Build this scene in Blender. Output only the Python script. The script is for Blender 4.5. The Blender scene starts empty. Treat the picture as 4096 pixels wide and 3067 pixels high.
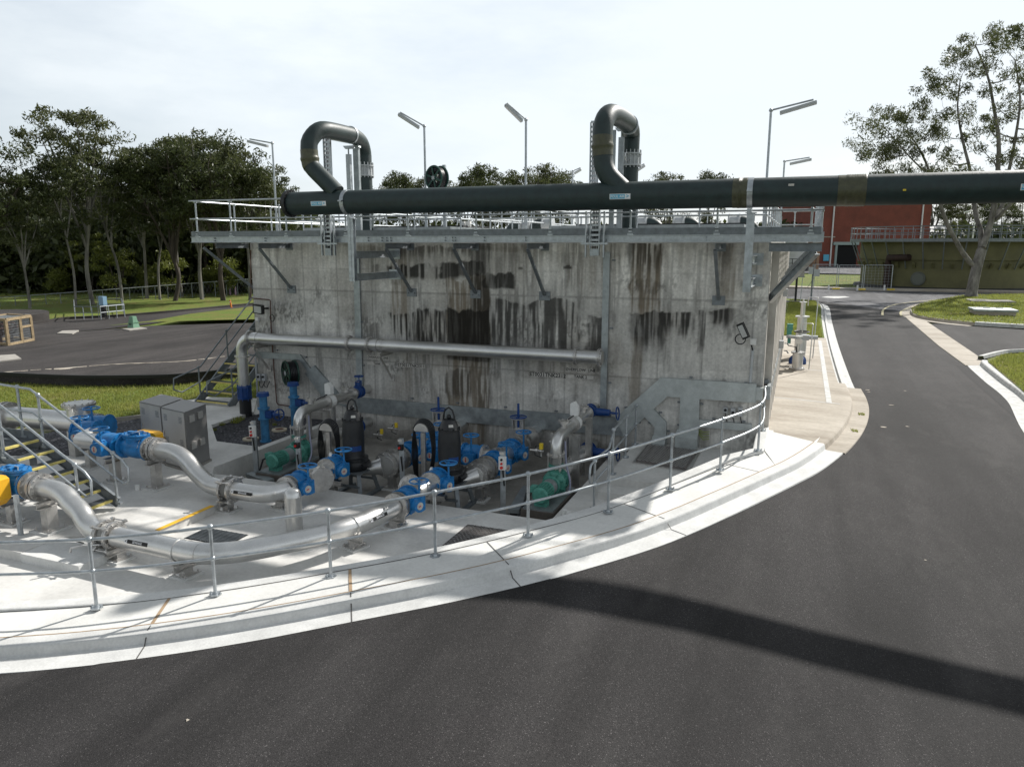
import bpy, bmesh, math, random
import numpy as np
from mathutils import Vector, Matrix
from mathutils.geometry import delaunay_2d_cdt
# ------------------------------------------------------------------ camera, world, sun, exposure
FPX, CX, CY = 2950.0, 2048.0, 1533.5
PITCH = math.atan(557 / FPX); YAW = math.radians(21.24)
CAM = Vector((0, 0, 5.0))
scn = bpy.context.scene
cam = bpy.data.cameras.new("camera"); camo = bpy.data.objects.new("camera", cam)
scn.collection.objects.link(camo); scn.camera = camo
cam.sensor_width = 36; cam.lens = 36 * FPX / 4096; cam.clip_start = .1; cam.clip_end = 4000
camo.location = CAM; camo.rotation_euler = (math.pi / 2 - PITCH, 0, YAW)
scn.render.resolution_x, scn.render.resolution_y = 1024, 766
SUN = Vector((.58, 1.145, 1.0)).normalized()
EL = math.asin(SUN.z); AZ = math.atan2(SUN.x, SUN.y)
w = bpy.data.worlds.new("World"); scn.world = w; w.use_nodes = True
nt = w.node_tree; nt.nodes.clear(); N = nt.nodes.new; LK = nt.links.new
out = N("ShaderNodeOutputWorld"); bg = N("ShaderNodeBackground"); bg.inputs[1].default_value = .1
sky = N("ShaderNodeTexSky"); sky.sky_type = 'NISHITA'; sky.sun_disc = False
sky.sun_elevation = EL; sky.sun_rotation = AZ; sky.dust_density = 2.0; sky.air_density = 1.0; sky.altitude = 50
tc = N("ShaderNodeTexCoord"); mp = N("ShaderNodeMapping"); mp.inputs[3].default_value = (1, 1, 3.2)
no = N("ShaderNodeTexNoise"); no.inputs['Scale'].default_value = 2.3; no.inputs['Detail'].default_value = 8; no.inputs['Roughness'].default_value = .58
rp = N("ShaderNodeValToRGB"); rp.color_ramp.elements[0].position = .36; rp.color_ramp.elements[1].position = .56
rp.color_ramp.elements[0].color = (.72, .72, .72, 1); rp.color_ramp.elements[1].color = (1, 1, 1, 1)
# thin high cloud: bright veil towards the sun and the horizon, thinner overhead and behind
dt = N("ShaderNodeVectorMath"); dt.operation = 'DOT_PRODUCT'; dt.inputs[1].default_value = SUN
mr = N("ShaderNodeMapRange"); mr.inputs[1].default_value = -.35; mr.inputs[2].default_value = .45
mr.inputs[3].default_value = 6.0; mr.inputs[4].default_value = 8.6
cm = N("ShaderNodeCombineColor"); mul = N("ShaderNodeMath"); mul.operation = 'MULTIPLY'; mul.inputs[1].default_value = .95
mulr = N("ShaderNodeMath"); mulr.operation = 'MULTIPLY'; mulr.inputs[1].default_value = .88
mx = N("ShaderNodeMix"); mx.data_type = 'RGBA'
LK(tc.outputs['Generated'], mp.inputs[0]); LK(mp.outputs[0], no.inputs['Vector']); LK(no.outputs[0], rp.inputs[0])
LK(tc.outputs['Generated'], dt.inputs[0]); LK(dt.outputs['Value'], mr.inputs[0])
sz = N("ShaderNodeSeparateXYZ"); LK(tc.outputs['Generated'], sz.inputs[0])        # the veil thins out overhead
mz = N("ShaderNodeMapRange"); mz.interpolation_type = 'SMOOTHSTEP'; mz.inputs[1].default_value = .28; mz.inputs[2].default_value = .62; mz.inputs[3].default_value = 1; mz.inputs[4].default_value = .46; LK(sz.outputs[2], mz.inputs[0])
vz = N("ShaderNodeMath"); vz.operation = 'MULTIPLY'; LK(mr.outputs[0], vz.inputs[0]); LK(mz.outputs[0], vz.inputs[1])
LK(vz.outputs[0], mulr.inputs[0]); LK(vz.outputs[0], mul.inputs[0])
LK(mulr.outputs[0], cm.inputs[0]); LK(mul.outputs[0], cm.inputs[1]); LK(vz.outputs[0], cm.inputs[2])
LK(rp.outputs[0], mx.inputs[0]); LK(sky.outputs[0], mx.inputs[6]); LK(cm.outputs[0], mx.inputs[7])
LK(mx.outputs[2], bg.inputs[0]); LK(bg.outputs[0], out.inputs[0])
sl = bpy.data.lights.new("sun", 'SUN'); sl.energy = 5.0; sl.angle = math.radians(.9); sl.color = (1, .965, .91)
so = bpy.data.objects.new("sun", sl); scn.collection.objects.link(so); so.rotation_euler = SUN.to_track_quat('Z', 'Y').to_euler()
so.location = (20, 40, 40)
vs = scn.view_settings; vs.view_transform = 'Standard'; vs.look = 'None'; vs.exposure = 0.3; vs.gamma = 1
scn.cycles.max_bounces = 5; scn.cycles.diffuse_bounces = 3; scn.cycles.glossy_bounces = 3; scn.cycles.transparent_max_bounces = 6

# ------------------------------------------------------------------ photograph geometry (rays meet real planes)
HD = Vector((-math.sin(YAW), math.cos(YAW), 0)); RT = Vector((math.cos(YAW), math.sin(YAW), 0)); UP = Vector((0, 0, 1))
FW = HD * math.cos(PITCH) - UP * math.sin(PITCH); CU = HD * math.sin(PITCH) + UP * math.cos(PITCH)
def ray(px, py): return FW + RT * ((px - CX) / FPX) - CU * ((py - CY) / FPX)
def G(px, py, z=0.): r = ray(px, py); return CAM + r * ((z - CAM.z) / r.z)
def V(px, py, Y=17.2): r = ray(px, py); return CAM + r * (Y / r.y)
def D(px, py, d): return CAM + ray(px, py) * d
def ss(a, b, x):
    t = min(1, max(0, (x - a) / (b - a))); return t * t * (3 - 2 * t)
def hh(x, y):                                   # level of the road surface
    A_ = [-60, -16, -10.5, -8.5, -6, -4.5, -3, -1, 3, 10, 60]; B_ = [0, 0, -.15, -.12, .08, .26, .4, .48, .38, .4, .4]
    p = float(np.interp(x - .7, A_, B_) + 2 * np.interp(x, A_, B_) + np.interp(x + .7, A_, B_)) / 4
    p -= float(np.interp(x, [-3.2, -1.5, .5, 3, 10], [0, .07, .14, .18, .2])) * (1 - ss(9.5, 16, y)) * (ss(-2.6, -.6, x - (y - 9.4) * .55) if y > 9.4 else ss(-4, -2, x))
    q = float(np.interp(y, [9, 16, 20, 40, 70, 120], [0, .12, .18, .35, .6, .8]))
    return p + q * ss(-14, -1, x)
def T(px, py, dz=0.):
    r = ray(px, py); z = 0
    for i in range(50):
        p = CAM + r * ((z - 5) / r.z); z = .5 * z + .5 * (hh(p.x, p.y) + dz)
    return Vector((p.x, p.y, z))

# ------------------------------------------------------------------ naming helpers
COL = scn.collection; OFF = {}
def thing(name, label, cat, loc=(0, 0, 0), group=None):
    o = bpy.data.objects.new(name, None); COL.objects.link(o); o.location = loc; o.empty_display_size = .1
    OFF[o] = Vector(loc); o['label'] = label; o['category'] = cat
    if group: o['group'] = group
    return o
def tag(o, label, cat, group=None):
    o['label'] = label; o['category'] = cat
    if group: o['group'] = group
    return o
def struct(o): o['kind'] = 'structure'; return o
def stuff(o, label=None, cat=None):
    o['kind'] = 'stuff'
    if label: o['label'] = label; o['category'] = cat
    return o
def copy_tree(o, loc, label=None, rot=0, scale=None):
    c = o.copy(); COL.objects.link(c); c.location = loc; c.rotation_euler.z = rot; OFF[c] = Vector(loc)
    if scale: c.scale = scale
    if label: c['label'] = label
    for ch in list(o.children):
        d = ch.copy(); COL.objects.link(d); d.parent = c
        for g in list(ch.children):
            e = g.copy(); COL.objects.link(e); e.parent = d
    return c

# ------------------------------------------------------------------ mesh builder
def frame(ax):
    ax = Vector(ax).normalized(); t = Vector((0, 0, 1)) if abs(ax.z) < .9 else Vector((1, 0, 0))
    u = ax.cross(t).normalized(); v = ax.cross(u).normalized(); return ax, u, v
class MB:
    def __init__(s): s.v = []; s.f = []; s.m = []; s.cm = 0
    def add(s, vs, fs):
        b = len(s.v); s.v += [tuple(x) for x in vs]; s.f += [tuple(i + b for i in f) for f in fs]; s.m += [s.cm] * len(fs); return s
    def box(s, a, b):
        x0, y0, z0 = [min(a[i], b[i]) for i in range(3)]; x1, y1, z1 = [max(a[i], b[i]) for i in range(3)]
        return s.add([(x0, y0, z0), (x1, y0, z0), (x1, y1, z0), (x0, y1, z0), (x0, y0, z1), (x1, y0, z1), (x1, y1, z1), (x0, y1, z1)],
                     [(0, 3, 2, 1), (4, 5, 6, 7), (0, 1, 5, 4), (1, 2, 6, 5), (2, 3, 7, 6), (3, 0, 4, 7)])
    def cb(s, c, d): return s.box([c[i] - d[i] / 2 for i in range(3)], [c[i] + d[i] / 2 for i in range(3)])
    def beam(s, p, q, w, h, up=(0, 0, 1)):      # rectangular bar from p to q, h along up
        p, q = Vector(p), Vector(q); a = (q - p).normalized(); up = Vector(up)
        if abs(a.dot(up)) > .98: up = Vector((0, 1, 0))
        u = a.cross(up).normalized(); v = u.cross(a).normalized(); u *= w / 2; v *= h / 2
        P = [p - u - v, p + u - v, p + u + v, p - u + v, q - u - v, q + u - v, q + u + v, q - u + v]
        return s.add(P, [(0, 3, 2, 1), (4, 5, 6, 7), (0, 1, 5, 4), (1, 2, 6, 5), (2, 3, 7, 6), (3, 0, 4, 7)])
    def chan(s, p, q, w, h, t=.012, up=(0, 0, 1), ib=True):   # I beam / channel
        p, q = Vector(p), Vector(q); a = (q - p).normalized(); up = Vector(up)
        u = a.cross(up).normalized(); v = u.cross(a).normalized()
        s.beam(p, q, t, h - 2 * t, up)
        for k in (-1, 1):
            o = v * (k * (h / 2 - t / 2)); e = Vector() if ib else u * (w / 2)
            s.beam(p + o + e, q + o + e, w, t, up)
        return s
    def cyl(s, p, q, r, r2=None, n=16, cap=True):
        p, q = Vector(p), Vector(q); r2 = r if r2 is None else r2; a, u, v = frame(q - p); P = []
        for k in range(n):
            c, d = math.cos(2 * math.pi * k / n), math.sin(2 * math.pi * k / n); o = u * c + v * d; P += [p + o * r, q + o * r2]
        F = [(2 * k, 2 * k + 1, (2 * k + 3) % (2 * n), (2 * k + 2) % (2 * n)) for k in range(n)]
        if cap: F += [tuple(range(0, 2 * n, 2)), tuple(range(2 * n - 1, 0, -2))]
        return s.add(P, F)
    def lathe(s, o, ax, prof, n=20):            # prof: (distance along, radius)
        o = Vector(o); a, u, v = frame(ax); P = []; F = []; m = len(prof)
        for t, r in prof:
            for k in range(n):
                th = 2 * math.pi * k / n; P.append(o + a * t + (u * math.cos(th) + v * math.sin(th)) * r)
        for j in range(m - 1):
            for k in range(n): F.append((j * n + k, (j + 1) * n + k, (j + 1) * n + (k + 1) % n, j * n + (k + 1) % n))
        F += [tuple(range(n)), tuple(range(m * n - 1, (m - 1) * n - 1, -1))]
        return s.add(P, F)
    def tube(s, pts, r, n=10, cap=True, closed=False):
        pts = [Vector(p) for p in pts]; m = len(pts); R = r if isinstance(r, (list, tuple)) else [r] * m
        T0 = []
        for i in range(m):
            if closed: t = (pts[(i + 1) % m] - pts[i - 1])
            else: t = pts[min(i + 1, m - 1)] - pts[max(i - 1, 0)]
            T0.append(t.normalized())
        a, u, v = frame(T0[0]); P = []
        for i in range(m):
            u = (u - T0[i] * u.dot(T0[i])); u = u.normalized() if u.length > 1e-6 else frame(T0[i])[1]; v = T0[i].cross(u)
            for k in range(n):
                th = 2 * math.pi * k / n; P.append(pts[i] + (u * math.cos(th) + v * math.sin(th)) * R[i])
        F = []
        for j in range(m if closed else m - 1):
            j2 = (j + 1) % m
            for k in range(n): F.append((j * n + k, j * n + (k + 1) % n, j2 * n + (k + 1) % n, j2 * n + k))
        if cap and not closed: F += [tuple(range(n - 1, -1, -1)), tuple(range((m - 1) * n, m * n))]
        return s.add(P, F)
    def torus(s, c, ax, R, r, n=24, k=8):
        a, u, v = frame(ax); c = Vector(c)
        return s.tube([c + (u * math.cos(2 * math.pi * i / n) + v * math.sin(2 * math.pi * i / n)) * R for i in range(n)], r, k, closed=True)
    def ball(s, c, r, n=12): return s.lathe(Vector(c) - Vector((0, 0, r)), (0, 0, 1), [(r - r * math.cos(math.pi * i / 8), max(.0005, r * math.sin(math.pi * i / 8))) for i in range(9)], n)
    def prism(s, poly, z0, z1):                 # poly ccw xy ; z may be function
        n = len(poly); f0 = z0 if callable(z0) else (lambda x, y: z0); f1 = z1 if callable(z1) else (lambda x, y: z1)
        P = [(p[0], p[1], f0(p[0], p[1])) for p in poly] + [(p[0], p[1], f1(p[0], p[1])) for p in poly]
        F = [tuple(range(n - 1, -1, -1)), tuple(range(n, 2 * n))] + [(k, (k + 1) % n, n + (k + 1) % n, n + k) for k in range(n)]
        return s.add(P, F)
    def plate(s, pts, nrm, t):                  # flat polygon (3D) extruded by t along nrm
        pts = [Vector(p) for p in pts]; nrm = Vector(nrm).normalized() * t; n = len(pts)
        return s.add(pts + [p + nrm for p in pts], [tuple(range(n - 1, -1, -1)), tuple(range(n, 2 * n))] + [(k, (k + 1) % n, n + (k + 1) % n, n + k) for k in range(n)])
    def bolts(s, c, ax, R, n, r=.014, l=.05):
        a, u, v = frame(ax); c = Vector(c)
        for k in range(n):
            th = 2 * math.pi * (k + .5) / n; o = c + (u * math.cos(th) + v * math.sin(th)) * R; s.cyl(o - a * l, o + a * l, r, n=6)
        return s
    def build(s, name, mats, parent=None, smooth=40):
        me = bpy.data.meshes.new(name); off = OFF.get(parent, Vector()) if parent else Vector()
        me.from_pydata([(x - off.x, y - off.y, z - off.z) for x, y, z in s.v], [], s.f)
        if not isinstance(mats, (list, tuple)): mats = [mats]
        for m in mats: me.materials.append(m)
        if len(mats) > 1: me.polygons.foreach_set('material_index', s.m)
        if smooth:
            me.polygons.foreach_set('use_smooth', [True] * len(s.f)); me.set_sharp_from_angle(angle=math.radians(smooth))
        me.update(); bm = bmesh.new(); bm.from_mesh(me); bmesh.ops.recalc_face_normals(bm, faces=bm.faces); bm.to_mesh(me); bm.free()
        o = bpy.data.objects.new(name, me); COL.objects.link(o)
        if parent: o.parent = parent; OFF[o] = off
        return o
def npmesh(name, verts, faces, mat, parent=None, smooth=False, cols=None):   # numpy arrays, quads or tris
    me = bpy.data.meshes.new(name); off = OFF.get(parent, Vector()) if parent else Vector()
    verts = np.asarray(verts, np.float32) - np.array(off, np.float32); faces = np.asarray(faces, np.int32); k = faces.shape[1]
    me.vertices.add(len(verts)); me.vertices.foreach_set('co', verts.ravel())
    me.loops.add(faces.size); me.loops.foreach_set('vertex_index', faces.ravel())
    me.polygons.add(len(faces)); me.polygons.foreach_set('loop_start', np.arange(len(faces), dtype=np.int32) * k)
    me.polygons.foreach_set('use_smooth', np.full(len(faces), smooth))
    me.update(calc_edges=True); me.materials.append(mat)
    if cols is not None:
        a = me.color_attributes.new('stain', 'FLOAT_COLOR', 'POINT'); a.data.foreach_set('color', np.asarray(cols, np.float32).ravel())
    o = bpy.data.objects.new(name, me); COL.objects.link(o)
    if parent: o.parent = parent; OFF[o] = off
    return o
def vnoise(x, y, seed=0):
    xi = np.floor(x).astype(np.int64); yi = np.floor(y).astype(np.int64); fx = x - xi; fy = y - yi
    fx = fx * fx * (3 - 2 * fx); fy = fy * fy * (3 - 2 * fy)
    def hsh(a, b):
        n = (a * 374761393 + b * 668265263 + seed * 974711) & 0x7fffffff; n = ((n ^ (n >> 13)) * 1274126177) & 0x7fffffff
        return ((n ^ (n >> 16)) & 0xffff) / 65535.
    return (hsh(xi, yi) * (1 - fx) + hsh(xi + 1, yi) * fx) * (1 - fy) + (hsh(xi, yi + 1) * (1 - fx) + hsh(xi + 1, yi + 1) * fx) * fy
def fbm(x, y, seed=0, o=4):
    r = 0; a = .5; t = 0
    for i in range(o): r = r + a * vnoise(x * 2 ** i, y * 2 ** i, seed + i * 17); t += a; a *= .5
    return r / t
def nsmooth(a, b, x): t = np.clip((x - a) / (b - a), 0, 1); return t * t * (3 - 2 * t)
def catmull(pts, n=120):
    P = [np.array(p, float) for p in pts]; L = [0]
    for i in range(1, len(P)): L.append(L[-1] + np.linalg.norm(P[i] - P[i - 1]))
    res = []
    for t in np.linspace(0, L[-1], n):
        i = min(len(P) - 2, max(0, int(np.searchsorted(L, t, 'right') - 1))); u = (t - L[i]) / (L[i + 1] - L[i])
        a, b, c, d = P[max(i - 1, 0)], P[i], P[i + 1], P[min(i + 2, len(P) - 1)]
        res.append(.5 * (2 * b + (c - a) * u + (2 * a - 5 * b + 4 * c - d) * u * u + (3 * b - a - 3 * c + d) * u ** 3))
    return res
def sheet(name, poly, dz, mat, step=1.0, hf=hh, parent=None):    # polygon draped on the terrain
    bm = bmesh.new(); V2, _, F2, _, _, _ = delaunay_2d_cdt([Vector((p[0], p[1])) for p in poly], [], [list(range(len(poly)))], 1, 1e-5)
    W2 = [bm.verts.new((p.x, p.y, 0)) for p in V2]
    for f in F2: bm.faces.new([W2[i] for i in f])
    xs = [p[0] for p in poly]; ys = [p[1] for p in poly]
    for ax, lo, hi in ((0, min(xs), max(xs)), (1, min(ys), max(ys))):
        k = math.ceil(lo / step) * step
        while k < hi:
            co = (k, 0, 0) if ax == 0 else (0, k, 0); no_ = (1, 0, 0) if ax == 0 else (0, 1, 0)
            bmesh.ops.bisect_plane(bm, geom=bm.verts[:] + bm.edges[:] + bm.faces[:], plane_co=co, plane_no=no_); k += step
    for v in bm.verts: v.co.z = hf(v.co.x, v.co.y) + dz
    bmesh.ops.recalc_face_normals(bm, faces=bm.faces[:])
    for f in bm.faces:
        if f.normal.z < 0: f.normal_flip()
        f.smooth = True
    me = bpy.data.meshes.new(name); bm.to_mesh(me); bm.free(); me.materials.append(mat)
    o = bpy.data.objects.new(name, me); COL.objects.link(o)
    if parent: o.parent = parent; OFF[o] = OFF[parent]; me.transform(Matrix.Translation(-OFF[parent]))
    return o
def sweep(name, path, prof, mat, zf=hh, seg_gaps=False):     # prof: (offset to the right of the path, height)
    P = [np.array(p[:2], float) for p in path]; n = len(P); vs = []; fs = []; m = len(prof)
    for i in range(n):
        t = P[min(i + 1, n - 1)] - P[max(i - 1, 0)]; t /= np.linalg.norm(t); r = np.array([t[1], -t[0]])
        for o, z in prof: q = P[i] + r * o; vs.append((q[0], q[1], zf(P[i][0], P[i][1]) + z))
    for i in range(n - 1):
        for j in range(m - 1): fs.append((i * m + j, (i + 1) * m + j, (i + 1) * m + j + 1, i * m + j + 1))
    b = MB(); b.add(vs, fs); return b.build(name, mat, smooth=16)

# ------------------------------------------------------------------ materials
MT = {}
def M(name, col, rough=.6, metal=0., var=.0, scale=4., bump=0., bscale=40., col2=None, stretch=(1, 1, 1), spec=.5, fine=0., coat=0.):
    m = bpy.data.materials.new(name); m.use_nodes = True; t = m.node_tree; b = t.nodes['Principled BSDF']; N = t.nodes.new; L = t.links.new
    b.inputs['Roughness'].default_value = rough; b.inputs['Metallic'].default_value = metal; b.inputs['Specular IOR Level'].default_value = spec
    if coat: b.inputs['Coat Weight'].default_value = coat; b.inputs['Coat Roughness'].default_value = .2
    c = Vector(col[:3]); b.inputs['Base Color'].default_value = (*c, 1)
    tcn = N('ShaderNodeNewGeometry'); mp = N('ShaderNodeMapping'); mp.inputs[3].default_value = stretch; L(tcn.outputs['Position'], mp.inputs[0])
    if var or col2:
        n1 = N('ShaderNodeTexNoise'); n1.inputs['Scale'].default_value = scale; n1.inputs['Detail'].default_value = 7; n1.inputs['Roughness'].default_value = .62; L(mp.outputs[0], n1.inputs['Vector'])
        r = N('ShaderNodeValToRGB'); r.color_ramp.elements[0].position = .3; r.color_ramp.elements[1].position = .7
        r.color_ramp.elements[0].color = (*(c * (1 - var)), 1); c2 = Vector(col2) if col2 else c * (1 + var); r.color_ramp.elements[1].color = (*c2, 1)
        L(n1.outputs[0], r.inputs[0]); src = r.outputs[0]
        if fine:
            n3 = N('ShaderNodeTexNoise'); n3.inputs['Scale'].default_value = scale * 14; n3.inputs['Detail'].default_value = 4; L(tcn.outputs['Position'], n3.inputs['Vector'])
            mr = N('ShaderNodeMapRange'); mr.inputs[1].default_value = .3; mr.inputs[2].default_value = .7; mr.inputs[3].default_value = 1 - fine; mr.inputs[4].default_value = 1 + fine; L(n3.outputs[0], mr.inputs[0])
            vm = N('ShaderNodeVectorMath'); vm.operation = 'SCALE'; L(src, vm.inputs[0]); L(mr.outputs[0], vm.inputs['Scale']); src = vm.outputs[0]
        L(src, b.inputs['Base Color'])
        mr2 = N('ShaderNodeMapRange'); mr2.inputs[3].default_value = max(.05, rough - .1); mr2.inputs[4].default_value = min(1, rough + .12); L(n1.outputs[0], mr2.inputs[0]); L(mr2.outputs[0], b.inputs['Roughness'])
    if bump:
        n2 = N('ShaderNodeTexNoise'); n2.inputs['Scale'].default_value = bscale; n2.inputs['Detail'].default_value = 5; L(mp.outputs[0], n2.inputs['Vector'])
        bp = N('ShaderNodeBump'); bp.inputs['Strength'].default_value = bump; bp.inputs['Distance'].default_value = .02; L(n2.outputs[0], bp.inputs['Height']); L(bp.outputs[0], b.inputs['Normal'])
    MT[name] = m; return m
galv = M('galvanised_steel', (.42, .45, .47), .42, .75, .22, 9, .05, 60, fine=.08)
galvd = M('weathered_galvanised_steel', (.2, .22, .235), .5, .6, .25, 7, .05, 60)
galvs = M('galvanised_sheet', (.34, .37, .38), .46, .7, .25, 5, .04, 20, fine=.1)
ductm = M('duct_sheet', (.42, .45, .445), .5, .25, .18, 4, .04, 20, fine=.08)
steel = M('stainless_steel', (.64, .635, .62), .33, .9, .08, 3, .03, 30, fine=.05)
steeld = M('stainless_casting', (.56, .545, .525), .36, .85, .16, 12, .1, 60)
frp = M('dark_green_fibreglass', (.015, .03, .03), .5, 0, .3, 6, .12, 24, fine=.12, spec=.5)
frpo = M('olive_joint_tape', (.062, .062, .032), .42, 0, .3, 10, .2, 30)
blue = M('blue_valve_paint', (.012, .17, .43), .38, 0, .3, 9, .1, 50, spec=.6)
bluel = M('weathered_light_blue_paint', (.035, .17, .34), .5, 0, .35, 7, .1, 50)
blued = M('dark_blue_paint', (.008, .05, .2), .4, 0, .2, 14)
teal = M('teal_pump_paint', (.075, .28, .22), .42, 0, .25, 14, .15, 50)
black = M('black_rubber', (.012, .013, .015), .45, 0, .3, 14, .15, 40)
blackp = M('black_paint', (.009, .0095, .010), .6, 0, .4, 6, .2, 30, fine=.1)
yellow = M('yellow_plastic', (.72, .52, .03), .5, 0, .1, 20)
orange = M('orange_yellow_paint', (.80, .42, .02), .45, 0, .08, 8)
nose = M('faded_yellow_nosing', (.62, .52, .16), .7, 0, .25, 12)
red = M('red_plastic', (.6, .02, .015), .4); white = M('white_plastic', (.72, .72, .7), .5, 0, .06, 10)
grey = M('grey_plastic', (.42, .44, .45), .5, 0, .08, 10); ptext = M('black_lettering', (.01, .01, .01), .6)
wtext = M('white_lettering', (.75, .76, .78), .6); cyan = M('sky_blue_sticker', (.1, .42, .6), .5, 0, .05, 10)
brass = M('brass', (.45, .3, .08), .35, .8); plateg = M('metal_name_plate', (.52, .5, .465), .55, .0, .15, 8)
lens = M('lamp_glass', (.45, .46, .45), .2, 0, .1, 10)
gum = M('gum_bark', (.07, .06, .052), .85, 0, .4, 2.6, .7, 10, col2=(.30, .28, .255), stretch=(1, 1, .35))
gums = M('shaded_gum_bark', (.10, .09, .08), .85, 0, .5, 1.5, .5, 10, col2=(.25, .235, .21), stretch=(1, 1, .35))
gumd = M('dark_bark', (.055, .043, .034), .9, 0, .4, 3, .5, 14, stretch=(1, 1, .3))
timber = M('weathered_timber', (.3, .225, .13), .8, 0, .3, 8)

hose = M('clear_hose', (.3, .31, .42), .3)
pipepink = M('lilac_pipe', (.4, .27, .36), .5)
copper = M('brown_copper_pipe', (.09, .03, .02), .5, .3)
def speckle(name, base, dark, sc, rough=.9, patch=None, bump=.35):        # asphalt, gravel
    m = bpy.data.materials.new(name); m.use_nodes = True; t = m.node_tree; b = t.nodes['Principled BSDF']; N = t.nodes.new; L = t.links.new
    g = N('ShaderNodeNewGeometry'); v = N('ShaderNodeTexVoronoi'); v.inputs['Scale'].default_value = sc; L(g.outputs['Position'], v.inputs['Vector'])
    sv = N('ShaderNodeSeparateColor'); L(v.outputs['Color'], sv.inputs[0])
    r = N('ShaderNodeValToRGB'); r.color_ramp.elements[0].color = (*dark, 1); r.color_ramp.elements[1].color = (*base, 1); r.color_ramp.elements[0].position = .1
    e = r.color_ramp.elements.new(.965); e.color = (*base, 1); r.color_ramp.elements[2].color = (*[min(.5, c * 3) for c in base], 1); L(sv.outputs[0], r.inputs[0])
    n = N('ShaderNodeTexNoise'); n.inputs['Scale'].default_value = .5; n.inputs['Detail'].default_value = 7; n.inputs['Roughness'].default_value = .6
    mp = N('ShaderNodeMapping'); mp.inputs[3].default_value = (1, .45, 1); mp.inputs[2].default_value = (0, 0, .5); L(g.outputs['Position'], mp.inputs[0]); L(mp.outputs[0], n.inputs['Vector'])
    mr = N('ShaderNodeMapRange'); mr.inputs[1].default_value = .3; mr.inputs[2].default_value = .72; mr.inputs[3].default_value = .62; mr.inputs[4].default_value = 1.6; L(n.outputs[0], mr.inputs[0])
    vm = N('ShaderNodeVectorMath'); vm.operation = 'SCALE'; L(r.outputs[0], vm.inputs[0]); L(mr.outputs[0], vm.inputs['Scale']); src = vm.outputs[0]
    if patch:       # long wheel polished streaks along the road
        mq = N('ShaderNodeMapping'); mq.inputs[2].default_value = (0, 0, -.12); mq.inputs[3].default_value = (1.5, .09, 1); nq = N('ShaderNodeTexNoise'); nq.inputs['Scale'].default_value = 1.0; nq.inputs['Detail'].default_value = 5; nq.inputs['Distortion'].default_value = .4
        L(g.outputs['Position'], mq.inputs[0]); L(mq.outputs[0], nq.inputs['Vector']); rq = N('ShaderNodeMapRange'); rq.inputs[1].default_value = .32; rq.inputs[2].default_value = .68; rq.inputs[3].default_value = .80; rq.inputs[4].default_value = 1.26; L(nq.outputs[0], rq.inputs[0])
        vq = N('ShaderNodeVectorMath'); vq.operation = 'SCALE'; L(src, vq.inputs[0]); L(rq.outputs[0], vq.inputs['Scale']); src = vq.outputs[0]
    if patch:       # pale dusty scuffs
        n2 = N('ShaderNodeTexNoise'); n2.inputs['Scale'].default_value = 1.1; n2.inputs['Detail'].default_value = 9; n2.inputs['Roughness'].default_value = .7; L(mp.outputs[0], n2.inputs['Vector'])
        m3 = N('ShaderNodeMapRange'); m3.inputs[1].default_value = .52; m3.inputs[2].default_value = .78; m3.inputs[4].default_value = .4; L(n2.outputs[0], m3.inputs[0])
        mx = N('ShaderNodeMix'); mx.data_type = 'RGBA'; mx.inputs[7].default_value = (*patch, 1); L(m3.outputs[0], mx.inputs[0]); L(src, mx.inputs[6]); src = mx.outputs[2]
    L(src, b.inputs['Base Color']); b.inputs['Roughness'].default_value = rough; b.inputs['Specular IOR Level'].default_value = .3
    bp = N('ShaderNodeBump'); bp.inputs['Strength'].default_value = bump; bp.inputs['Distance'].default_value = .01; L(v.outputs['Distance'], bp.inputs['Height']); L(bp.outputs[0], b.inputs['Normal'])
    return m
asph = speckle('new_asphalt', (.033, .031, .0308), (.0125, .0118, .012), 120, patch=(.075, .071, .068))
asphp = speckle('patched_asphalt', (.022, .021, .0215), (.010, .0098, .010), 120)
aspho = speckle('old_asphalt', (.105, .105, .112), (.06, .06, .064), 90, patch=(.16, .16, .165))
asphd = speckle('bitumen_cover', (.044, .040, .039), (.026, .023, .022), 60, patch=(.085, .075, .068))
gravel = speckle('dark_gravel', (.095, .095, .105), (.02, .02, .023), 26, bump=1.0)
conc = M('new_concrete', (.62, .615, .595), .85, 0, .12, 1.6, .12, 60, fine=.06, stretch=(1, 1, 1))
concp = M('broom_finished_path', (.66, .655, .63), .85, 0, .10, 1.2, .14, 40, fine=.05)
conck = M('kerb_concrete', (.6, .6, .585), .85, 0, .14, 2.2, .12, 60, fine=.07)
concs = M('slab_concrete', (.60, .59, .565), .8, 0, .18, 1.1, .1, 60, fine=.06)
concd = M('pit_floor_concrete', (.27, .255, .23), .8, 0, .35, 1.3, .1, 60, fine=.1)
conco = M('stained_old_concrete', (.36, .305, .235), .85, 0, .3, .8, .12, 50, col2=(.50, .455, .39), fine=.08, stretch=(.5, 1.6, 1))
brown = M('brown_joint_filler', (.34, .24, .15), .9, 0, .2, 8)
joint = M('dark_joint', (.09, .085, .08), .9)
paintw = M('white_road_paint', (.52, .52, .505), .8, 0, .25, 6); painty = M('worn_yellow_paint', (.48, .43, .26), .8, 0, .3, 6); paintyel = M('yellow_line_paint', (.75, .43, .03), .7, 0, .15, 5)
olive = M('olive_painted_concrete', (.125, .118, .052), .7, 0, .2, .9, .1, 30, fine=.06)
patchc = M('pale_cover_slab', (.33, .31, .28), .85, 0, .2, 3)
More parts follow.
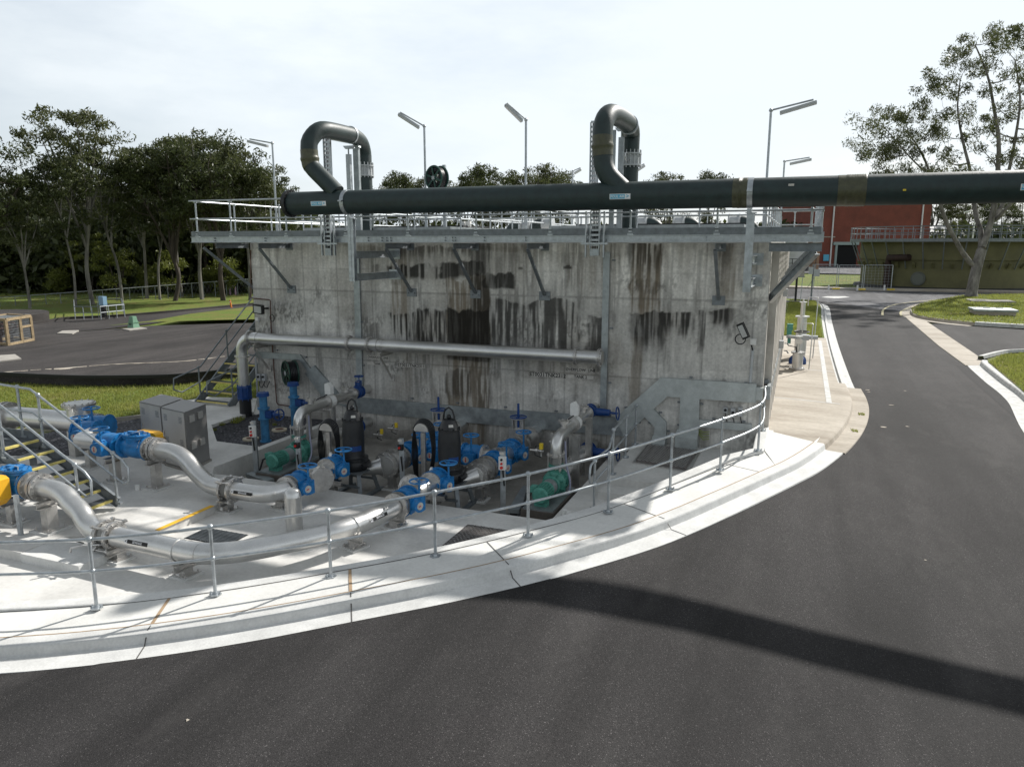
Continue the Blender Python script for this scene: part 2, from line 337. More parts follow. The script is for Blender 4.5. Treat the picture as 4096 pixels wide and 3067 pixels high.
def grassmat():
    m = bpy.data.materials.new('mown_grass'); m.use_nodes = True; t = m.node_tree; b = t.nodes['Principled BSDF']; N = t.nodes.new; L = t.links.new
    g = N('ShaderNodeNewGeometry'); n = N('ShaderNodeTexNoise'); n.inputs['Scale'].default_value = .55; n.inputs['Detail'].default_value = 10; n.inputs['Roughness'].default_value = .72; L(g.outputs['Position'], n.inputs['Vector'])
    r = N('ShaderNodeValToRGB'); E = r.color_ramp.elements; E[0].position = .3; E[0].color = (.2, .15, .07, 1); E[1].position = .72; E[1].color = (.19, .22, .05, 1)
    e = E.new(.43); e.color = (.16, .165, .045, 1); e = E.new(.55); e.color = (.12, .17, .035, 1); L(n.outputs[0], r.inputs[0])
    n2 = N('ShaderNodeTexNoise'); n2.inputs['Scale'].default_value = 22; n2.inputs['Detail'].default_value = 5; L(g.outputs['Position'], n2.inputs['Vector'])
    mr = N('ShaderNodeMapRange'); mr.inputs[1].default_value = .3; mr.inputs[2].default_value = .7; mr.inputs[3].default_value = .55; mr.inputs[4].default_value = 1.35; L(n2.outputs[0], mr.inputs[0])
    vm = N('ShaderNodeVectorMath'); vm.operation = 'SCALE'; L(r.outputs[0], vm.inputs[0]); L(mr.outputs[0], vm.inputs['Scale']); L(vm.outputs[0], b.inputs['Base Color'])
    b.inputs['Roughness'].default_value = .9; b.inputs['Specular IOR Level'].default_value = .15
    bp = N('ShaderNodeBump'); bp.inputs['Strength'].default_value = .8; bp.inputs['Distance'].default_value = .06; L(n2.outputs[0], bp.inputs['Height']); L(bp.outputs[0], b.inputs['Normal'])
    return m
grass = grassmat()
def leafmat(name, c1, c2, tr=.35):
    m = bpy.data.materials.new(name); m.use_nodes = True; t = m.node_tree; t.nodes.clear(); N = t.nodes.new; L = t.links.new
    o = N('ShaderNodeOutputMaterial'); d = N('ShaderNodeBsdfPrincipled'); tr_ = N('ShaderNodeBsdfTranslucent'); mx = N('ShaderNodeMixShader'); mx.inputs[0].default_value = tr
    d.inputs['Roughness'].default_value = .5; d.inputs['Specular IOR Level'].default_value = .35
    g = N('ShaderNodeNewGeometry'); r = N('ShaderNodeValToRGB'); r.color_ramp.elements[0].color = (*c1, 1); r.color_ramp.elements[1].color = (*c2, 1); r.color_ramp.elements[0].position = .1
    n = N('ShaderNodeTexNoise'); n.inputs['Scale'].default_value = .7; n.inputs['Detail'].default_value = 3; ad = N('ShaderNodeMath'); ad.operation = 'MULTIPLY_ADD'; ad.inputs[1].default_value = .5; ad.inputs[2].default_value = 0
    L(g.outputs['Position'], n.inputs['Vector']); L(g.outputs['Random Per Island'], ad.inputs[0]); L(n.outputs[0], ad.inputs[2]); L(ad.outputs[0], r.inputs[0])
    L(r.outputs[0], d.inputs['Base Color']); L(r.outputs[0], tr_.inputs['Color']); L(d.outputs[0], mx.inputs[1]); L(tr_.outputs[0], mx.inputs[2]); L(mx.outputs[0], o.inputs[0])
    return m
leafA = leafmat('gum_leaves', (.03, .042, .018), (.10, .112, .042), .4)
leafB = leafmat('dark_leaves', (.018, .028, .010), (.072, .088, .03), .35)
leafC = leafmat('yellow_green_leaves', (.05, .07, .012), (.17, .19, .04), .4)
leafG = leafmat('grass_blades', (.12, .15, .03), (.30, .32, .08), .5)
def stainmat(name, base, colr=(.009, .008, .0065), browncol=(.13, .09, .045), bump=.15):
    m = bpy.data.materials.new(name); m.use_nodes = True; t = m.node_tree; b = t.nodes['Principled BSDF']; N = t.nodes.new; L = t.links.new
    a = N('ShaderNodeAttribute'); a.attribute_name = 'stain'; s = N('ShaderNodeSeparateColor'); L(a.outputs['Color'], s.inputs[0])
    g = N('ShaderNodeNewGeometry'); n = N('ShaderNodeTexNoise'); n.inputs['Scale'].default_value = 18; n.inputs['Detail'].default_value = 7; n.inputs['Roughness'].default_value = .7; L(g.outputs['Position'], n.inputs['Vector'])
    mr = N('ShaderNodeMapRange'); mr.inputs[1].default_value = .25; mr.inputs[2].default_value = .75; mr.inputs[3].default_value = .72; mr.inputs[4].default_value = 1.22; L(n.outputs[0], mr.inputs[0])
    m1 = N('ShaderNodeMath'); m1.operation = 'MULTIPLY'; L(s.outputs[2], m1.inputs[0]); L(mr.outputs[0], m1.inputs[1])
    vm = N('ShaderNodeVectorMath'); vm.operation = 'SCALE'; vm.inputs[0].default_value = base; L(m1.outputs[0], vm.inputs['Scale'])
    x1 = N('ShaderNodeMix'); x1.data_type = 'RGBA'; x1.inputs[7].default_value = (*browncol, 1); L(s.outputs[1], x1.inputs[0]); L(vm.outputs[0], x1.inputs[6])
    x2 = N('ShaderNodeMix'); x2.data_type = 'RGBA'; x2.inputs[7].default_value = (*colr, 1); L(s.outputs[0], x2.inputs[0]); L(x1.outputs[2], x2.inputs[6])
    L(x2.outputs[2], b.inputs['Base Color']); b.inputs['Roughness'].default_value = .85; b.inputs['Specular IOR Level'].default_value = .3
    bp = N('ShaderNodeBump'); bp.inputs['Strength'].default_value = bump; bp.inputs['Distance'].default_value = .01; L(n.outputs[0], bp.inputs['Height']); L(bp.outputs[0], b.inputs['Normal'])
    return m
stainc = stainmat('weathered_tank_concrete', (.62, .605, .57))
def textmesh(txt, size, place, mat, parent, name='lettering'):       # place(x, y) -> world point, text plane xy centred
    cu = bpy.data.curves.new('t', 'FONT'); cu.body = txt; cu.size = size; cu.align_x = 'CENTER'; cu.align_y = 'CENTER'; cu.resolution_u = 2; cu.offset = size * .018
    o = bpy.data.objects.new('t', cu); COL.objects.link(o); dg = bpy.context.evaluated_depsgraph_get(); me = bpy.data.meshes.new_from_object(o.evaluated_get(dg))
    bpy.data.objects.remove(o); off = OFF.get(parent, Vector())
    for v in me.vertices: v.co = place(v.co.x, v.co.y) - off
    me.name = name; me.materials.clear(); me.materials.append(mat); o = bpy.data.objects.new(name, me); COL.objects.link(o); o.parent = parent; OFF[o] = off
    return o
# ================================================================== THE SETTING: ground, roads, slabs
E_ = [(-22, 1.0), (-18, 2.0), (-13, 3.75), (-11, 4.65), (-9.08, 5.57), (-7.75, 6.24), (-6.67, 6.87), (-5.42, 7.72), (-4.3, 8.5), (-3.33, 9.36), (-2.25, 10.59), (-1.6, 11.6), (-.9, 12.95), (-.21, 14.42), (.3, 15.6), (.83, 17.3), (1.25, 19.2), (1.5, 21.1), (1.58, 23), (1.5, 26), (1.45, 34.5), (1.5, 44), (1.6, 53), (1.2, 56), (.2, 58)]
KE = catmull([np.array(p) for p in E_], 220)
def near(path, x, y): return min(range(len(path)), key=lambda i: (path[i][0] - x) ** 2 + (path[i][1] - y) ** 2)
def offs(path, d):        # offset to the right (road side positive)
    r = []
    for i in range(len(path)):
        t = path[min(i + 1, len(path) - 1)] - path[max(i - 1, 0)]; t = t / np.linalg.norm(t); r.append(path[i] + np.array([t[1], -t[0]]) * d)
    return r
iE = near(KE, 1.3, 19.5)
# terrain sheet: reaches the horizon, sunk under the tank and the paved yard
def gh(x, y):
    z = hh(x, y) - .06
    if x < -13: z = max(z, -.02)
    z = z - (1 - ss(0, .5, max(abs(x + 7.3) - 9.0, -y + 2, abs(y - 18.5) - 13.5, 0))) * .7
    return z
def axis(a, b, c, d, fine, coarse):
    r = list(np.arange(a, b, coarse)) + list(np.arange(b, c, fine)) + list(np.arange(c, d + 1, coarse)); return r
xs = [-1500, -700, -350, -200, -140] + axis(-110, -34, 24, 110, 1.0, 4) + [150, 250, 400, 800, 1500]
ys = [-60, -30, -15, -6] + axis(0, 0, 62, 200, 1.0, 5) + [240, 300, 400, 600, 900, 1500, 2500]
gv = [(x, y, gh(x, y)) for y in ys for x in xs]; nx = len(xs)
gf = [(j * nx + i, j * nx + i + 1, (j + 1) * nx + i + 1, (j + 1) * nx + i) for j in range(len(ys) - 1) for i in range(nx - 1)]
struct(npmesh('ground', gv, gf, grass, smooth=True))
# road: foreground curve and the road running back on the right
right = [T(4096, 1720), T(4096, 1643), T(3990, 1558), T(3880, 1466), T(3862, 1462), T(3754, 1383), T(3627, 1274), T(3616, 1254), T(3640, 1232), T(3732, 1214), T(3855, 1192)]
farz = T(3500, 1163).y
KR = KE[:iE + 1] + [k for k in KE[iE + 1:]]
road = [(-22, -8), (14, -8), (9, 14)] + [(right[0].x, right[0].y)] + [(p.x, p.y) for p in right[1:]] + [(60, right[-1].y + 1), (70, farz), (-20, farz), (-20, 58.5), (-2, 58.5)]
road += [(p[0], p[1]) for p in reversed(offs(KE, .345)[:near(KE, 1.52, 24.6)] + offs(KE, .2)[near(KE, 1.52, 24.6):])]
struct(sheet('road', road, 0, asph, .5))
# kerb with gutter, swept along the road edge; joints every few metres are cut as separate darker strips
iN = near(KE, .75, 17.1)
kprof = [(.37, -.02), (.36, .012), (.02, .016), (.0, .022), (-.022, .128), (-.034, .146), (-.06, .154), (-.24, .158)]
struct(sweep('kerb', KE[:iN + 1], kprof, conck))
i2 = near(KE, 1.52, 24.6); i3 = near(KE, 1.5, 26)
kpo = [(.41, -.02), (.40, .012), (.03, .016), (.0, .016), (-.03, .11), (-.06, .14), (-.1, .15), (-.26, .155)]
struct(sweep('kerb', KE[iN:i2 + 1], kpo, conco))
struct(sweep('kerb', KE[i2:], [(.24, -.02), (.23, .014), (.01, .02), (0, .05), (-.03, .09), (-.12, .1), (-.13, .03), (-.19, .03), (-.2, .1), (-.3, .105), (-.32, .0)], paintw))
def strip(name, path, a, b, z, mat, n=1):
    return sweep(name, path, [(a + (b - a) * k / n, z) for k in range(n + 1)], mat)
# footpath between kerb and plinth
struct(strip('footpath', KE[:iN + 1], -.255, -.99, .152, concp, 3))
struct(strip('footpath_joint', KE[:iN + 1], -.24, -.262, .1595, brown))
for q in (0.02,):
    struct(strip('footpath_joint', KE[:iN + 1], -.972, -.995, .156, joint))
def crossjoint(px, mat, wd, a, b, z):
    i = near(KE, px[0], px[1]); t = KE[i + 1] - KE[i - 1]; t /= np.linalg.norm(t); r = np.array([t[1], -t[0]]); P = []
    for k in range(9):
        u = a + (b - a) * k / 8; c = KE[i] + r * u
        zz = float(np.interp(u, [x[0] for x in reversed(kprof)], [x[1] for x in reversed(kprof)])) if u > -.24 else .152
        for s_ in (-1, 1): q = c + t * wd * s_; P.append((q[0], q[1], hh(KE[i][0], KE[i][1]) + zz + z))
    b_ = MB(); b_.add(P, [(2 * k, 2 * k + 1, 2 * k + 3, 2 * k + 2) for k in range(8)]); return struct(b_.build('kerb_joint', mat))
for p_ in ((-7.4, 6.4), (-5.35, 7.75), (-3.45, 9.2), (-1.75, 11.3)):
    crossjoint(p_, joint, .008, -.24, .36, .004)
for p_ in ((-7.4, 6.4), (-5.35, 7.75)): crossjoint(p_, brown, .022, -.97, -.25, .005)
for p_ in ((-3.45, 9.2), (-1.75, 11.3), (-.2, 14.4)): crossjoint(p_, joint, .008, -.97, -.25, .005)
# plinth that carries the hand rail (a low retaining lip above the slab)
PL = [p for p in offs(KE, -.985)][:near(KE, -.05, 14.8) + 1]
PL = PL[:-1] + [np.array([-.49, 15.75]), np.array([-.47, 16.2]), np.array([-.47, 17.0]), np.array([-.47, 17.75])]
struct(sweep('plinth', PL, [(0, .14), (0, .192), (-.02, .2), (-.22, .2), (-.24, .19), (-.24, -.6)], conck))
# yard slabs (flat)
PI_ = [p for p in offs(PL, -.1)]
def slab(poly, z0, z1, m, name='yard_slab'): b = MB(); b.prism(poly, z0, z1); return struct(b.build(name, m))
iA = near(PI_, -10.06, 5.9); iB = near(PI_, -4.0, 10.2)
front = [tuple(p) for p in PI_[:near(PI_, -.6, 15.3)]] + [(-.62, 15.4), (-.62, 17.2), (-4.0, 17.2), (-4.0, 12.25), (-11.85, 12.25), (-11.85, 12.0), (-19, 12.0), (-19, 3.0)]
slab(front, -.6, 0.0, concs)
slab([(-10.05, 8.9), (-10.05, 10.43), (-11.6, 11.95), (-11.85, 12.26), (-11.85, 17.2), (-12.05, 17.2), (-12.05, 13.98), (-13.38, 14.0), (-14.77, 15.3), (-14.77, 17.0), (-16.0, 18.6), (-17.6, 18.2), (-18.3, 16.6), (-16.8, 15.9), (-15.3, 14.85), (-14.7, 13.3), (-15.2, 11.9), (-18.5, 10.6), (-20, 8.9), (-20, 7.2), (-11.35, 7.5), (-11.35, 8.2)], -.6, .15, concs)
struct(MB().box((-11.33, 7.47, 0), (-10.04, 8.2, .15)).build('yard_slab', conck))
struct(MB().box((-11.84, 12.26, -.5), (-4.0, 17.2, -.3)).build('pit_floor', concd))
struct(MB().box((-11.85, 12.0, -.55), (-4, 12.262, -.004)).build('pit_edge', concs))
struct(MB().plate([(-10.02, 9.0, .153), (-10.12, 9.0, .153), (-10.12, 10.3, .153), (-10.02, 10.3, .153)], (0, 0, 1), .004).build('yellow_step_line', paintyel))
# steps and platform at the right
plat = MB(); plat.prism([(-3.45, 14.2), (-.3, 14.2), (-.3, 17.2), (-3.45, 17.2)], -.3, .31); struct(plat.build('platform', concs))
st = MB(); st.prism([(-3.5, 13.72), (-1.2, 13.72), (-1.2, 14.2), (-3.5, 14.2)], -.1, .155); struct(st.build('step', concs))
# gravel bed
gp = [(-19.5, 12.6), (-18.6, 13.1), (-17.54, 15.42), (-16.2, 18.2), (-14.5, 18.2), (-14.4, 17.2), (-11.9, 17.2), (-11.9, 12.4), (-15, 11.2), (-19, 10.5)]
slab(gp, -.2, .06, gravel, 'gravel_bed')
kt = MB(); kt.beam((-20.2, 11.6, .07), (-17.62, 15.42, .07), .06, .16).beam((-17.62, 15.42, .07), (-16.75, 17.3, .07), .06, .16)
struct(kt.build('gravel_edging', patchc))
# old footpath behind the corner, with a channel drain
op = [(-.64, 17.2), (-.47, 17.75)] + [(p[0], p[1]) for p in offs(KE, -.25)[iN:]]
op = [(-.64, 17.7)] + [(float(p[0]), float(p[1])) for p in offs(KE, -.25) if 17.0 < p[1] < 35.4] + [(1.22, 35.5), (-.64, 35.5)]
struct(sheet('footpath', op, .15, conco, 1.0))
np_ = [(-.48, 17.7), (-.46, 15.9)] + [(float(p[0]), float(p[1])) for p in offs(KE, -.95) if 14.6 < p[1] < 16.9] + [(float(offs(KE, -.25)[iN][0]), 17.2), (.5, 17.72)]
struct(sheet('footpath', [(-.47, 17.69), (-.47, 15.9), (-.2, 14.85), (.05, 15.35), (.35, 16.25), (.55, 17.0), (.66, 17.69)], .149, concp, 1.0))
for yy in (21.4, 26.6): struct(sheet('footpath_joint', [(-.64, yy), (1.2, yy - .1), (1.2, yy - .04), (-.64, yy + .06)], .154, paintw, 1.0))
dr = sheet('channel_drain', [(.86, 21.3), (1.0, 21.3), (1.0, 34.5), (.86, 34.5)], .156, paintw, 1.0); struct(dr)
# verge of grass beyond, road kerbs and gutter on the right
vg = [(-.8, 35.5), (1.15, 35.5)] + [(float(p[0]), float(p[1])) for p in offs(KE, -.31) if 36 < p[1] < 57.0] + [(-.5, 57.2), (-9, 57.0), (-9, 35.5)]
struct(sheet('grass_verge', vg, .16, grass, 1.0))
sp = [T(3618, 1256), T(3627, 1274), T(3754, 1383), T(3862, 1462), T(3880, 1466), T(3960, 1462), T(3924, 1433), T(3721, 1296), T(3668, 1262), T(3700, 1238)]
struct(sheet('gutter', [(p.x, p.y) for p in sp[:4] + sp[5:9]], .014, conco, 1.5))
gut = catmull([np.array(T(*p)[:2]) for p in ((3924, 1452), (3924, 1466), (4000, 1530), (4096, 1606))] + [np.array((5.6, 18.0)), np.array((7.5, 12))], 60)
gut = gut[1:]
rk = sweep('kerb', list(reversed(gut)), [(-.42, .006), (-.02, .014), (0, .02), (.03, .13), (.06, .15), (.26, .155), (.27, 0)], paintw); struct(rk)
struct(sheet('side_road', [tuple(T(*p)[:2]) for p in ((3721, 1296), (3924, 1433), (4007, 1421), (4096, 1414), (4700, 1400), (4700, 1348), (4096, 1319), (3898, 1306), (3800, 1295))], .006, asph, 1.5))
struct(sheet('asphalt_patch', [tuple(T(*p)[:2]) for p in ((3822, 1462), (3862, 1463), (3888, 1474), (3995, 1562), (4096, 1648), (4180, 1720), (4180, 1790), (4096, 1702), (3950, 1575))], .004, asphp, 1.0))
# old patch edge in the asphalt beside that gutter
struct(sheet('grass_island', [(p.x, p.y) for p in (T(3953, 1450, .15), T(3949, 1438, .15), T(4007, 1420, .15), T(4096, 1414, .15), T(4500, 1400, .15))] + [(11, 12), (7.9, 12.2), (5.95, 18.2)] + [(p.x, p.y) for p in (T(4096, 1570, .15), T(4020, 1506, .15))], .17, grass, 1.0))
k2 = [np.array(T(*p)[:2]) for p in ((3924, 1440), (4007, 1419), (4096, 1412), (4500, 1400))]
struct(sweep('kerb', catmull(k2, 30), [(-.12, .0), (-.12, .15), (.06, .17), (.1, .05)], paintw))
isl = [(3645, 1245), (3648, 1262), (3670, 1272), (3717, 1282), (3800, 1293), (3898, 1303), (4096, 1315), (4600, 1340), (4600, 1178), (4096, 1184), (3855, 1190), (3732, 1212), (3680, 1225)]
isp = [np.array(T(*p)[:2]) for p in isl[:8]]
def ih(x, y): return hh(x, y) + .16
struct(sheet('grass_island', [tuple(np.array(T(*p)[:2])) for p in isl], .17, grass, 1.5))
struct(sweep('kerb', catmull([np.array(T(*p)[:2]) for p in [(3855, 1190), (3732, 1212), (3680, 1225)] + isl[:6]], 60), [(.55, .012), (.02, .02), (0, .15), (-.18, .18), (-.2, .1)], conco))
struct(sweep('kerb', catmull([np.array(T(*p)[:2]) for p in isl[5:8]], 20), [(.02, .012), (0, .2), (-.3, .21), (-.32, .1)], paintw))
# side road past the gutter and the wide cross road: older, paler asphalt
struct(sheet('cross_road', [(-14, 58.8), (1, 58.8), (6.5, 51), (T(3640, 1232).x, T(3640, 1232).y), (T(3855, 1192).x, T(3855, 1192).y - .2), (60, 76), (70, farz - .1), (-20, farz - .1)], .012, aspho, 2.0))
struct(sheet('white_road_mark', [(p.x, p.y) for p in (T(3285, 1190), T(3340, 1194), T(3400, 1190), T(3380, 1186), T(3310, 1186))], .02, paintw, 2))
for pts in (((3530, 1262), (3534, 1240), (3570, 1222), (3640, 1210), (3780, 1197)), ((3604, 1264), (3606, 1246), (3650, 1229), (3720, 1217))):
    c = catmull([np.array(T(*p)[:2]) for p in pts], 40); struct(sweep('yellow_line', c, [(-.06, .022), (.06, .022)], painty))
far = [np.array((-30., farz)), np.array((20., farz)), np.array((70., farz + 3))]
struct(sweep('far_kerb', catmull(far, 40), [(.0, .0), (0, .16), (-.25, .18), (-1.1, .2), (-1.2, .1)], conco))
# far yard of asphalt in front of the brick building
struct(sheet('far_yard', [(-40, farz + 34), (16, farz + 34), (26, farz + 60), (26, farz + 110), (-40, farz + 110)], .05, aspho, 8))
# ---- left background: bitumen covered reservoir roof, lane, grass bank
dc = G(-200, 1330, .35); 
def diskpts(n=90):
    A = [G(0, 1496, .35), G(200, 1499, .35), G(420, 1502, .35), G(620, 1500, .35), G(900, 1478, .35), G(1000, 1470, .35)]
    return A
edge = [G(-600, 1462, .35), G(-250, 1480, .35), G(0, 1492, .35), G(200, 1501, .35), G(350, 1505, .35), G(500, 1504, .35), G(700, 1499, .35), G(900, 1480, .35), G(1040, 1460, .35)]
back = [G(1100, 1290, .35), G(900, 1294, .35), G(700, 1300, .35), G(600, 1303, .35), G(420, 1318, .35), G(250, 1332, .35), G(60, 1345, .35), G(-600, 1380, .35)]
ce = catmull([np.array(p[:2]) for p in edge], 70)
b = MB(); b.prism([tuple(p) for p in ce] + [(p.x, p.y) for p in back], -.05, .35)
dk = struct(b.build('reservoir_roof', asphd))
rim = MB()
for i in range(len(ce) - 1):
    p, q = ce[i], ce[i + 1]; rim.beam((p[0], p[1], .33), (q[0], q[1], .33), .10, .12)
struct(rim.build('reservoir_kerb', blackp))
cr = catmull([np.array(G(px, py, .35)[:2]) for px, py in ((-100, 1497), (100, 1482), (250, 1472), (480, 1455), (720, 1445), (900, 1425))], 120)
b = MB(); random.seed(5)
for i in range(len(cr) - 1):
    wv = .03 + .12 * abs(math.sin(i * .37) * math.sin(i * .11)) + random.random() * .05
    if 30 < i < 44: wv += .28 * math.sin((i - 30) / 14 * math.pi)
    t = cr[i + 1] - cr[i]; t = t / np.linalg.norm(t); r = np.array([t[1], -t[0]])
    if random.random() < .12: continue
    a0 = cr[i] - r * .03; a1 = cr[i] + r * wv; c0 = cr[i + 1] - r * .03; c1 = cr[i + 1] + r * wv
    b.add([(a0[0], a0[1], .356), (a1[0], a1[1], .356), (c1[0], c1[1], .356), (c0[0], c0[1], .356)], [(0, 1, 2, 3)])
struct(b.build('silt_line', conco))
for pl in ([(228, 1332), (290, 1334), (315, 1320), (250, 1322)], [(-30, 1422), (60, 1416), (86, 1434), (-40, 1448)], [(486, 1314), (518, 1320), (588, 1312), (558, 1307)]):
    b = MB(); b.prism([(G(x, y, .4).x, G(x, y, .4).y) for x, y in pl], .3, .40); struct(b.build('cover_slab', patchc))
lane = [(-300, 1420), (60, 1347), (250, 1334), (420, 1318), (600, 1298), (760, 1268), (1100, 1226), (1100, 1212), (930, 1228), (700, 1250), (480, 1268), (340, 1275), (250, 1280), (130, 1300), (-300, 1352)]
struct(sheet('lane', [tuple(G(x, y, 0)[:2]) for x, y in lane], .03, asphd, 3, hf=lambda x, y: 0.))
lk = catmull([np.array(G(x, y, 0)[:2]) for x, y in ((1100, 1211), (930, 1227), (700, 1249), (480, 1267), (340, 1274), (250, 1279), (130, 1299), (-300, 1351))], 60)
struct(sweep('lane_kerb', lk, [(-.12, -.05), (-.12, .16), (.12, .16), (.12, -.05)], asphd, zf=lambda x, y: 0.))
bank = [(430, 1316), (600, 1297), (760, 1267), (1100, 1225), (1100, 1288), (900, 1292), (700, 1298), (600, 1301), (520, 1309)]
bp_ = [tuple(G(x, y, .2)[:2]) for x, y in bank]
struct(sheet('grass_bank', bp_, .0, leafG and grass, 2, hf=lambda x, y: .40 + .0 * x))
b = MB(); q = G(-70, 1272, .4); b.cyl((q.x - 1, q.y + 1, -.1), (q.x - 1, q.y + 1, .55), 3.4, n=64); struct(b.build('small_reservoir_roof', asphd))
# ================================================================== THE CONCRETE TANK
TX0, TX1, TY0, TY1 = -14.68, -.65, 17.2, 30.6
tank = thing('concrete_tank', 'large rectangular concrete tank with black and brown water stains on its front wall', 'tank', (-7.6, 17.2, 0))
nxw, nzw = 500, 190; X = np.linspace(TX0, TX1, nxw); Z = np.linspace(-.55, 5.02, nzw); XX, ZZ = np.meshgrid(X, Z)
def wz(px, py): p = V(px, py); return p.x, p.z
blk = np.zeros_like(XX); brn = np.zeros_like(XX); base = 1.0 + (fbm(XX * .9, ZZ * 1.1, 3) - .5) * .55 + (fbm(XX * 9, ZZ * .8, 8) - .5) * .5 + (fbm(XX * 30, ZZ * 3, 12, 3) - .5) * .26
wob = (fbm(XX * 2.2, ZZ * .6, 21, 5) - .5); wob2 = (fbm(XX * .8 + 40, ZZ * 2.5, 25, 5) - .5); strk = fbm(XX * 10, ZZ * .7, 31, 4); strk2 = fbm(XX * 26, ZZ * 1.4, 35, 3)
def blot(px0, py0, px1, py1, amt, fade=.5, arr=None, sharp=.02, sidew=.25, stw=1.0, wv=.35):
    x0, z1 = wz(px0, py0); x1, z0 = wz(px1, py1)
    top = 1 - nsmooth(z1 - sharp, z1 + sharp, ZZ + wob * wv * 1.0 + wob2 * .16 + (fbm(XX * 7, ZZ * 2, 52, 3) - .5) * .12)
    bot = nsmooth(z0 - fade * (z1 - z0), z0 + fade * (z1 - z0) * .4, ZZ + (strk - .5) * 1.3 * fade * (z1 - z0) + wob2 * .25)
    s = nsmooth(x0 - sidew * .3, x0 + sidew * .2, XX + wob2 * sidew * 1.6) * (1 - nsmooth(x1 - sidew * .2, x1 + sidew * .3, XX + wob2 * sidew))
    k = top * bot * s * amt * (1 - stw + stw * nsmooth(.38, .56, strk * .42 + strk2 * .58))
    a = blk if arr is None else arr; a[:] = np.maximum(a, k)
blot(1790, 1236, 1960, 1395, .95, .08, stw=.08, sidew=.05, wv=.12); blot(1565, 1245, 1790, 1372, .92, .3, stw=.95); blot(1950, 1200, 2310, 1390, .85, .6, stw=.9)
blot(1550, 1050, 1770, 1105, .9, .3, stw=.8, wv=.3); blot(1770, 1045, 1935, 1108, .92, .2, stw=.2, wv=.15); blot(1930, 1096, 2062, 1152, .92, .15, stw=.25); blot(1880, 960, 1960, 1240, .75, .1, stw=.4, sidew=.12)
blot(2518, 1246, 2650, 1382, .9, .5, stw=.4, wv=.15); blot(2600, 1248, 2765, 1330, .92, .6, stw=.8, wv=.15); blot(2840, 1244, 2925, 1305, .92, .5, stw=.4, wv=.12); blot(2795, 1240, 2815, 1385, .8, .3, stw=.5, sidew=.06)
blot(2350, 1255, 2412, 1420, .8, .3, stw=.7); blot(2200, 1220, 2262, 1330, .7, .5, stw=.8); blot(1790, 1418, 1965, 1445, .8, .4, stw=.2); blot(1455, 1290, 1515, 1365, .6, .5, stw=.8); blot(1480, 1055, 1510, 1092, .7, .3)
blot(1790, 1480, 1890, 1580, .6, .4, stw=.6); blot(1540, 975, 1960, 1020, .6, .7, stw=.9); blot(2500, 968, 2640, 1060, .65, .7, stw=.9); blot(2880, 968, 2925, 1060, .5, .7, stw=.9); blot(2250, 1062, 2283, 1086, .85, .1, sidew=.1, stw=0)
blot(2075, 1058, 2093, 1076, .7, .1, sidew=.1, stw=0)
for a in ((1785, 1105, 1962, 1700, .75), (2525, 975, 2640, 1245, .8), (2520, 1350, 2560, 1590, .5), (1560, 975, 1640, 1270, .6), (1400, 975, 2120, 1010, .5), (2870, 975, 2935, 1200, .55), (2260, 960, 2380, 1150, .35), (1600, 1370, 1650, 1560, .3), (2400, 960, 2500, 1040, .4)):
    blot(*a, .25, arr=brn, stw=.6, sidew=.12)
gr = nsmooth(.52, .75, fbm(XX * 1.4 + 9, ZZ * 1.7, 44, 5)) * nsmooth(.4, .6, fbm(XX * 26, ZZ * 12, 47, 3)) * .62
gr *= nsmooth(4.6, 3.4, ZZ) if False else (1 - nsmooth(3.9, 4.7, ZZ) * .8)
blk = np.maximum(blk, gr * .85); brn = np.maximum(brn, nsmooth(3.2, 5.1, ZZ + wob) * nsmooth(.35, .65, strk) * .35); brn = np.maximum(brn, nsmooth(.5, .7, fbm(XX * .7 + 3, ZZ * .9, 61, 4)) * .22); blk = np.maximum(blk, nsmooth(.52, .72, fbm(XX * 3.2, ZZ * .45, 63, 4)) * nsmooth(.35, .6, strk2) * .4)
blk = np.maximum(blk, nsmooth(.55, .0, ZZ) * 0 + (1 - nsmooth(-.3, .25, ZZ + wob * .5)) * .45)
base *= np.where(fbm(XX * .6, ZZ * 2.0, 77) > .54, 1.1, .93)
base *= .84 + .22 * nsmooth(3.3, 3.9, ZZ + wob2 * .5) + .1 * nsmooth(.55, .7, fbm(XX * .5 + 20, ZZ * .8, 91, 4))
# formwork joints
for px in (1086, 1215, 1350, 1488, 1638, 1790, 1935, 2094, 2262, 2440, 2640, 2820, 3022):
    x0 = V(px, 1150).x; d = np.abs(XX - x0); blk = np.maximum(blk, (1 - nsmooth(.008, .026, d)) * .36)
for zz, a in ((3.74, .5), (4.34, .15), (1.86, .35)): blk = np.maximum(blk, (1 - nsmooth(.006, .026, np.abs(ZZ - zz))) * a)
blk = np.maximum(blk, (1 - nsmooth(.01, .035, np.abs(XX - V(1934, 1150).x + wob2 * .06))) * .8 * nsmooth(1.9, 2.2, ZZ))
cols = np.stack([np.clip(blk, 0, 1), np.clip(brn, 0, 1), base * (1.0), np.ones_like(XX)], -1).reshape(-1, 4)
vs_ = np.stack([XX, np.full_like(XX, TY0), ZZ], -1).reshape(-1, 3); I = np.arange(nxw * nzw).reshape(nzw, nxw)
fs_ = np.stack([I[:-1, :-1], I[:-1, 1:], I[1:, 1:], I[1:, :-1]], -1).reshape(-1, 4)
npmesh('front_wall', vs_, fs_, stainc, tank, True, cols)
b = MB(); b.box((TX0, TY0 + .003, -.55), (TX0 + .35, TY1, 5.0)); b.box((TX1 - .35, TY0 + .003, -.55), (TX1 - .003, TY1, 5.0)); b.box((TX0 + .351, TY1 - .35, -.5), (TX1 - .351, TY1, 5.0)); b.box((TX0 + .351, TY0 + .004, -.5), (TX1 - .351, TY0 + .35, 5.0))
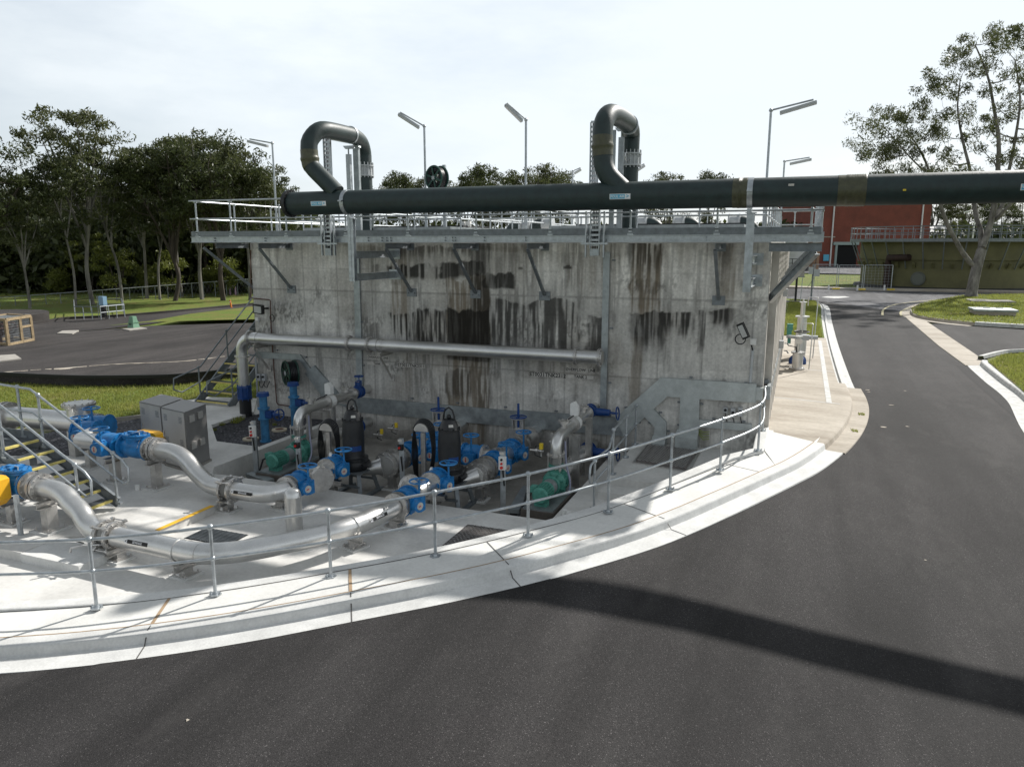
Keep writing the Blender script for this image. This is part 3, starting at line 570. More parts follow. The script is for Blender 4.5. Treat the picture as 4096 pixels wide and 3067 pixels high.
b.build('wall', concs, tank); MB().box((TX0 + .01, TY0 + .01, 5.001), (TX1 - .01, TY1 - .01, 5.12)).build('roof_slab', concs, tank)
side = M('side_wall_concrete', (.46, .43, .39), .85, 0, .25, 1.5, .1, 40, col2=(.62, .59, .54))
for k in range(13):       # vertical ribs of the side wall
    y = 17.75 + k * 1.02; MB().box((TX1 - .01, y, .55), (TX1 + .17, y + .42, 4.98)).build('rib', side, tank)
MB().box((TX1 - .02, 17.203, .5), (TX1 + .012, 30.6, 5.0)).build('side_face', side, tank)
# ------------------------------------------------------------------ walkway around the tank top
YB = 15.9; XL, XR = -15.53, .36
wk = thing('walkway', 'galvanised walkway with handrails running round the top of the concrete tank', 'walkway', (-7.6, 15.9, 5.03))
b = MB(); b.chan((XL, YB, 5.115), (XR, YB, 5.115), .09, .15)
b.chan((XR - .045, YB + .05, 5.115), (XR - .045, 28.3, 5.115), .09, .15); b.chan((XL + .045, YB + .05, 5.115), (XL + .045, 30.6, 5.115), .09, .15)
for px in (1063, 1475, 1530, 1548, 1565, 1782, 1812, 1822, 1938, 2103, 2823, 3098, 3288, 862):
    x = V(px, 955, YB).x
    for z in (5.145, 5.085): b.cyl((x, YB - .075, z), (x, YB - .05 + .04, z), .016, n=8)
b.build('edge_beam', galv, wk)
b = MB()
for k in range(34):      # grating bars of the front and side decks
    y = YB + .06 + k * .037
    if y < 17.1: b.box((XL + .1, y, 5.195), (XR - .05, y + .006, 5.225))
for k in range(int((XR - XL) / .6)): x = XL + .1 + k * .6; b.box((x, YB + .05, 5.19), (x + .03, 17.18, 5.222))
for k in range(12):
    x = TX1 + .06 + k * .08; b.box((x, 17.2, 5.195), (x + .006, 28.3, 5.225))
for k in range(20): b.box((TX1 + .02, 17.3 + k * .58, 5.19), (XR - .05, 17.32 + k * .58, 5.22))
b.box((XL + .1, 17.2, 5.19), (TX0, 30.6, 5.21))
b.build('grating', galvd, wk)
b = MB()
b.box((XL + .05, YB - .045, 5.20), (XR - .06, YB - .035, 5.335))
for z in (5.235, 5.30): b.box((XL + .05, YB - .055, z - .012), (XR - .06, YB - .047, z + .012))
b.box((XR - .07, YB + .0, 5.20), (XR - .06, 28.3, 5.32))
b.build('toe_board', galvd, wk)
# brackets under the deck
for px0, px1, x_ in ((1040, 1159, None), (1546, 1644, None), (1807, 1902, None), (2098, 2181, None), (2817, 2885, None), (900, 985, None)):
    x = V(px1, 1000, 17.2).x if px0 != 900 else TX0 - .05; b = MB()
    b.chan((x, YB + .02, 4.955), (x, 17.19, 4.955), .08, .13, .01)
    zt = 3.78 if px0 != 900 else 3.9
    if px0 == 900: b.beam((XL + .3, YB + .1, 4.9), (TX0, 17.3, 3.7), .07, .07)
    else:
        b.beam((x, YB + .06, 4.88), (x, 17.17, zt), .07, .05); b.box((x - .14, 17.165, zt - .13), (x + .14, 17.198, zt + .08)); b.box((x - .1, 17.17, 4.84), (x + .1, 17.198, 5.02))
        for s_ in (-.09, .09): b.cyl((x + s_, 17.13, zt - .04), (x + s_, 17.19, zt - .04), .016, n=6)
    b.build('bracket', galvd, wk)
b = MB(); b.chan((TX1, YB + .12, 4.94), (XR - .02, YB + .12, 4.94), .1, .17); b.build('bracket', galvd, wk)
b = MB(); b.chan((XR - .12, 16.3, 4.86), (TX1 + .02, 17.35, 3.78), .12, .16); b.build('bracket', galv, wk)
for y in (20.5, 24.5, 28):
    b = MB(); b.beam((XR - .1, y, 4.95), (TX1, y, 4.95), .1, .1); b.beam((XR - .12, y, 4.9), (TX1 + .02, y, 3.9), .08, .08); b.build('bracket', galvd, wk)
# handrail of the walkway
hr = 6.13; hm = 5.66
fx = [V(px, 900, YB).x for px in (790, 926, 1147, 1385, 1634, 1906, 2203, 2523, 2869, 3245)]
def rpost(bm_, x, y, z0, z1, r=.022):
    bm_.cyl((x, y, z0), (x, y, z1), r, n=8); bm_.box((x - .06, y - .03, z0 - .04), (x + .06, y + .03, z0 + .03)); bm_.box((x - .035, y - .035, z0 + .03), (x + .035, y + .035, z0 + .12))
    bm_.cyl((x - .05, y, z1 - .02), (x + .05, y, z1 - .02), .031, n=8); bm_.ball((x, y, hm + (z0 - 5.21)), .034, 8)
for x in fx: b = MB(); rpost(b, x, YB - .02, 5.22, hr); b.build('post', galv, wk)
b = MB(); b.cyl((XL + .02, YB - .02, hr), (XR - .05, YB - .02, hr), .022, n=8).cyl((XL + .02, YB - .02, hm), (XR - .05, YB - .02, hm), .02, n=8)
b.tube([(XL + .1, YB - .02, hr), (XL + .1, YB + .2, hr), (XL + .1, 30.4, hr)], .022, 8); b.cyl((XL + .1, YB - .02, hm), (XL + .1, 30.4, hm), .02, n=8)
b.cyl((XR - .04, YB - .02, hr), (XR - .04, 28.2, hr), .022, n=8).cyl((XR - .04, YB - .02, hm), (XR - .04, 28.2, hm), .02, n=8)
xi = -.80
b.cyl((-.75, 28.2, hr), (XR - .04, 28.2, hr), .022, n=8).cyl((-.75, 28.2, hm), (XR - .04, 28.2, hm), .02, n=8)
b.build('rail', galv, wk)
for k in range(9):
    b = MB(); rpost(b, XR - .04, YB + .9 + k * 1.4, 5.22, hr); b.build('post', galv, wk)
    b = MB(); rpost(b, XL + .1, YB + 1.6 + k * 1.6, 5.22, hr); b.build('post', galv, wk)
for x in (-.35,): b = MB(); rpost(b, x, 28.2, 5.22, hr); b.build('post', galv, wk)
# inner handrails on the roof: each enclosure is one thing
def rail_thing(name, label, cat, path, z0, height, r=.022, step=1.5, group=None, mat=galv, mid=True, posts=None, foot=True):
    t = thing(name, label, cat, (path[0][0], path[0][1], z0), group)
    P = [Vector((p[0], p[1], p[2] if len(p) > 2 else z0)) for p in path]; up = Vector((0, 0, height)); hm_ = Vector((0, 0, height * .54))
    b = MB(); b.tube([p + up for p in P], r, 8)
    if mid: b.tube([p + hm_ for p in P], r * .9, 8)
    b.build('rail', mat, t)
    pts = []
    if posts is None:
        for i in range(len(P) - 1):
            n = max(1, round((P[i + 1] - P[i]).length / step)); pts += [P[i].lerp(P[i + 1], k / n) for k in range(n)]
        pts.append(P[-1])
    else: pts = [Vector(p) for p in posts]
    for p in pts:
        b = MB(); b.cyl(p, p + up, r, n=8); b.ball(p + up, r * 1.55, 8); b.ball(p + hm_, r * 1.5, 8)
        if foot: b.box((p.x - .05, p.y - .04, p.z), (p.x + .05, p.y + .04, p.z + .015))
        b.build('post', mat, t)
    return t
z5 = 5.13
rail_thing('roof_handrail', 'inner handrail on the tank roof behind the left half of the big green pipe', 'handrail', [(-14.0, 29.5), (-14.0, 17.7), (-11.0, 17.7), (-8.3, 17.7), (-8.3, 29)], z5, .95)
rail_thing('roof_handrail', 'inner handrail on the tank roof behind the right half of the big green pipe', 'handrail', [(-7.6, 29), (-7.6, 18.0), (-6.6, 17.7), (-.82, 17.7), (-.82, 28.2)], z5, .95)
rail_thing('roof_handrail', 'far cross handrail along the back edge of the tank roof', 'handrail', [(-13.8, 30.2), (-1, 30.2)], z5, .95, step=1.3)
# low hatch boxes with black rims
hb = [((-13.3, 17.9), (-8.7, 20.6)), ((-6.0, 18.0), (-1.3, 20.5))]
for (a, c), lb in zip(hb, ('low galvanised hatch box on the left half of the tank roof', 'low galvanised hatch box on the right half of the tank roof')):
    t = thing('hatch_box', lb, 'hatch box', (a[0], a[1], z5)); MB().box((a[0], a[1], z5), (c[0], c[1], 5.45)).build('curb', galvs, t)
    b = MB(); b.box((a[0] - .03 + .5, a[1] + .8, 5.452), (c[0], c[1], 5.5)); b.bolts(((a[0] + c[0]) / 2, a[1] + .8, 5.47), (0, 1, 0), .001, 1)
    for k in range(10): x = a[0] + .8 + k * .4; b.cyl((x, a[1] + .78, 5.475), (x, a[1] + .8, 5.475), .018, n=6)
    b.build('lid', black, t)
for i, (px, lb) in enumerate(((2170, 'short dark green bend pipe on the tank roof right of the hose reel'), (2085, 'dark green bend pipe beside the white boxes on the tank roof'), (2590, 'dark green bend pipe arch behind the right label on the roof'), (2740, 'dark green bend pipe arch on the roof nearer the right clamp'), (2960, 'dark green bend pipe arch at the right end of the roof'))):
    c = V(px, 930, 22.5); t = thing('bend_pipe', lb, 'pipe', (c.x, c.y, z5)); s_ = 1 if i > 1 else -1
    MB().tube([(c.x + s_ * .42 * math.sin(a) - s_ * .42 * 0, c.y, 5.2 + .42 * math.cos(a)) for a in np.linspace(0, math.pi / 2, 9)] + [(c.x + s_ * .42, c.y, 5.13)], .17, 14).build('bend', frp, t)
    MB().lathe((c.x, c.y, 5.62), (-s_, 0, 0), [(0, .17), (.02, .17), (.02, .24), (.06, .24), (.06, .17), (.3, .17), (.3, .24), (.34, .24)], 18).build('flange', grey, t)
t = thing('junction_boxes', 'pair of small white boxes on a stub post on the tank roof', 'electrical box', (V(1860, 900, 19).x, 19, z5)); c = OFF[t]
for k in (0, .17): MB().box((c.x - .16 + k, 19, 5.47), (c.x - .02 + k, 19.1, 5.62)).build('box', white, t)
MB().box((c.x - .09, 19.03, 5.13), (c.x - .03, 19.07, 5.47)).build('post', galv, t)
# roof lamp posts
def lamp(px, pyt, pyb, Y, dx, dz, label, dy=0.):
    top = V(px, pyt, Y); t = thing('lamp_post', label, 'lamp post', (top.x, Y, 5.13), 'fluorescent lamp posts on the tank roof')
    b = MB(); b.cyl((top.x, Y, 5.13), (top.x, Y, 5.95), .045, n=10); b.cyl((top.x, Y, 5.95), (top.x, Y, top.z), .03, n=10); b.ball((top.x, Y, top.z), .05, 8); b.build('pole', galv, t)
    e = Vector((top.x + dx, Y + dy, top.z + dz)); MB().cyl((top.x, Y, top.z), e, .022, n=8).build('arm', galv, t)
    a = Vector((top.x + dx * .22, Y + dy * .22, top.z + dz * .22 - .10)); c = Vector((top.x + dx * 1.08, Y + dy * 1.08, top.z + dz * 1.08 - .06)) 
    h_ = MB(); h_.beam(a, c, .11, .05); h_.build('housing', grey, t); m_ = MB(); m_.beam(a - Vector((0, 0, .035)), c - Vector((0, 0, .035)), .1, .045); m_.build('diffuser', lens, t)
lamp(1089, 573, 790, 19.5, -.85, .16, 'leftmost lamp post, its arm pointing left in front of the trees')
lamp(1697, 505, 740, 18.5, -.5, .32, 'lamp post just left of the green hose reel', dy=-.4)
lamp(2104, 480, 730, 18.5, -.36, .36, 'lamp post halfway between the two pipe loops', dy=-.4)
lamp(3084, 442, 711, 19.5, .93, .18, 'tallest lamp post at the right end of the tank roof')
lamp(3138, 646, 710, 28.0, .8, .1, 'smaller looking lamp post behind the tallest one at the right')
lamp(2291, 685, 730, 29, .32, .12, 'tiny distant lamp post left of the right pipe loop')
lamp(2546, 672, 720, 29, .3, .14, 'tiny distant lamp just right of the right pipe loop')
# ------------------------------------------------------------------ hose reels
def reel(c, R, wd, ax, label, lit):
    t = thing('hose_reel', label, 'hose reel', c); c = Vector(c); a, u, v = frame(ax); up = Vector((0, 0, 1)); sd = a.cross(up).normalized()
    dark = M('reel_green_' + lit, (.012, .06, .045) if lit == 'roof' else (.01, .045, .03), .4, 0, .2, 10)  # lit and shaded copy of one green, wall reel darkened for its shade
    for k, nm in ((-1, 'disc'), (1, 'disc')):
        b = MB(); o = c + a * (k * wd / 2); b.torus(o, a, R * .93, R * .075, 32, 6)
        for i in range(6):
            th = i * math.pi / 3 + .3; d_ = sd * math.cos(th) + up * math.sin(th); b.beam(o + d_ * R * .15, o + d_ * R * .95, R * .16, .012, a)
        b.cyl(o - a * .01, o + a * .012, R * .26, n=20); b.build(nm, dark, t)
    b = MB()
    for i in range(6):
        for j in range(3): b.torus(c + a * (-wd / 2 + wd * (i + .5) / 6), a, R * (.84 - j * .13), wd / 13, 28, 5)
    b.build('hose', black, t)
    b = MB(); b.cyl(c - a * wd * .5, c + a * (wd / 2 + .03), R * .13, n=12); b.bolts(c + a * (wd / 2 + .01), a, R * .17, 6, .012, .02); b.build('hub', grey, t)
    return t, a
rc = V(1748, 713, 18.3); t, a = reel(rc, .33, .24, (-.35, -.94, 0), 'dark green hose reel standing above the big green pipe on the roof', 'roof')
MB().box((rc.x + .1, rc.y + .12, 5.13), (rc.x + .18, rc.y + .2, rc.z + .35)).build('post', galv, t)
rc = V(1155, 1492, 16.88); rc.y = 16.95; t, a = reel(rc, .36, .26, (-.55, -.83, 0), 'dark green hose reel mounted low on the left of the stained wall', 'wall')
MB().box((rc.x - .05, 17.0, rc.z - .2), (rc.x + .05, 17.2, rc.z + .2)).build('mounting', blackp, t)
# ================================================================== FOUL AIR PIPE over the walkway
PY, PZ, PR = 15.25, 5.965, .275
zA = lambda x: PZ + (5.935 - 5.965) * 0
fp = thing('foul_air_pipe', 'huge dark green pipe running straight above the walkway with two tall loops', 'pipe', (-7, PY, PZ))
x0 = V(1165, 820, PY).x
MB().cyl((x0 + .02, PY, PZ), (9.5, PY, PZ), PR, n=48).build('pipe', frp, fp)
b = MB(); b.lathe((x0 - .07, PY, PZ), (1, 0, 0), [(0, PR + .045), (.05, PR + .045), (.051, PR + .052), (.1, PR + .052)], 40); b.bolts((x0 - .02, PY, PZ), (1, 0, 0), PR + .02, 20, .014, .08); b.build('end_flange', black, fp)
def xat(px, py=800): return V(px, py, PY - PR * .7).x
for a, c, nm in ((2928, 2990, 'joint_tape'), (3348, 3462, 'joint_tape')):
    xa, xb = xat(a), xat(c); n = 24; pr_ = []
    for i in range(n + 1): pr_.append(((xb - xa) * i / n, PR + .006 + .008 * abs(math.sin(i * 1.7)) * (i > n * .3)))
    MB().lathe((xa, PY, PZ), (1, 0, 0), pr_, 40).build(nm, frpo, fp)
for a in (1372, 2998):
    x = xat(a) if a == 1372 else xat(2998); b = MB(); b.lathe((x - .05, PY, PZ), (1, 0, 0), [(0, PR), (0, PR + .014), (.10, PR + .014), (.10, PR)], 40)
    b.cb((x, PY - PR - .03, PZ + .02), (.1, .09, .03)); b.build('clamp', galv, fp)
def sticker(px, txt, length, parent):
    xc = xat(px, 800); th0 = math.radians(186); hgt = .085
    def pl(xx, yy, e): a = th0 - yy / PR; return Vector((xc + xx, PY + math.cos(a) * (PR + e), PZ + math.sin(a) * (PR + e)))
    def patch(x_0, x_1, y0, y1, e, nm, m):
        b = MB(); n = 6
        P = [pl(x_0 if s_ == 0 else x_1, y0 + (y1 - y0) * k / n, e) for k in range(n + 1) for s_ in (0, 1)]
        b.add(P, [(2 * k, 2 * k + 1, 2 * k + 3, 2 * k + 2) for k in range(n)]); return b.build(nm, m, parent)
    patch(-length / 2 - .012, length / 2 + .012, -hgt / 2 - .01, hgt / 2 + .01, .004, 'label_border', wtext); patch(-length / 2, length / 2 - .1, -hgt / 2, hgt / 2, .006, 'label', cyan)
    textmesh(txt, .066, lambda a, c: pl(a - .05, c, .009), wtext, parent)
    textmesh('>', .11, lambda a, c: pl(a + length / 2 - .045, c, .009), cyan, parent)
sticker(1281, 'FOUL AIR', .40, fp); sticker(2483, 'FOUL AIR', .40, fp); sticker(4125, 'FOUL AIR', .36, fp)
MB().cb((xat(3165, 745), PY - PR * .93, PZ + .11), (.1, .01, .04)).build('name_plate', plateg, fp)
MB().cb((xat(3612, 800), PY - PR - .003, PZ - .03), (.05, .01, .03)).build('name_plate', yellow, fp)
# loops: rise from the main pipe, turn over and come down on the tank roof behind
def arc(c, u, v, R, a0, a1, n=10): return [Vector(c) + Vector(u) * (R * math.cos(a)) + Vector(v) * (R * math.sin(a)) for a in np.linspace(math.radians(a0), math.radians(a1), n)]
def Pt(px, py, Y): return V(px, py, Y)
R_ = .20
def loop(front, rear, tape, rad=R_):
    pts = catmull([np.array(p) for p in front], 60); MB().tube([Vector(p) for p in pts], rad, 28).build('riser_loop', frp, fp)
    for (a, c) in tape:
        fine_ = catmull([np.array(p) for p in front], 260); i0 = min(range(260), key=lambda i: np.linalg.norm(fine_[i] - np.array(a))); i1 = min(range(260), key=lambda i: np.linalg.norm(fine_[i] - np.array(c))); i0, i1 = min(i0, i1) - 3, max(i0, i1) + 3; m = i1 - i0
        MB().tube([Vector(p) for p in fine_[i0:i1 + 1]], [rad + .006 + (.018 * math.exp(-((k / m - .5) * 9) ** 2)) for k in range(m + 1)], 28, cap=False).build('joint_tape', frpo, fp)
# left loop (plane slightly turned, front leg nearer, rear leg drops behind)
Yf, Yr = PY, 17.9
L = [Pt(1348, 772, Yf), Pt(1300, 722, Yf), Pt(1250, 670, Yf + .01), Pt(1240, 640, Yf + .01), Pt(1236, 580, Yf + .02), Pt(1244, 555, Yf + .08), Pt(1268, 528, Yf + .25), Pt(1300, 520, Yf + .5), Pt(1370, 533, Yf + 1.3), Pt(1415, 546, Yf + 1.9), Pt(1443, 570, Yf + 2.4), Pt(1455, 610, Yr), Pt(1457, 650, Yr)]
loop(L + [Vector((L[-1].x, Yr, 6.9)), Vector((L[-1].x, Yr, 5.2))], None, ((Pt(1236, 617, Yf + .01), Pt(1236, 657, Yf + .01)),))
Rx = Pt(2492, 600, 17.9).x
Rr = [Pt(2490, 760, Yf), Pt(2440, 710, Yf), Pt(2422, 680, Yf), Pt(2413, 645, Yf + .02), Pt(2410, 560, Yf + .04), Pt(2414, 500, Yf + .1), Pt(2428, 466, Yf + .3), Pt(2450, 458, Yf + .6), Pt(2490, 478, Yf + 1.5), Pt(2515, 500, Yf + 2.1), Pt(2524, 530, 17.85), Vector((Pt(2523, 580, 17.9).x, 17.9, Pt(2523, 580, 17.9).z)), Vector((Pt(2520, 620, 17.9).x, 17.9, 6.5)), Vector((Pt(2520, 640, 17.9).x, 17.9, 5.2))]
loop(Rr, None, ((Pt(2408, 562, Yf + .03), Pt(2408, 612, Yf + .03)),), .205)
for px, py in ((1457, 682), (2522, 637)):
    c = Pt(px, py, 17.9); b = MB(); b.lathe((c.x, 17.9, c.z - .16), (0, 0, 1), [(0, .26), (.03, .26), (.03, .21), (.26, .21), (.26, .26), (.29, .26)], 28); b.bolts((c.x, 17.9, c.z), (0, 0, 1), .24, 16, .012, .2); b.build('damper', grey, fp)
    MB().torus((c.x - .02, 17.62, c.z + .03), (1, -.3, 0), .1, .012, 20, 6).build('handwheel', steel, fp)
# saddle clamps on the loops
for p, q in ((Pt(1400, 540, Yf + 1.7), Pt(1412, 543, Yf + 1.85)), (Pt(2514, 498, Yf + 2.0), Pt(2518, 504, Yf + 2.2))):
    d_ = (q - p).normalized(); MB().lathe(p, d_, [(0, R_), (0, R_ + .02), (.06, R_ + .02), (.06, R_)], 28).build('clamp', galv, fp)
for (x, Y, zt, lb) in ((Pt(1385, 600, 17.2).x, 17.3, Pt(1385, 597, 17.2).z, 'galvanised prop under the left pipe loop'), (Pt(2486, 560, 17.4).x, 17.4, Pt(2486, 528, 17.4).z, 'galvanised prop under the right pipe loop')):
    t = thing('pipe_prop', lb, 'support', (x, Y, 5.13)); MB().box((x - .06, Y - .05, 5.13), (x + .06, Y + .05, zt - .12)).build('column', galv, t)
    b = MB(); b.cyl((x, Y, zt - .12), (x, Y, zt + .03), .02, n=8); b.plate([(x - .17, Y, zt + .1), (x - .1, Y, zt + .02), (x + .1, Y, zt + .02), (x + .17, Y, zt + .1)], (0, 1, 0), .08); b.build('saddle', galv, t)
# posts that carry the pipe, bracketed from the wall
for px, pyb, pybs, lb in ((1410, 1125, ((1020, 1.0), (1110, 1.0)), 'galvanised pipe post at the left with two beams tied back to the wall'), (2996, 1168, ((1044, 1.), (1140, 1.)), 'galvanised pipe post at the right end of the stained wall')):
    c = V(px, 1000, PY); zb = V(px - 10 if px < 2000 else px - 10, pyb, PY).z; t = thing('pipe_post', lb, 'post', (c.x, PY, zb))
    b = MB(); b.box((c.x - .075, PY - .07, zb), (c.x + .0, PY - .06, PZ - PR - .02)); b.chan((c.x, PY, zb), (c.x, PY, PZ - PR - .1), .14, .12, .012, up=(0, 1, 0)); b.build('column', galv, t)
    b = MB(); b.cb((c.x, PY, PZ - PR - .1), (.2, .2, .015)).cb((c.x, PY, PZ - PR - .05), (.02, .2, .1)); b.build('saddle', galv, t)
    for py, _ in pybs:
        z = V(px, py, PY).z; b = MB(); b.chan((c.x + .02, PY + .07, z), (c.x + .02, 17.18, z), .1, .17, .012); b.box((c.x - .15, 17.16, z - .13), (c.x + .19, 17.197, z + .13))
        for s_ in (-.11, .15): b.cyl((c.x + s_, 17.13, z), (c.x + s_, 17.19, z), .02, n=6)
        b.build('bracket', galv, t)
# cable ladders climbing past the pipe
def ladder(x, Y, z0, z1, w_, label, top=None, w2=True):
    t = thing('cable_ladder', label, 'cable ladder', (x, Y, z0)); b = MB()
    for s_ in (-1, 1): b.box((x + s_ * w_ / 2 - .01, Y - .03, z0), (x + s_ * w_ / 2 + .01, Y + .05, z1))
    b.build('side_rail', galv, t); b = MB(); k = z0 + .06
    while k < z1: b.box((x - w_ / 2, Y - .0, k), (x + w_ / 2, Y + .02, k + .045)); k += .105
    b.build('rung', galv, t); b = MB()
    for i, m_ in enumerate((-.3, -.12, .08, .28)): b.cyl((x + m_ * w_ * .9, Y + .035, z0), (x + m_ * w_ * .9, Y + .035, z1), .012, n=6)
    b.build('cable', black, t)
    if w2:
        b = MB()
        for s_ in (-1, 1): b.box((x + s_ * (w_ / 2 + .1) - .015, YB - .16, 4.72), (x + s_ * (w_ / 2 + .1) + .015, YB - .1, 5.69)); b.box((x + s_ * (w_ / 2 + .1) - .02, YB - .1, 5.05), (x + s_ * (w_ / 2 + .1) + .02, YB - .045, 5.12))
        b.box((x - w_ / 2 - .2, YB - .19, 4.99), (x + w_ / 2 + .2, YB - .16, 5.03)); b.build('frame', galv, t)
    return t
lx = V(1313, 900, YB - .1).x
t = ladder(lx, YB - .13, 4.9, 5.7, .17, 'cable ladder section below the pipe under the left loop')
b = MB(); b.box((lx - .085, YB - .16, 4.72), (lx + .085, YB - .08, 4.9)); b.build('end_cover', galvs, t)
t = ladder(V(1309, 620, 16.6).x, 16.6, 6.0, V(1309, 552, 16.6).z, .19, 'cable ladder standing inside the left pipe loop', w2=False)
a = V(1309, 552, 16.6); c = V(1425, 575, 17.3)
b = MB(); b.beam(a, c, .12, .05); b.beam(c, c + Vector((.08, 0, -.12)), .1, .08); b.beam(Vector((V(1425, 600, 17.3).x, 17.3, c.z - .12)), Vector((V(1425, 600, 17.3).x, 17.3, 5.13)), .16, .09, up=(0, 1, 0)); b.build('tray', galvs, t)
rx = V(2382, 900, YB - .1).x
t = ladder(rx, YB - .13, 4.9, 5.7, .2, 'cable ladder section below the pipe under the right loop'); MB().box((rx - .1, YB - .16, 4.75), (rx + .1, YB - .08, 4.9)).build('end_cover', galvs, t)
t = ladder(V(2376, 620, 16.6).x, 16.6, 6.0, V(2372, 490, 16.6).z, .17, 'cable ladder standing left of the right pipe loop', w2=False)
x = V(2452, 600, 16.9).x; MB().box((x - .06, 16.9, 5.2), (x + .05, 16.96, V(2452, 520, 16.9).z)).build('tray', galvs, t)
# ================================================================== THINGS ON THE FRONT WALL
WY = 17.2
def trunk(label, polys, mat=None, t_=.07, clips=(), cat='cable duct'):
    cx = polys[0][0]; p = V(cx[0], cx[1], WY); t = thing('cable_duct', label, cat, (p.x, WY, p.z))
    for i, poly in enumerate(polys):
        pts = [V(x, y, WY) - Vector((0, .0, 0)) for x, y in poly]; pts = [Vector((q.x, WY - t_ - i * .003, q.z)) for q in pts]
        b = MB(); b.plate(pts, (0, 1, 0), t_ + i * .003 - .002); b.build('duct', mat or (ductm if polys[0][0][0] > 2460 else galvs), t)  # lower left ducts take the darker sheet, their shade put into the colour
    for c in clips:
        q = V(c[0], c[1], WY); MB().cb((q.x, WY - .03, q.z), (.07, .05, .035)).build('clip', galvd, t)
    return t
trunk('narrow vertical cable duct running down the wall at the left', [[(1417, 1010), (1440, 1010), (1456, 1556), (1432, 1556)]], clips=((1449, 1287), (1455, 1460)))
trunk('narrow vertical cable duct running down the wall past the overflow pipe end', [[(2416, 1024), (2442, 1026), (2426, 1664), (2402, 1660)], [(2415, 1008), (2442, 1008), (2442, 1026), (2416, 1024)]], clips=((2456, 1041), (2446, 1312), (2440, 1530)))
trunk('long low horizontal cable duct along the foot of the stained wall', [[(1442, 1588), (2180, 1652), (2180, 1716), (1442, 1647)], [(2078, 1639), (2465, 1668), (2500, 1742), (2078, 1706)]], clips=((1650, 1592), (1832, 1610), (2024, 1627), (2226, 1643), (2441, 1660)))
trunk('stepped cable duct slanting down behind the wall hose reel', [[(1030, 1405), (1205, 1417), (1203, 1439), (1030, 1430)], [(1205, 1417), (1248, 1475), (1236, 1485), (1203, 1439)], [(1262, 1460), (1361, 1576), (1300, 1592), (1226, 1492)], [(1361, 1576), (1442, 1588), (1442, 1647), (1300, 1592)]], clips=((1226, 1428), (1110, 1400)))
trunk('wide cable duct climbing right and running to the tank corner above the hatch', [[(2465, 1668), (2645, 1508), (2671, 1583), (2500, 1742)], [(2645, 1508), (3027, 1533), (3024, 1608), (2671, 1583)], [(2724, 1586), (2800, 1592), (2797, 1691), (2720, 1690)], [(2720, 1690), (2797, 1691), (2792, 1799), (2710, 1792)], [(2618, 1633), (2668, 1686), (2622, 1704), (2582, 1664)], [(2668, 1686), (2668, 1779), (2614, 1772), (2622, 1704)], [(2797, 1675), (3009, 1693), (3008, 1720), (2797, 1703)], [(3027, 1546), (3055, 1548), (3050, 1598), (3025, 1597)]], t_=.1, clips=((2765, 1508), (2643, 1648), (2600, 1690), (2675, 1722), (2717, 1607), (2808, 1614), (2505, 1628), (2856, 1672), (2976, 1684), (2984, 1530), (2716, 1698), (2558, 1688)))
# kicked-out feet of the two ducts
for x0_, x1_, ya, yb, pl in ((2710, 2797, 1712, 1799, 'd'), (2614, 2668, 1735, 1779, 'e')):
    p, q = V(x0_, ya, WY), V(x1_, ya, WY); b = MB(); b.plate([(p.x, WY - .1, p.z), (p.x, WY - .32, p.z - .14), (p.x, WY - .32, .312), (p.x, WY - .1, .312)], (1, 0, 0), q.x - p.x)
    o = b.build('cable_duct', ductm); tag(o, 'flared sheet metal duct foot %s on the platform' % ('wider one, right of the other,' if pl == 'd' else 'narrower one, left of the other,'), 'duct')
# side wall duct with clips
t = thing('side_duct', 'long white sunlit cable duct along the side wall of the tank beside the path', 'cable duct', (TX1 + .1, 18, 1.5))
MB().box((TX1 + .10, 17.25, 1.56), (TX1 + .17, 28.5, 1.86)).build('duct', galvs, t)
for k in range(9): MB().box((TX1 + .02, 17.6 + k * 1.2, 1.86), (TX1 + .12, 17.7 + k * 1.2, 1.95)).build('clip', galvd, t)
for k, (px, py, Y) in enumerate(((3136, 1160, 26), (3126, 1180, 24), (3130, 1290, 23))):
    tag(MB().cb((TX1 + .2, Y, [3.9, 3.55, 2.1][k]), (.2, .2, .22)).build('light_fitting', grey), ['highest small grey fitting on the side wall', 'small grey fitting just below the highest one on the side wall', 'small white box low on the side wall above the duct'][k], 'fitting')
# overflow pipe
OY, OR_ = 16.78, .16
def oz(px, py): return V(px, py, OY)
o1 = oz(1050, 1362); o2 = oz(2412, 1421); oz_ = (o1.z + o2.z) / 2
op_ = thing('overflow_pipe', 'long stainless pipe fixed along the stained wall and bending down at its left end', 'pipe', (o1.x, OY, oz_))
vx = oz(972, 1480).x; xe = oz(2410, 1420).x
b = MB(); b.tube([(xe, OY, oz_), (vx + .42, OY, oz_)] + [(vx + .42 - .42 * math.sin(a), OY, oz_ - .42 + .42 * math.cos(a)) for a in np.linspace(.1, math.pi / 2, 9)] + [(vx, OY, .95)], OR_, 26); b.build('pipe', steel, op_)
def flange(c, ax, r, parent, th=.05, m=steeld, nb=12, n=28, gasket=True, nm='flange'):
    a = Vector(ax).normalized(); c = Vector(c); b = MB(); b.lathe(c - a * th / 2, a, [(0, r * .9), (0, r), (th * .42, r), (th * .42, r * .93), (th * .58, r * .93), (th * .58, r), (th, r), (th, r * .9)], n); b.bolts(c, a, r * .87, nb, r * .055, th * .95)
    return b.build(nm, m, parent)
for px in (1002, 1398, 1478, 2306, 2400): flange((oz(px, 1380).x, OY, oz_), (1, 0, 0), OR_ * 1.36, op_, .05)
flange((vx, OY, oz_ - .55), (0, 0, 1), OR_ * 1.32, op_, .04, nb=10)
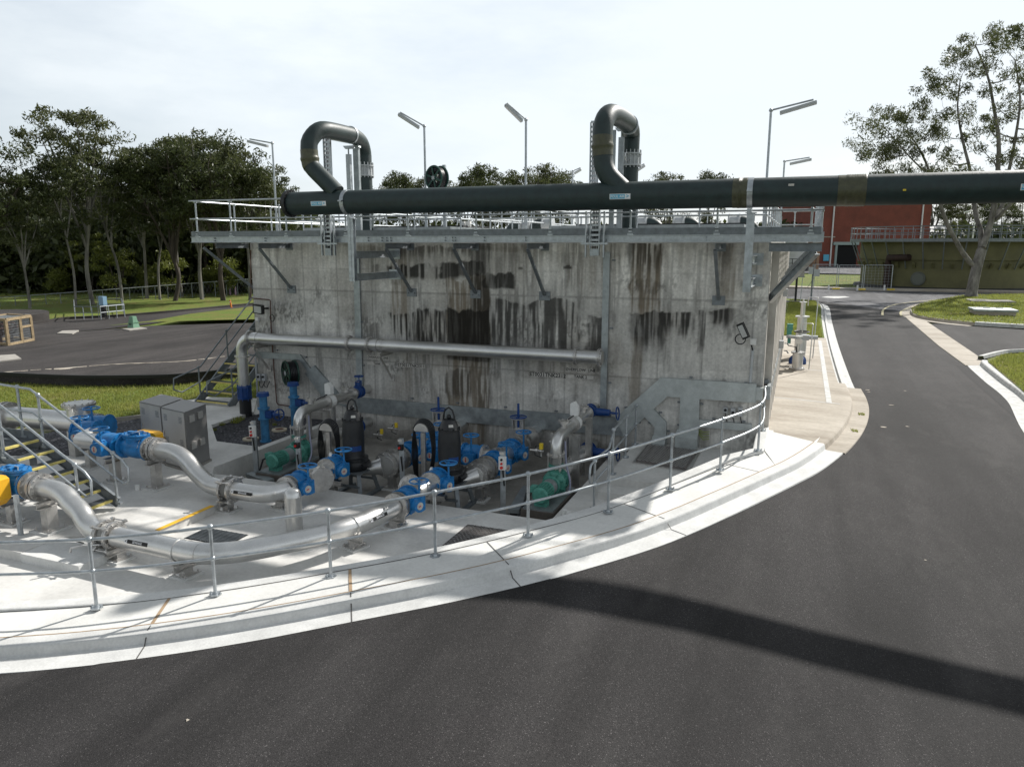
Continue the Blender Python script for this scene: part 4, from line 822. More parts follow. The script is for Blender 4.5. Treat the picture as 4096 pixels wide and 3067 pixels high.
for px, py in ((1033, 1), (1533, 1)):
    x = oz(px, 1380).x; b = MB(); b.lathe((x - .03, OY, oz_), (1, 0, 0), [(0, OR_), (0, OR_ + .012), (.05, OR_ + .012), (.05, OR_)], 26); b.build('strap', steel, op_)
    b = MB(); b.chan((x, OY - .2, oz_ - OR_ - .06), (x, 17.19, oz_ - OR_ - .06), .09, .11, .01); b.beam((x, OY - .18, oz_ - OR_ - .12), (x, 17.18, oz_ - .95), .07, .012, up=(1, 0, 0)); b.box((x - .07, 17.17, oz_ - 1.02), (x + .07, 17.197, oz_ - .85)); b.build('bracket', steeld, op_)
MB().cyl((vx, OY, .0), (vx, OY, .62), OR_ * 1.06, n=26).build('sleeve', black, op_)
b = MB(); b.lathe((vx, OY, .58), (0, 0, 1), [(0, .17), (0, .2), (.05, .21), (.06, .18), (.34, .18), (.35, .21), (.4, .2), (.4, .17)], 26); b.bolts((vx, OY, .78), (0, 0, 1), .2, 8, .012, .24); b.build('coupling', blued, op_)
b = MB(); b.lathe((oz(1500, 1390).x, OY, oz_), (1, 0, 0), [(0, OR_), (0, OR_ + .02), (.12, OR_ + .02), (.12, OR_)], 26); b.build('repair_clamp', steel, op_)
# name plates
def plate(px0, py0, px1, py1, txt, size, label, tx=ptext):
    a, c = V(px0, py0, WY), V(px1, py1, WY); t = thing('name_plate', label, 'sign', (a.x, WY, c.z)); MB().box((a.x, WY - .012, c.z), (c.x, WY - .002, a.z)).build('plate', plateg, t)
    mx_, mz = (a.x + c.x) / 2, (a.z + c.z) / 2; textmesh(txt, size, lambda u, v: Vector((mx_ + u, WY - .016, mz + v)), tx, t)
plate(1468, 1420, 1558, 1440, 'OVERFLOW LINE', .085, 'small plate reading OVERFLOW LINE under the left end of the stainless pipe')
plate(1470, 1447, 1558, 1463, 'TANK 1', .085, 'small plate reading TANK 1 under the overflow plate'); plate(1592, 1452, 1700, 1473, 'ST0031TNK2311', .115, 'long wall plate reading ST0031TNK2311')
plate(2128, 1488, 2254, 1512, 'ST0031TNK2312', .135, 'long wall plate reading ST0031TNK2312'); plate(2272, 1470, 2374, 1490, 'OVERFLOW  LINE', .095, 'plate reading OVERFLOW LINE under the capped right end of the stainless pipe')
plate(2272, 1498, 2374, 1517, 'TANK 2', .095, 'small wall plate reading TANK 2')
# floodlights
def flood(c, ax, w_, h_, label, roll=0.):
    c = Vector(c); t = thing('floodlight', label, 'floodlight', c); a = Vector(ax).normalized(); u = a.cross(Vector((0, 0, 1))).normalized(); v = u.cross(a).normalized()
    u, v = u * math.cos(roll) + v * math.sin(roll), v * math.cos(roll) - u * math.sin(roll)
    def q(i, j, k): return c + u * i + v * j + a * k
    MB().plate([q(-w_ / 2, -h_ / 2, -.1), q(w_ / 2, -h_ / 2, -.1), q(w_ / 2, h_ / 2, -.1), q(-w_ / 2, h_ / 2, -.1)], a, .1).build('housing', blackp, t)
    k = .76; MB().plate([q(-w_ / 2 * k, -h_ / 2 * k, .001), q(w_ / 2 * k, -h_ / 2 * k, .001), q(w_ / 2 * k, h_ / 2 * k, .001), q(-w_ / 2 * k, h_ / 2 * k, .001)], a, .008).build('glass', lens, t)
    b = MB(); b.beam(q(0, 0, -.1), (c.x, 17.19, c.z), .05, .05); b.build('bracket', blackp, t); return t
c = V(1030, 1238, 16.75); t = flood(c, (.0, -.98, -.12), .32, .25, 'black floodlight with pale glass at the top left of the wall', .1)
MB().torus((c.x + .28, 17.0, c.z - .25), (.3, 1, 0), .1, .012, 24, 6).build('cable', black, t)
c = V(2970, 1325, 16.8); t = flood(c, (-.25, -.95, -.1), .15, .36, 'black floodlight hanging slanted near the right corner of the wall', -.45)
MB().torus((c.x - .05, 17.0, c.z - .2), (.1, 1, 0), .11, .014, 24, 6).build('cable', black, t)
def conduit(name, label, cat, pts, r, mat):
    t = thing(name, label, cat, pts[0]); MB().tube(pts, r, 8).build('tube', mat, t); return t
c = V(1036, 1275, WY); t = conduit('conduit', 'grey conduit with a white junction box below the left floodlight', 'conduit', [(c.x + .02, 17.16, c.z - .1), (V(1045, 1345, WY).x, 17.16, 2.9)], .02, grey); MB().cb((c.x, 17.13, c.z), (.1, .08, .09)).build('junction_box', white, t)
c = V(3014, 1365, WY); t = conduit('conduit', 'pale conduit with a white junction box right of the slanted floodlight', 'conduit', [(c.x, 17.16, c.z - .14), (c.x - .015, 17.16, V(3005, 1530, WY).z)], .03, grey); MB().cb((c.x, 17.12, c.z), (.13, .1, .13)).build('junction_box', white, t); MB().beam((c.x - .04, 17.12, c.z - .06), (c.x, 17.13, c.z - .2), .03, .03).build('gland', blackp, t)
pts = [V(x, y, 17.16) for x, y in ((1003, 1000), (1006, 1193), (1080, 1199), (1084, 1300), (1096, 1480), (1108, 1617), (1158, 1624))]
conduit('copper_pipe', 'thin brown water pipe stepping down the left edge of the wall to the blue standpipe', 'pipe', [pts[0], V(1004, 1190, 17.16), pts[1] + Vector((.03, 0, 0)), V(1076, 1199, 17.16), V(1081, 1203, 17.16), pts[3], pts[4], V(1107, 1610, 17.16), V(1112, 1617, 17.16), pts[6]], .014, copper)
for px, lb in ((1044, 'left of two grey isolator switches under the duct at the left corner'), (1063, 'right of two grey isolator switches under the duct at the left corner')):
    c = V(px, 1507, WY); t = thing('isolator_switch', lb, 'switch', (c.x, 17.14, c.z)); MB().cb((c.x, 17.14, c.z), (.11, .11, .2)).build('case', grey, t); MB().cyl((c.x, 17.09, c.z + .02), (c.x, 17.05, c.z + .02), .035, n=12).build('knob', blackp, t); MB().tube([(c.x, 17.12, c.z - .1), (c.x + .01, 17.1, c.z - .25), (c.x + .1, 17.1, c.z - .3), (c.x + .2, 17.12, c.z - .1)], .012, 6).build('cable', black, t)
conduit('conduit', 'grey vertical conduit on the left corner of the tank behind the black sleeve', 'conduit', [V(1022, 1430, 17.14), V(1034, 1640, 17.14)], .03, grey)
for px, py, hh_, lb in ((2903, 1638, .12, 'left of three small switches above the narrow duct, black dial'), (2933, 1648, .2, 'middle of three small switches, a tall double box'), (2962, 1645, .2, 'right of three small switches, grey lever dial')):
    c = V(px, py, WY); t = thing('wall_switch', lb, 'switch', (c.x, 17.14, c.z)); MB().cb((c.x, 17.15, c.z), (.10, .09, hh_)).build('case', grey, t); MB().cyl((c.x, 17.1, c.z + .01), (c.x, 17.07, c.z + .01), .032, n=12).build('knob', blackp, t)
    MB().tube([(c.x, 17.14, c.z - hh_ / 2), (c.x + .03, 17.13, c.z - .2), (c.x + .06, 17.15, c.z - .32)], .012, 6).build('cable', black, t)
c = V(2835, 1740, WY); t = thing('earth_bar', 'row of green and yellow earth wires on a small bar on the wall', 'wires', (c.x, 17.18, c.z)); MB().cb((c.x + .02, 17.17, c.z), (.02, .03, .3)).build('bar', steel, t)
gy = M('green_yellow_wire', (.25, .32, .03), .5)
for k in range(4): MB().tube([(c.x + .02, 17.15, c.z + .1 - k * .06), (c.x - .12, 17.12, c.z + .08 - k * .06), (c.x - .25, 17.17, c.z + .13 - k * .03)], .008, 6).build('wire', gy, t)
# ================================================================== PUMP YARD
def valve(c, fd, sd, r, label, group='blue plug valves of the pump yard', wz=.62, mat=blue, gear=True, wr=.17, L=None, drop=0., bare=False):
    c = Vector(c); f = Vector(fd).normalized(); s = Vector(sd).normalized(); L = L or r * 1.9
    t = thing('plug_valve', label, 'valve', c, group)
    b = MB(); b.lathe(c - f * L / 2, f, [(0, r * 1.05), (0, r * 1.45), (.035, r * 1.45), (.036, r * 1.2), (L * .35, r * 1.32), (L * .65, r * 1.32), (L - .036, r * 1.2), (L - .035, r * 1.45), (L, r * 1.45), (L, r * 1.05)], 28)
    b.bolts(c - f * (L / 2 - .02), f, r * 1.32, 10, r * .07, .045); b.bolts(c + f * (L / 2 - .02), f, r * 1.32, 10, r * .07, .045); b.build('body', mat, t)
    if bare: return t
    g = c + s * r * 1.95; b = MB(); b.cyl(c + s * r * .6, c + s * r * 1.5, r * .85, n=20); b.plate([c + s * r * 1.35 + f * a * r * .78 + UP * k * r * .78 for a, k in ((-1, -1.1), (1, -1.1), (1, 1.1), (-1, 1.1))], s, .03)
    b.cyl(g - s * r * .5, g + s * r * .42, r * .68, n=24); b.cb(g + f * r * .55 - s * r * .05, (r * .9, r * .9, r * 1.5)); b.bolts(g + s * r * .3, s, r * .56, 6, r * .05, .04); b.build('gearbox', mat, t)
    b = MB(); b.cyl(g + s * r * .42, g + s * (r * .42 + .006), r * .4, n=20); ld = b.build('label_disc', plateg, t)
    a = f if abs(f.y) > .5 else UP * -1; q = g + s * (r * .42 + .009); n_ = s.cross(a)
    b = MB(); b.plate([q - a * r * .28 - n_ * r * .05, q + a * r * .08 - n_ * r * .05, q + a * r * .08 - n_ * r * .13, q + a * r * .3, q + a * r * .08 + n_ * r * .13, q + a * r * .08 + n_ * r * .05, q - a * r * .28 + n_ * r * .05], s, .003); b.build('arrow', red, ld)
    st = g + f * r * .55 - s * r * .05; b = MB(); b.cyl(st, st + UP * wz, r * .11, n=10); b.cyl(st, st + UP * wz * .4, r * .2, n=10); sm_ = b.build('stem', mat, t)
    h = st + UP * wz; hw = MB(); hw.torus(h, (0, 0, 1), wr, .016, 24, 7)
    for k in range(3):
        th = k * 2.094 + .5; hw.cyl(h - UP * .02, h + Vector((math.cos(th), math.sin(th), 0)) * wr, .011, n=6)
    hw.cyl(h - UP * .04, h + UP * .02, .025, n=10); hw.build('handwheel', mat, sm_); return t
def bellows(c, ax, r, L, parent, rods=True):
    c = Vector(c); a, u, v = frame(ax); pr = []; n = 9
    for i in range(2 * n + 1): pr.append((L * i / (2 * n), r * (1.0 if i % 2 else 1.22)))
    MB().lathe(c - a * L / 2, a, pr, 28).build('bellows', steel, parent)
    for k in (-1, 1): flange(c + a * k * (L / 2 + .02), a, r * 1.5, parent, .045)
    if rods:
        for i in range(4):
            b = MB(); th = math.pi / 4 + i * math.pi / 2; o = c + (u * math.cos(th) + v * math.sin(th)) * r * 1.75
            b.cyl(o - a * (L / 2 + .1), o + a * (L / 2 + .1), .012, n=8)
            for k in (-1, 1): b.cyl(o + a * k * (L / 2 + .05) - a * .02, o + a * k * (L / 2 + .05) + a * .02, .028, n=8); b.beam(o + a * k * (L / 2 + .03), o + a * k * (L / 2 + .03) - (u * math.cos(th) + v * math.sin(th)) * r * .5, .05, .02, a)
            b.build('tie_rod', steeld, parent)
def bolster(c, z0, ztop, label, w_=.16, bw=.42, across=(1, 0, 0), group='stainless pipe supports', base=.36, mat=steeld):
    t = thing('pipe_support', label, 'support', (c[0], c[1], z0), group); a = Vector(across).normalized(); n_ = a.cross(UP)
    b = MB(); b.plate([Vector((c[0], c[1], z0)) + a * i * base / 2 + n_ * j * base / 2 for i, j in ((-1, -1), (1, -1), (1, 1), (-1, 1))], UP, .035); b.build('grout_pad', conck, t)
    b = MB(); b.plate([Vector((c[0], c[1], z0 + .035)) + a * i * base * .4 + n_ * j * base * .4 for i, j in ((-1, -1), (1, -1), (1, 1), (-1, 1))], UP, .015); b.cyl
    for i in (-1, 1):
        for j in (-1, 1): q = Vector((c[0], c[1], z0 + .05)) + a * i * base * .33 + n_ * j * base * .33; b.cyl(q, q + UP * .03, .016, n=6)
    b.build('base_plate', steeld, t)
    MB().beam((c[0], c[1], z0 + .05), (c[0], c[1], ztop - .11), w_, w_ * .8, up=n_).build('column', mat, t)
    MB().chan(Vector((c[0], c[1], ztop - .06)) - a * bw / 2, Vector((c[0], c[1], ztop - .06)) + a * bw / 2, .12, .11, .012).build('cross_beam', mat, t)
    return t
def ubolt(c, ax, r, parent, mat=steel): b = MB(); b.lathe(Vector(c) - Vector(ax).normalized() * .025, ax, [(0, r), (0, r + .012), (.05, r + .012), (.05, r)], 28); return b.build('strap', mat, parent)
def label_on(c, ax, r, ang, txt, parent, L=.42, flip=1):     # sticker wrapped on a horizontal pipe; ang: direction round the pipe, 0 = camera side
    c = Vector(c); a = Vector(ax).normalized(); s0 = UP.cross(a).normalized()
    if s0.dot(CAM - c) < 0: s0 = -s0
    rgt = a if a.dot(RT) > 0 else -a
    def pl(x, y, e): th = ang + y / r; return c + rgt * x + (s0 * math.cos(th) + UP * math.sin(th)) * (r + e)
    def patch(x0_, x1_, y0, y1, e, nm, m): b = MB(); n = 5; P = [pl(x, y0 + (y1 - y0) * k / n, e) for k in range(n + 1) for x in (x0_, x1_)]; b.add(P, [(2 * k, 2 * k + 1, 2 * k + 3, 2 * k + 2) for k in range(n)]); b.build(nm, m, parent)
    patch(-L / 2, L / 2, -.03, .03, .004, 'label', ptext); patch(-L / 2 - .055, -L / 2, -.03, .03, .004, 'label_arrow', wtext)
    textmesh(txt, .05, lambda x, y: pl(x, y, .008), wtext, parent); textmesh('<', .07, lambda x, y: pl(x - L / 2 - .027, y, .008), ptext, parent)
PR1 = .165
# ---- discharge pipe A (farther): check valve on the raised slab, S-bend down, bellows, bend into train 1
Z1 = .42; ZH = .95
pa = thing('sewage_pipe', 'farther stainless sewage pipe with an S bend, bellows and a SEWAGE label', 'pipe', (-10, 10.55, Z1))
P = [(-11.75, 10.75, ZH), (-11.45, 10.74, ZH), (-11.22, 10.72, ZH - .04), (-11.02, 10.7, ZH - .13), (-10.75, 10.66, ZH - .33), (-10.55, 10.62, Z1 + .1), (-10.38, 10.6, Z1 + .02), (-10.18, 10.58, Z1), (-9.98, 10.56, Z1)]
MB().tube(catmull([np.array(p) for p in P], 34), PR1, 28).build('pipe', steel, pa)
q = [(-9.72, 10.54, Z1), (-9.45, 10.53, Z1), (-9.2, 10.55, Z1), (-9.02, 10.63, Z1), (-8.92, 10.78, Z1), (-8.87, 10.95, Z1)]
MB().tube(catmull([np.array(p) for p in q], 24), PR1, 28).build('pipe', steel, pa)
bellows((-9.85, 10.55, Z1), (1, -.02, 0), PR1 * .95, .16, pa)
flange((-11.78, 10.75, ZH), (1, 0, 0), .245, pa); flange((-11.86, 10.75, ZH), (1, 0, 0), .245, pa); MB().cyl((-12.0, 10.75, ZH), (-11.8, 10.75, ZH), PR1, n=28).build('pipe', steel, pa); flange((-12.0, 10.75, ZH), (1, 0, 0), .245, pa)
flange((-8.87, 10.97, Z1), (0, 1, 0), .245, pa); flange((-8.87, 11.05, Z1), (0, 1, 0), .245, pa)
label_on((-9.4, 10.53, Z1), (1, 0, 0), PR1, .25, 'SEWAGE', pa)
for x_ in (-11.5, -11.3, -10.8, -10.55): pass
bolster((-11.87, 10.72), .15, ZH - PR1, 'tall stainless support under the farther S-bend pipe beside the blue check valve', w_=.17, across=(0, 1, 0), base=.42)
bolster((-9.9, 10.52), 0, Z1 - PR1, 'short stainless support under the farther bellows', across=(0, 1, 0)); bolster((-9.05, 11.0), 0, Z1 - PR1, 'short stainless support behind the round bollard', across=(1, 0, 0))
# ---- discharge pipe B (nearer)
pb = thing('sewage_pipe', 'nearer long stainless sewage pipe bending through the yard just behind the handrail', 'pipe', (-8, 8.2, .4))
ZB = .4; ZH2 = .86
P = [(-12.0, 8.45, ZH2), (-11.7, 8.43, ZH2), (-11.42, 8.4, ZH2 - .05), (-11.2, 8.36, ZH2 - .17), (-10.95, 8.3, ZB + .2), (-10.75, 8.24, ZB + .07), (-10.55, 8.18, ZB + .01), (-10.3, 8.12, ZB)]
MB().tube(catmull([np.array(p) for p in P], 34), PR1, 28).build('pipe', steel, pb)
bellows((-10.1, 8.11, ZB), (1, 0, 0), PR1 * .95, .17, pb)
P = [(-9.93, 8.1, ZB), (-9.2, 8.08, ZB), (-8.55, 8.06, ZB), (-8.15, 8.1, ZB), (-7.85, 8.24, ZB), (-7.55, 8.5, ZB), (-7.1, 9.05, ZB), (-6.88, 9.4, ZB), (-6.7, 9.75, ZB), (-6.6, 10.1, ZB), (-6.53, 10.5, ZB), (-6.49, 10.9, ZB)]
MB().tube(catmull([np.array(p) for p in P], 70), PR1, 30).build('pipe', steel, pb)
flange((-12.02, 8.45, ZH2), (1, 0, 0), .245, pb); flange((-12.1, 8.45, ZH2), (1, 0, 0), .245, pb); MB().cyl((-12.3, 8.45, ZH2), (-12.1, 8.45, ZH2), PR1, n=28).build('pipe', steel, pb); flange((-12.28, 8.45, ZH2), (1, 0, 0), .245, pb)
flange((-6.48, 10.93, ZB), (0, 1, 0), .245, pb); flange((-6.48, 11.01, ZB), (0, 1, 0), .245, pb)
b = MB()
for s_ in (-8.46, -8.2): b.lathe((s_ - .004, 8.08, ZB), (1, .0, 0), [(0, PR1), (0, PR1 + .002), (.008, PR1 + .002), (.008, PR1)], 28)
b.build('weld', steeld, pb)
label_on((-9.3, 8.08, ZB), (1, 0, 0), PR1, .35, 'SEWAGE', pb); label_on((-6.558, 10.3, ZB), (.185, 1, 0), PR1 + .012, .35, 'SEWAGE', pb, L=.36)
ubolt((-8.62, 8.06, ZB), (1, 0, 0), PR1, pb); ubolt((-6.66, 9.85, ZB), (.25, 1, 0), PR1, pb)
bolster((-11.79, 8.35), .15, ZH2 - PR1, 'tall stainless support under the nearer S-bend pipe', w_=.2, across=(0, 1, 0), base=.46)
bolster((-9.95, 8.12), 0, ZB - PR1, 'short stainless support under the nearer bellows with the tap beside it', across=(.1, 1, 0)); bolster((-8.5, 8.06), 0, ZB - PR1, 'short stainless support under the nearer pipe before its long bend', across=(.1, 1, 0))
bolster((-6.68, 9.9), 0, ZB - PR1, 'short stainless support under the nearer pipe where it bends to the pumps', across=(1, -.3, 0)); bolster((-6.52, 10.95), 0, ZB - PR1, 'short stainless support under the flanges of the nearer pipe', across=(1, 0, 0))
t = thing('tap', 'small black lever tap on the low side of the nearer bellows', 'tap', (-10.2, 7.8, .35)); b = MB(); b.cyl((-10.1, 7.95, .3), (-10.25, 7.7, .36), .018, n=8); b.tube([(-10.25, 7.7, .36), (-10.33, 7.6, .35), (-10.34, 7.58, .28)], .022, 8); b.build('spout', steeld, t); MB().beam((-10.22, 7.74, .39), (-10.32, 7.62, .47), .03, .01).build('lever', blackp, t)
# ---- valve trains into the two black pumps
for X0, Zt, tg, xp in ((-8.87, Z1, 'left', V(1412, 1800, 12.95).x), (-6.47, ZB, 'right', V(1795, 1800, 12.95).x)):
    valve((X0, 11.24, Zt), (0, 1, 0), (1, -.35, 0), .175, 'front blue valve of the %s pump, joined to the %s sewage pipe' % (tg, 'farther' if tg == 'left' else 'nearer'), wz=.42)
    t = thing('pipe_tee', 'stainless tee with blank end plate between the front valves of the %s pump' % tg, 'pipe', (X0, 11.8, Zt))
    MB().cyl((X0, 11.42, Zt), (X0, 12.28, Zt), PR1, n=28).build('barrel', steel, t); flange((X0, 11.45, Zt), (0, 1, 0), .245, t); flange((X0, 12.26, Zt), (0, 1, 0), .245, t)
    d_ = Vector((.85, -.5, 0)) if tg == 'left' else Vector((-.9, .35, 0)); d_.normalize(); c0 = Vector((X0, 11.85, Zt)); MB().cyl(c0, c0 + d_ * .3, PR1, n=28).build('branch', steel, t); flange(c0 + d_ * .33, d_, .25, t, .06, nb=12); MB().cyl(c0 + d_ * .355, c0 + d_ * .365, .215, n=30).build('blank_plate', steeld, t)
    valve((X0, 12.44, Zt), (0, 1, 0), (1, -.35, 0), .175, 'second blue valve of the %s pump, next to the black pump body' % tg, wz=.42)
    bolster((X0, 12.44), -.3, Zt - .26, 'support under the second blue valve of the %s pump' % tg, across=(1, 0, 0))
    # submersible pump with motor standing up
    zs = .26; yp = 12.98
    t = thing('submersible_pump', 'tall black submersible pump on the %s, standing on a grey steel frame' % tg, 'pump', (xp, yp, zs), 'tall black submersible pumps')
    b = MB(); b.lathe((xp, yp, zs), (0, 0, 1), [(0, .14), (.0, .27), (.05, .30), (.14, .31), (.2, .285), (.21, .30), (.27, .30), (.28, .24), (.33, .225), (.8, .235), (1.0, .215), (1.06, .205), (1.065, .225), (1.1, .225), (1.105, .2), (1.2, .17), (1.28, .13), (1.3, .08)], 32)
    b.bolts((xp, yp, zs + 1.1), (0, 0, 1), .21, 10, .012, .03); b.build('motor', black, t)
    b = MB(); b.tube([(xp + .33 * math.cos(a) * (1 - .045 * k), yp + .33 * math.sin(a) * (1 - .045 * k), zs + .12) for k, a in enumerate(np.linspace(-.5, 4.6, 14))], [.13 - .006 * k for k in range(14)][::-1], 14); b.cyl((xp - .1, yp - .05, zs + .1), (X0 + .0, 12.82, Zt), .12, .14, n=20); b.build('volute', black, t)
    MB().tube([(xp - .13, yp, zs + 1.12), (xp - .12, yp, zs + 1.36), (xp - .08, yp, zs + 1.48), (xp, yp, zs + 1.53), (xp + .08, yp, zs + 1.48), (xp + .12, yp, zs + 1.36), (xp + .14, yp, zs + 1.12)], .018, 8).build('lifting_handle', black, t)
    MB().ball((xp, yp, zs + 1.34), .05).build('cable_gland', black, t)
    for th0, z0_, w_, m_, nm in ((-.72, .44, .22, blued, 'maker_badge'), (-.9, 1.16, .1, plateg, 'rating_plate')):
        r_ = .238 if nm == 'maker_badge' else .19; b = MB(); n = 6; P = []
        for k in range(n + 1):
            a = th0 + (k / n - .5) * w_ / r_
            for z in (0, .11 if nm == 'maker_badge' else .05): rr = r_ + (0 if z == 0 or nm == 'maker_badge' else -.02); P.append((xp + math.cos(a) * rr, yp + math.sin(a) * rr, zs + z0_ + z))
        b.add(P, [(2 * k, 2 * k + 2, 2 * k + 3, 2 * k + 1) for k in range(n)]); b.build(nm, m_, t)
    t2 = thing('pump_stand', 'splayed grey steel stand under the %s black pump' % tg, 'stand', (xp, yp, -.3)); MB().cb((xp, yp, zs - .01), (.66, .62, .03)).build('top_plate', galvd, t2)
    for i in (-1, 1):
        for j in (-1, 1): MB().beam((xp + i * .25, yp + j * .24, zs - .02), (xp + i * .36, yp + j * .36, -.27), .08, .07).build('leg', galvd, t2)
    b = MB()
    for i in (-1, 1): b.beam((xp + i * .36, yp - .5, -.27), (xp + i * .36, yp + .5, -.27), .1, .05)
    for i in (-1, 1): b.beam((xp - .33, yp + i * .33, -.02), (xp + .33, yp + i * .33, -.02), .05, .05)
    b.build('frame', galvd, t2)
    # suction cone, bellows, valves back to the wall
    XS = -8.1 if tg == 'left' else -6.0; ZS = .3
    t = thing('suction_pipe', 'stainless suction pipe with bellows running from the %s black pump to the wall' % tg, 'pipe', (XS, 13.3, ZS))
    b = MB(); b.lathe((xp + .1, yp + .12, ZS - .1), (XS - xp - .1, 13.35 - yp - .12, .1), [(0, .12), (.1, .13), (.35, .17), (.45, .2)], 26); b.cyl((XS, 13.3, ZS), (XS, 13.62, ZS), .2, n=28); b.build('cone', steel, t)
    b = MB(); b.cyl((XS, 14.25, ZS), (XS, 17.2, ZS), .19, n=28); b.build('pipe', steel, t)
    for y in (13.34, 13.62): flange((XS, y, ZS), (0, 1, 0), .29, t)
    bellows((XS, 13.82, ZS), (0, 1, 0), .18, .2, t, rods=False)
    for y in (14.6, 15.62, 16.1, 16.6): flange((XS, y, ZS), (0, 1, 0), .28, t)
    valve((XS, 14.22, ZS), (0, 1, 0), (1, -.3, 0), .19, 'blue valve behind the suction bellows of the %s black pump' % tg, wz=.5)
    valve((XS, 15.28, ZS), (0, 1, 0), (1, -.3, 0), .19, 'blue valve near the wall on the %s suction pipe' % tg, wz=.5)
    bolster((XS, 13.55), -.3, ZS - .2, 'low steel cradle under the %s suction cone' % tg, across=(1, 0, 0))
    # knife gate at the wall with rising spindle
    g = thing('knife_gate_valve', 'tall gate valve with rising spindle at the wall behind the %s black pump' % tg, 'valve', (XS, 15.85, ZS), 'knife gate valves at the wall'); yg = 15.85
    b = MB(); b.lathe((XS, yg - .06, ZS), (0, 1, 0), [(0, .2), (0, .3), (.12, .3), (.12, .2)], 28); b.cb((XS, yg, ZS + .3), (.44, .1, .2)); b.build('body', steeld, g)
    b = MB()
    for s_ in (-.13, .13): b.cb((XS + s_, yg, ZS + .5), (.03, .12, .28))
    b.cb((XS, yg + .02, ZS + .46), (.2, .02, .26)); b.cb((XS, yg, ZS + .645), (.3, .12, .03)); b.build('yoke', steeld, g)
    MB().cyl((XS, yg, ZS + .45), (XS, yg, ZS + 1.02), .028, n=10).build('spindle', blued, g)
    h = Vector((XS, yg, ZS + .7)); hw = MB(); hw.torus(h, (0, 0, 1), .19, .016, 24, 7)
    for k in range(4): hw.cyl(h, h + Vector((math.cos(k * 1.571), math.sin(k * 1.571), 0)) * .19, .012, n=6)
    hw.build('handwheel', blued, g)
t = thing('header_pipe', 'stainless cross pipe linking the two suction lines behind the black pumps', 'pipe', (-7, 14.7, .3)); MB().cyl((-8.1, 14.75, .3), (-6.0, 14.75, .3), .17, n=26).build('pipe', steel, t)
for x_ in (-7.85, -7.3, -6.95, -6.4): flange((x_, 14.75, .3), (1, 0, 0), .26, t)
valve((-7.57, 14.75, .3), (1, 0, 0), (0, -1, 0), .18, 'blue valve in the cross pipe left of the right hand black pump', wz=.5, L=.48)
valve((-6.67, 14.75, .3), (1, 0, 0), (0, -1, 0), .18, 'blue valve in the cross pipe right behind the right hand black pump', wz=.55, L=.48)
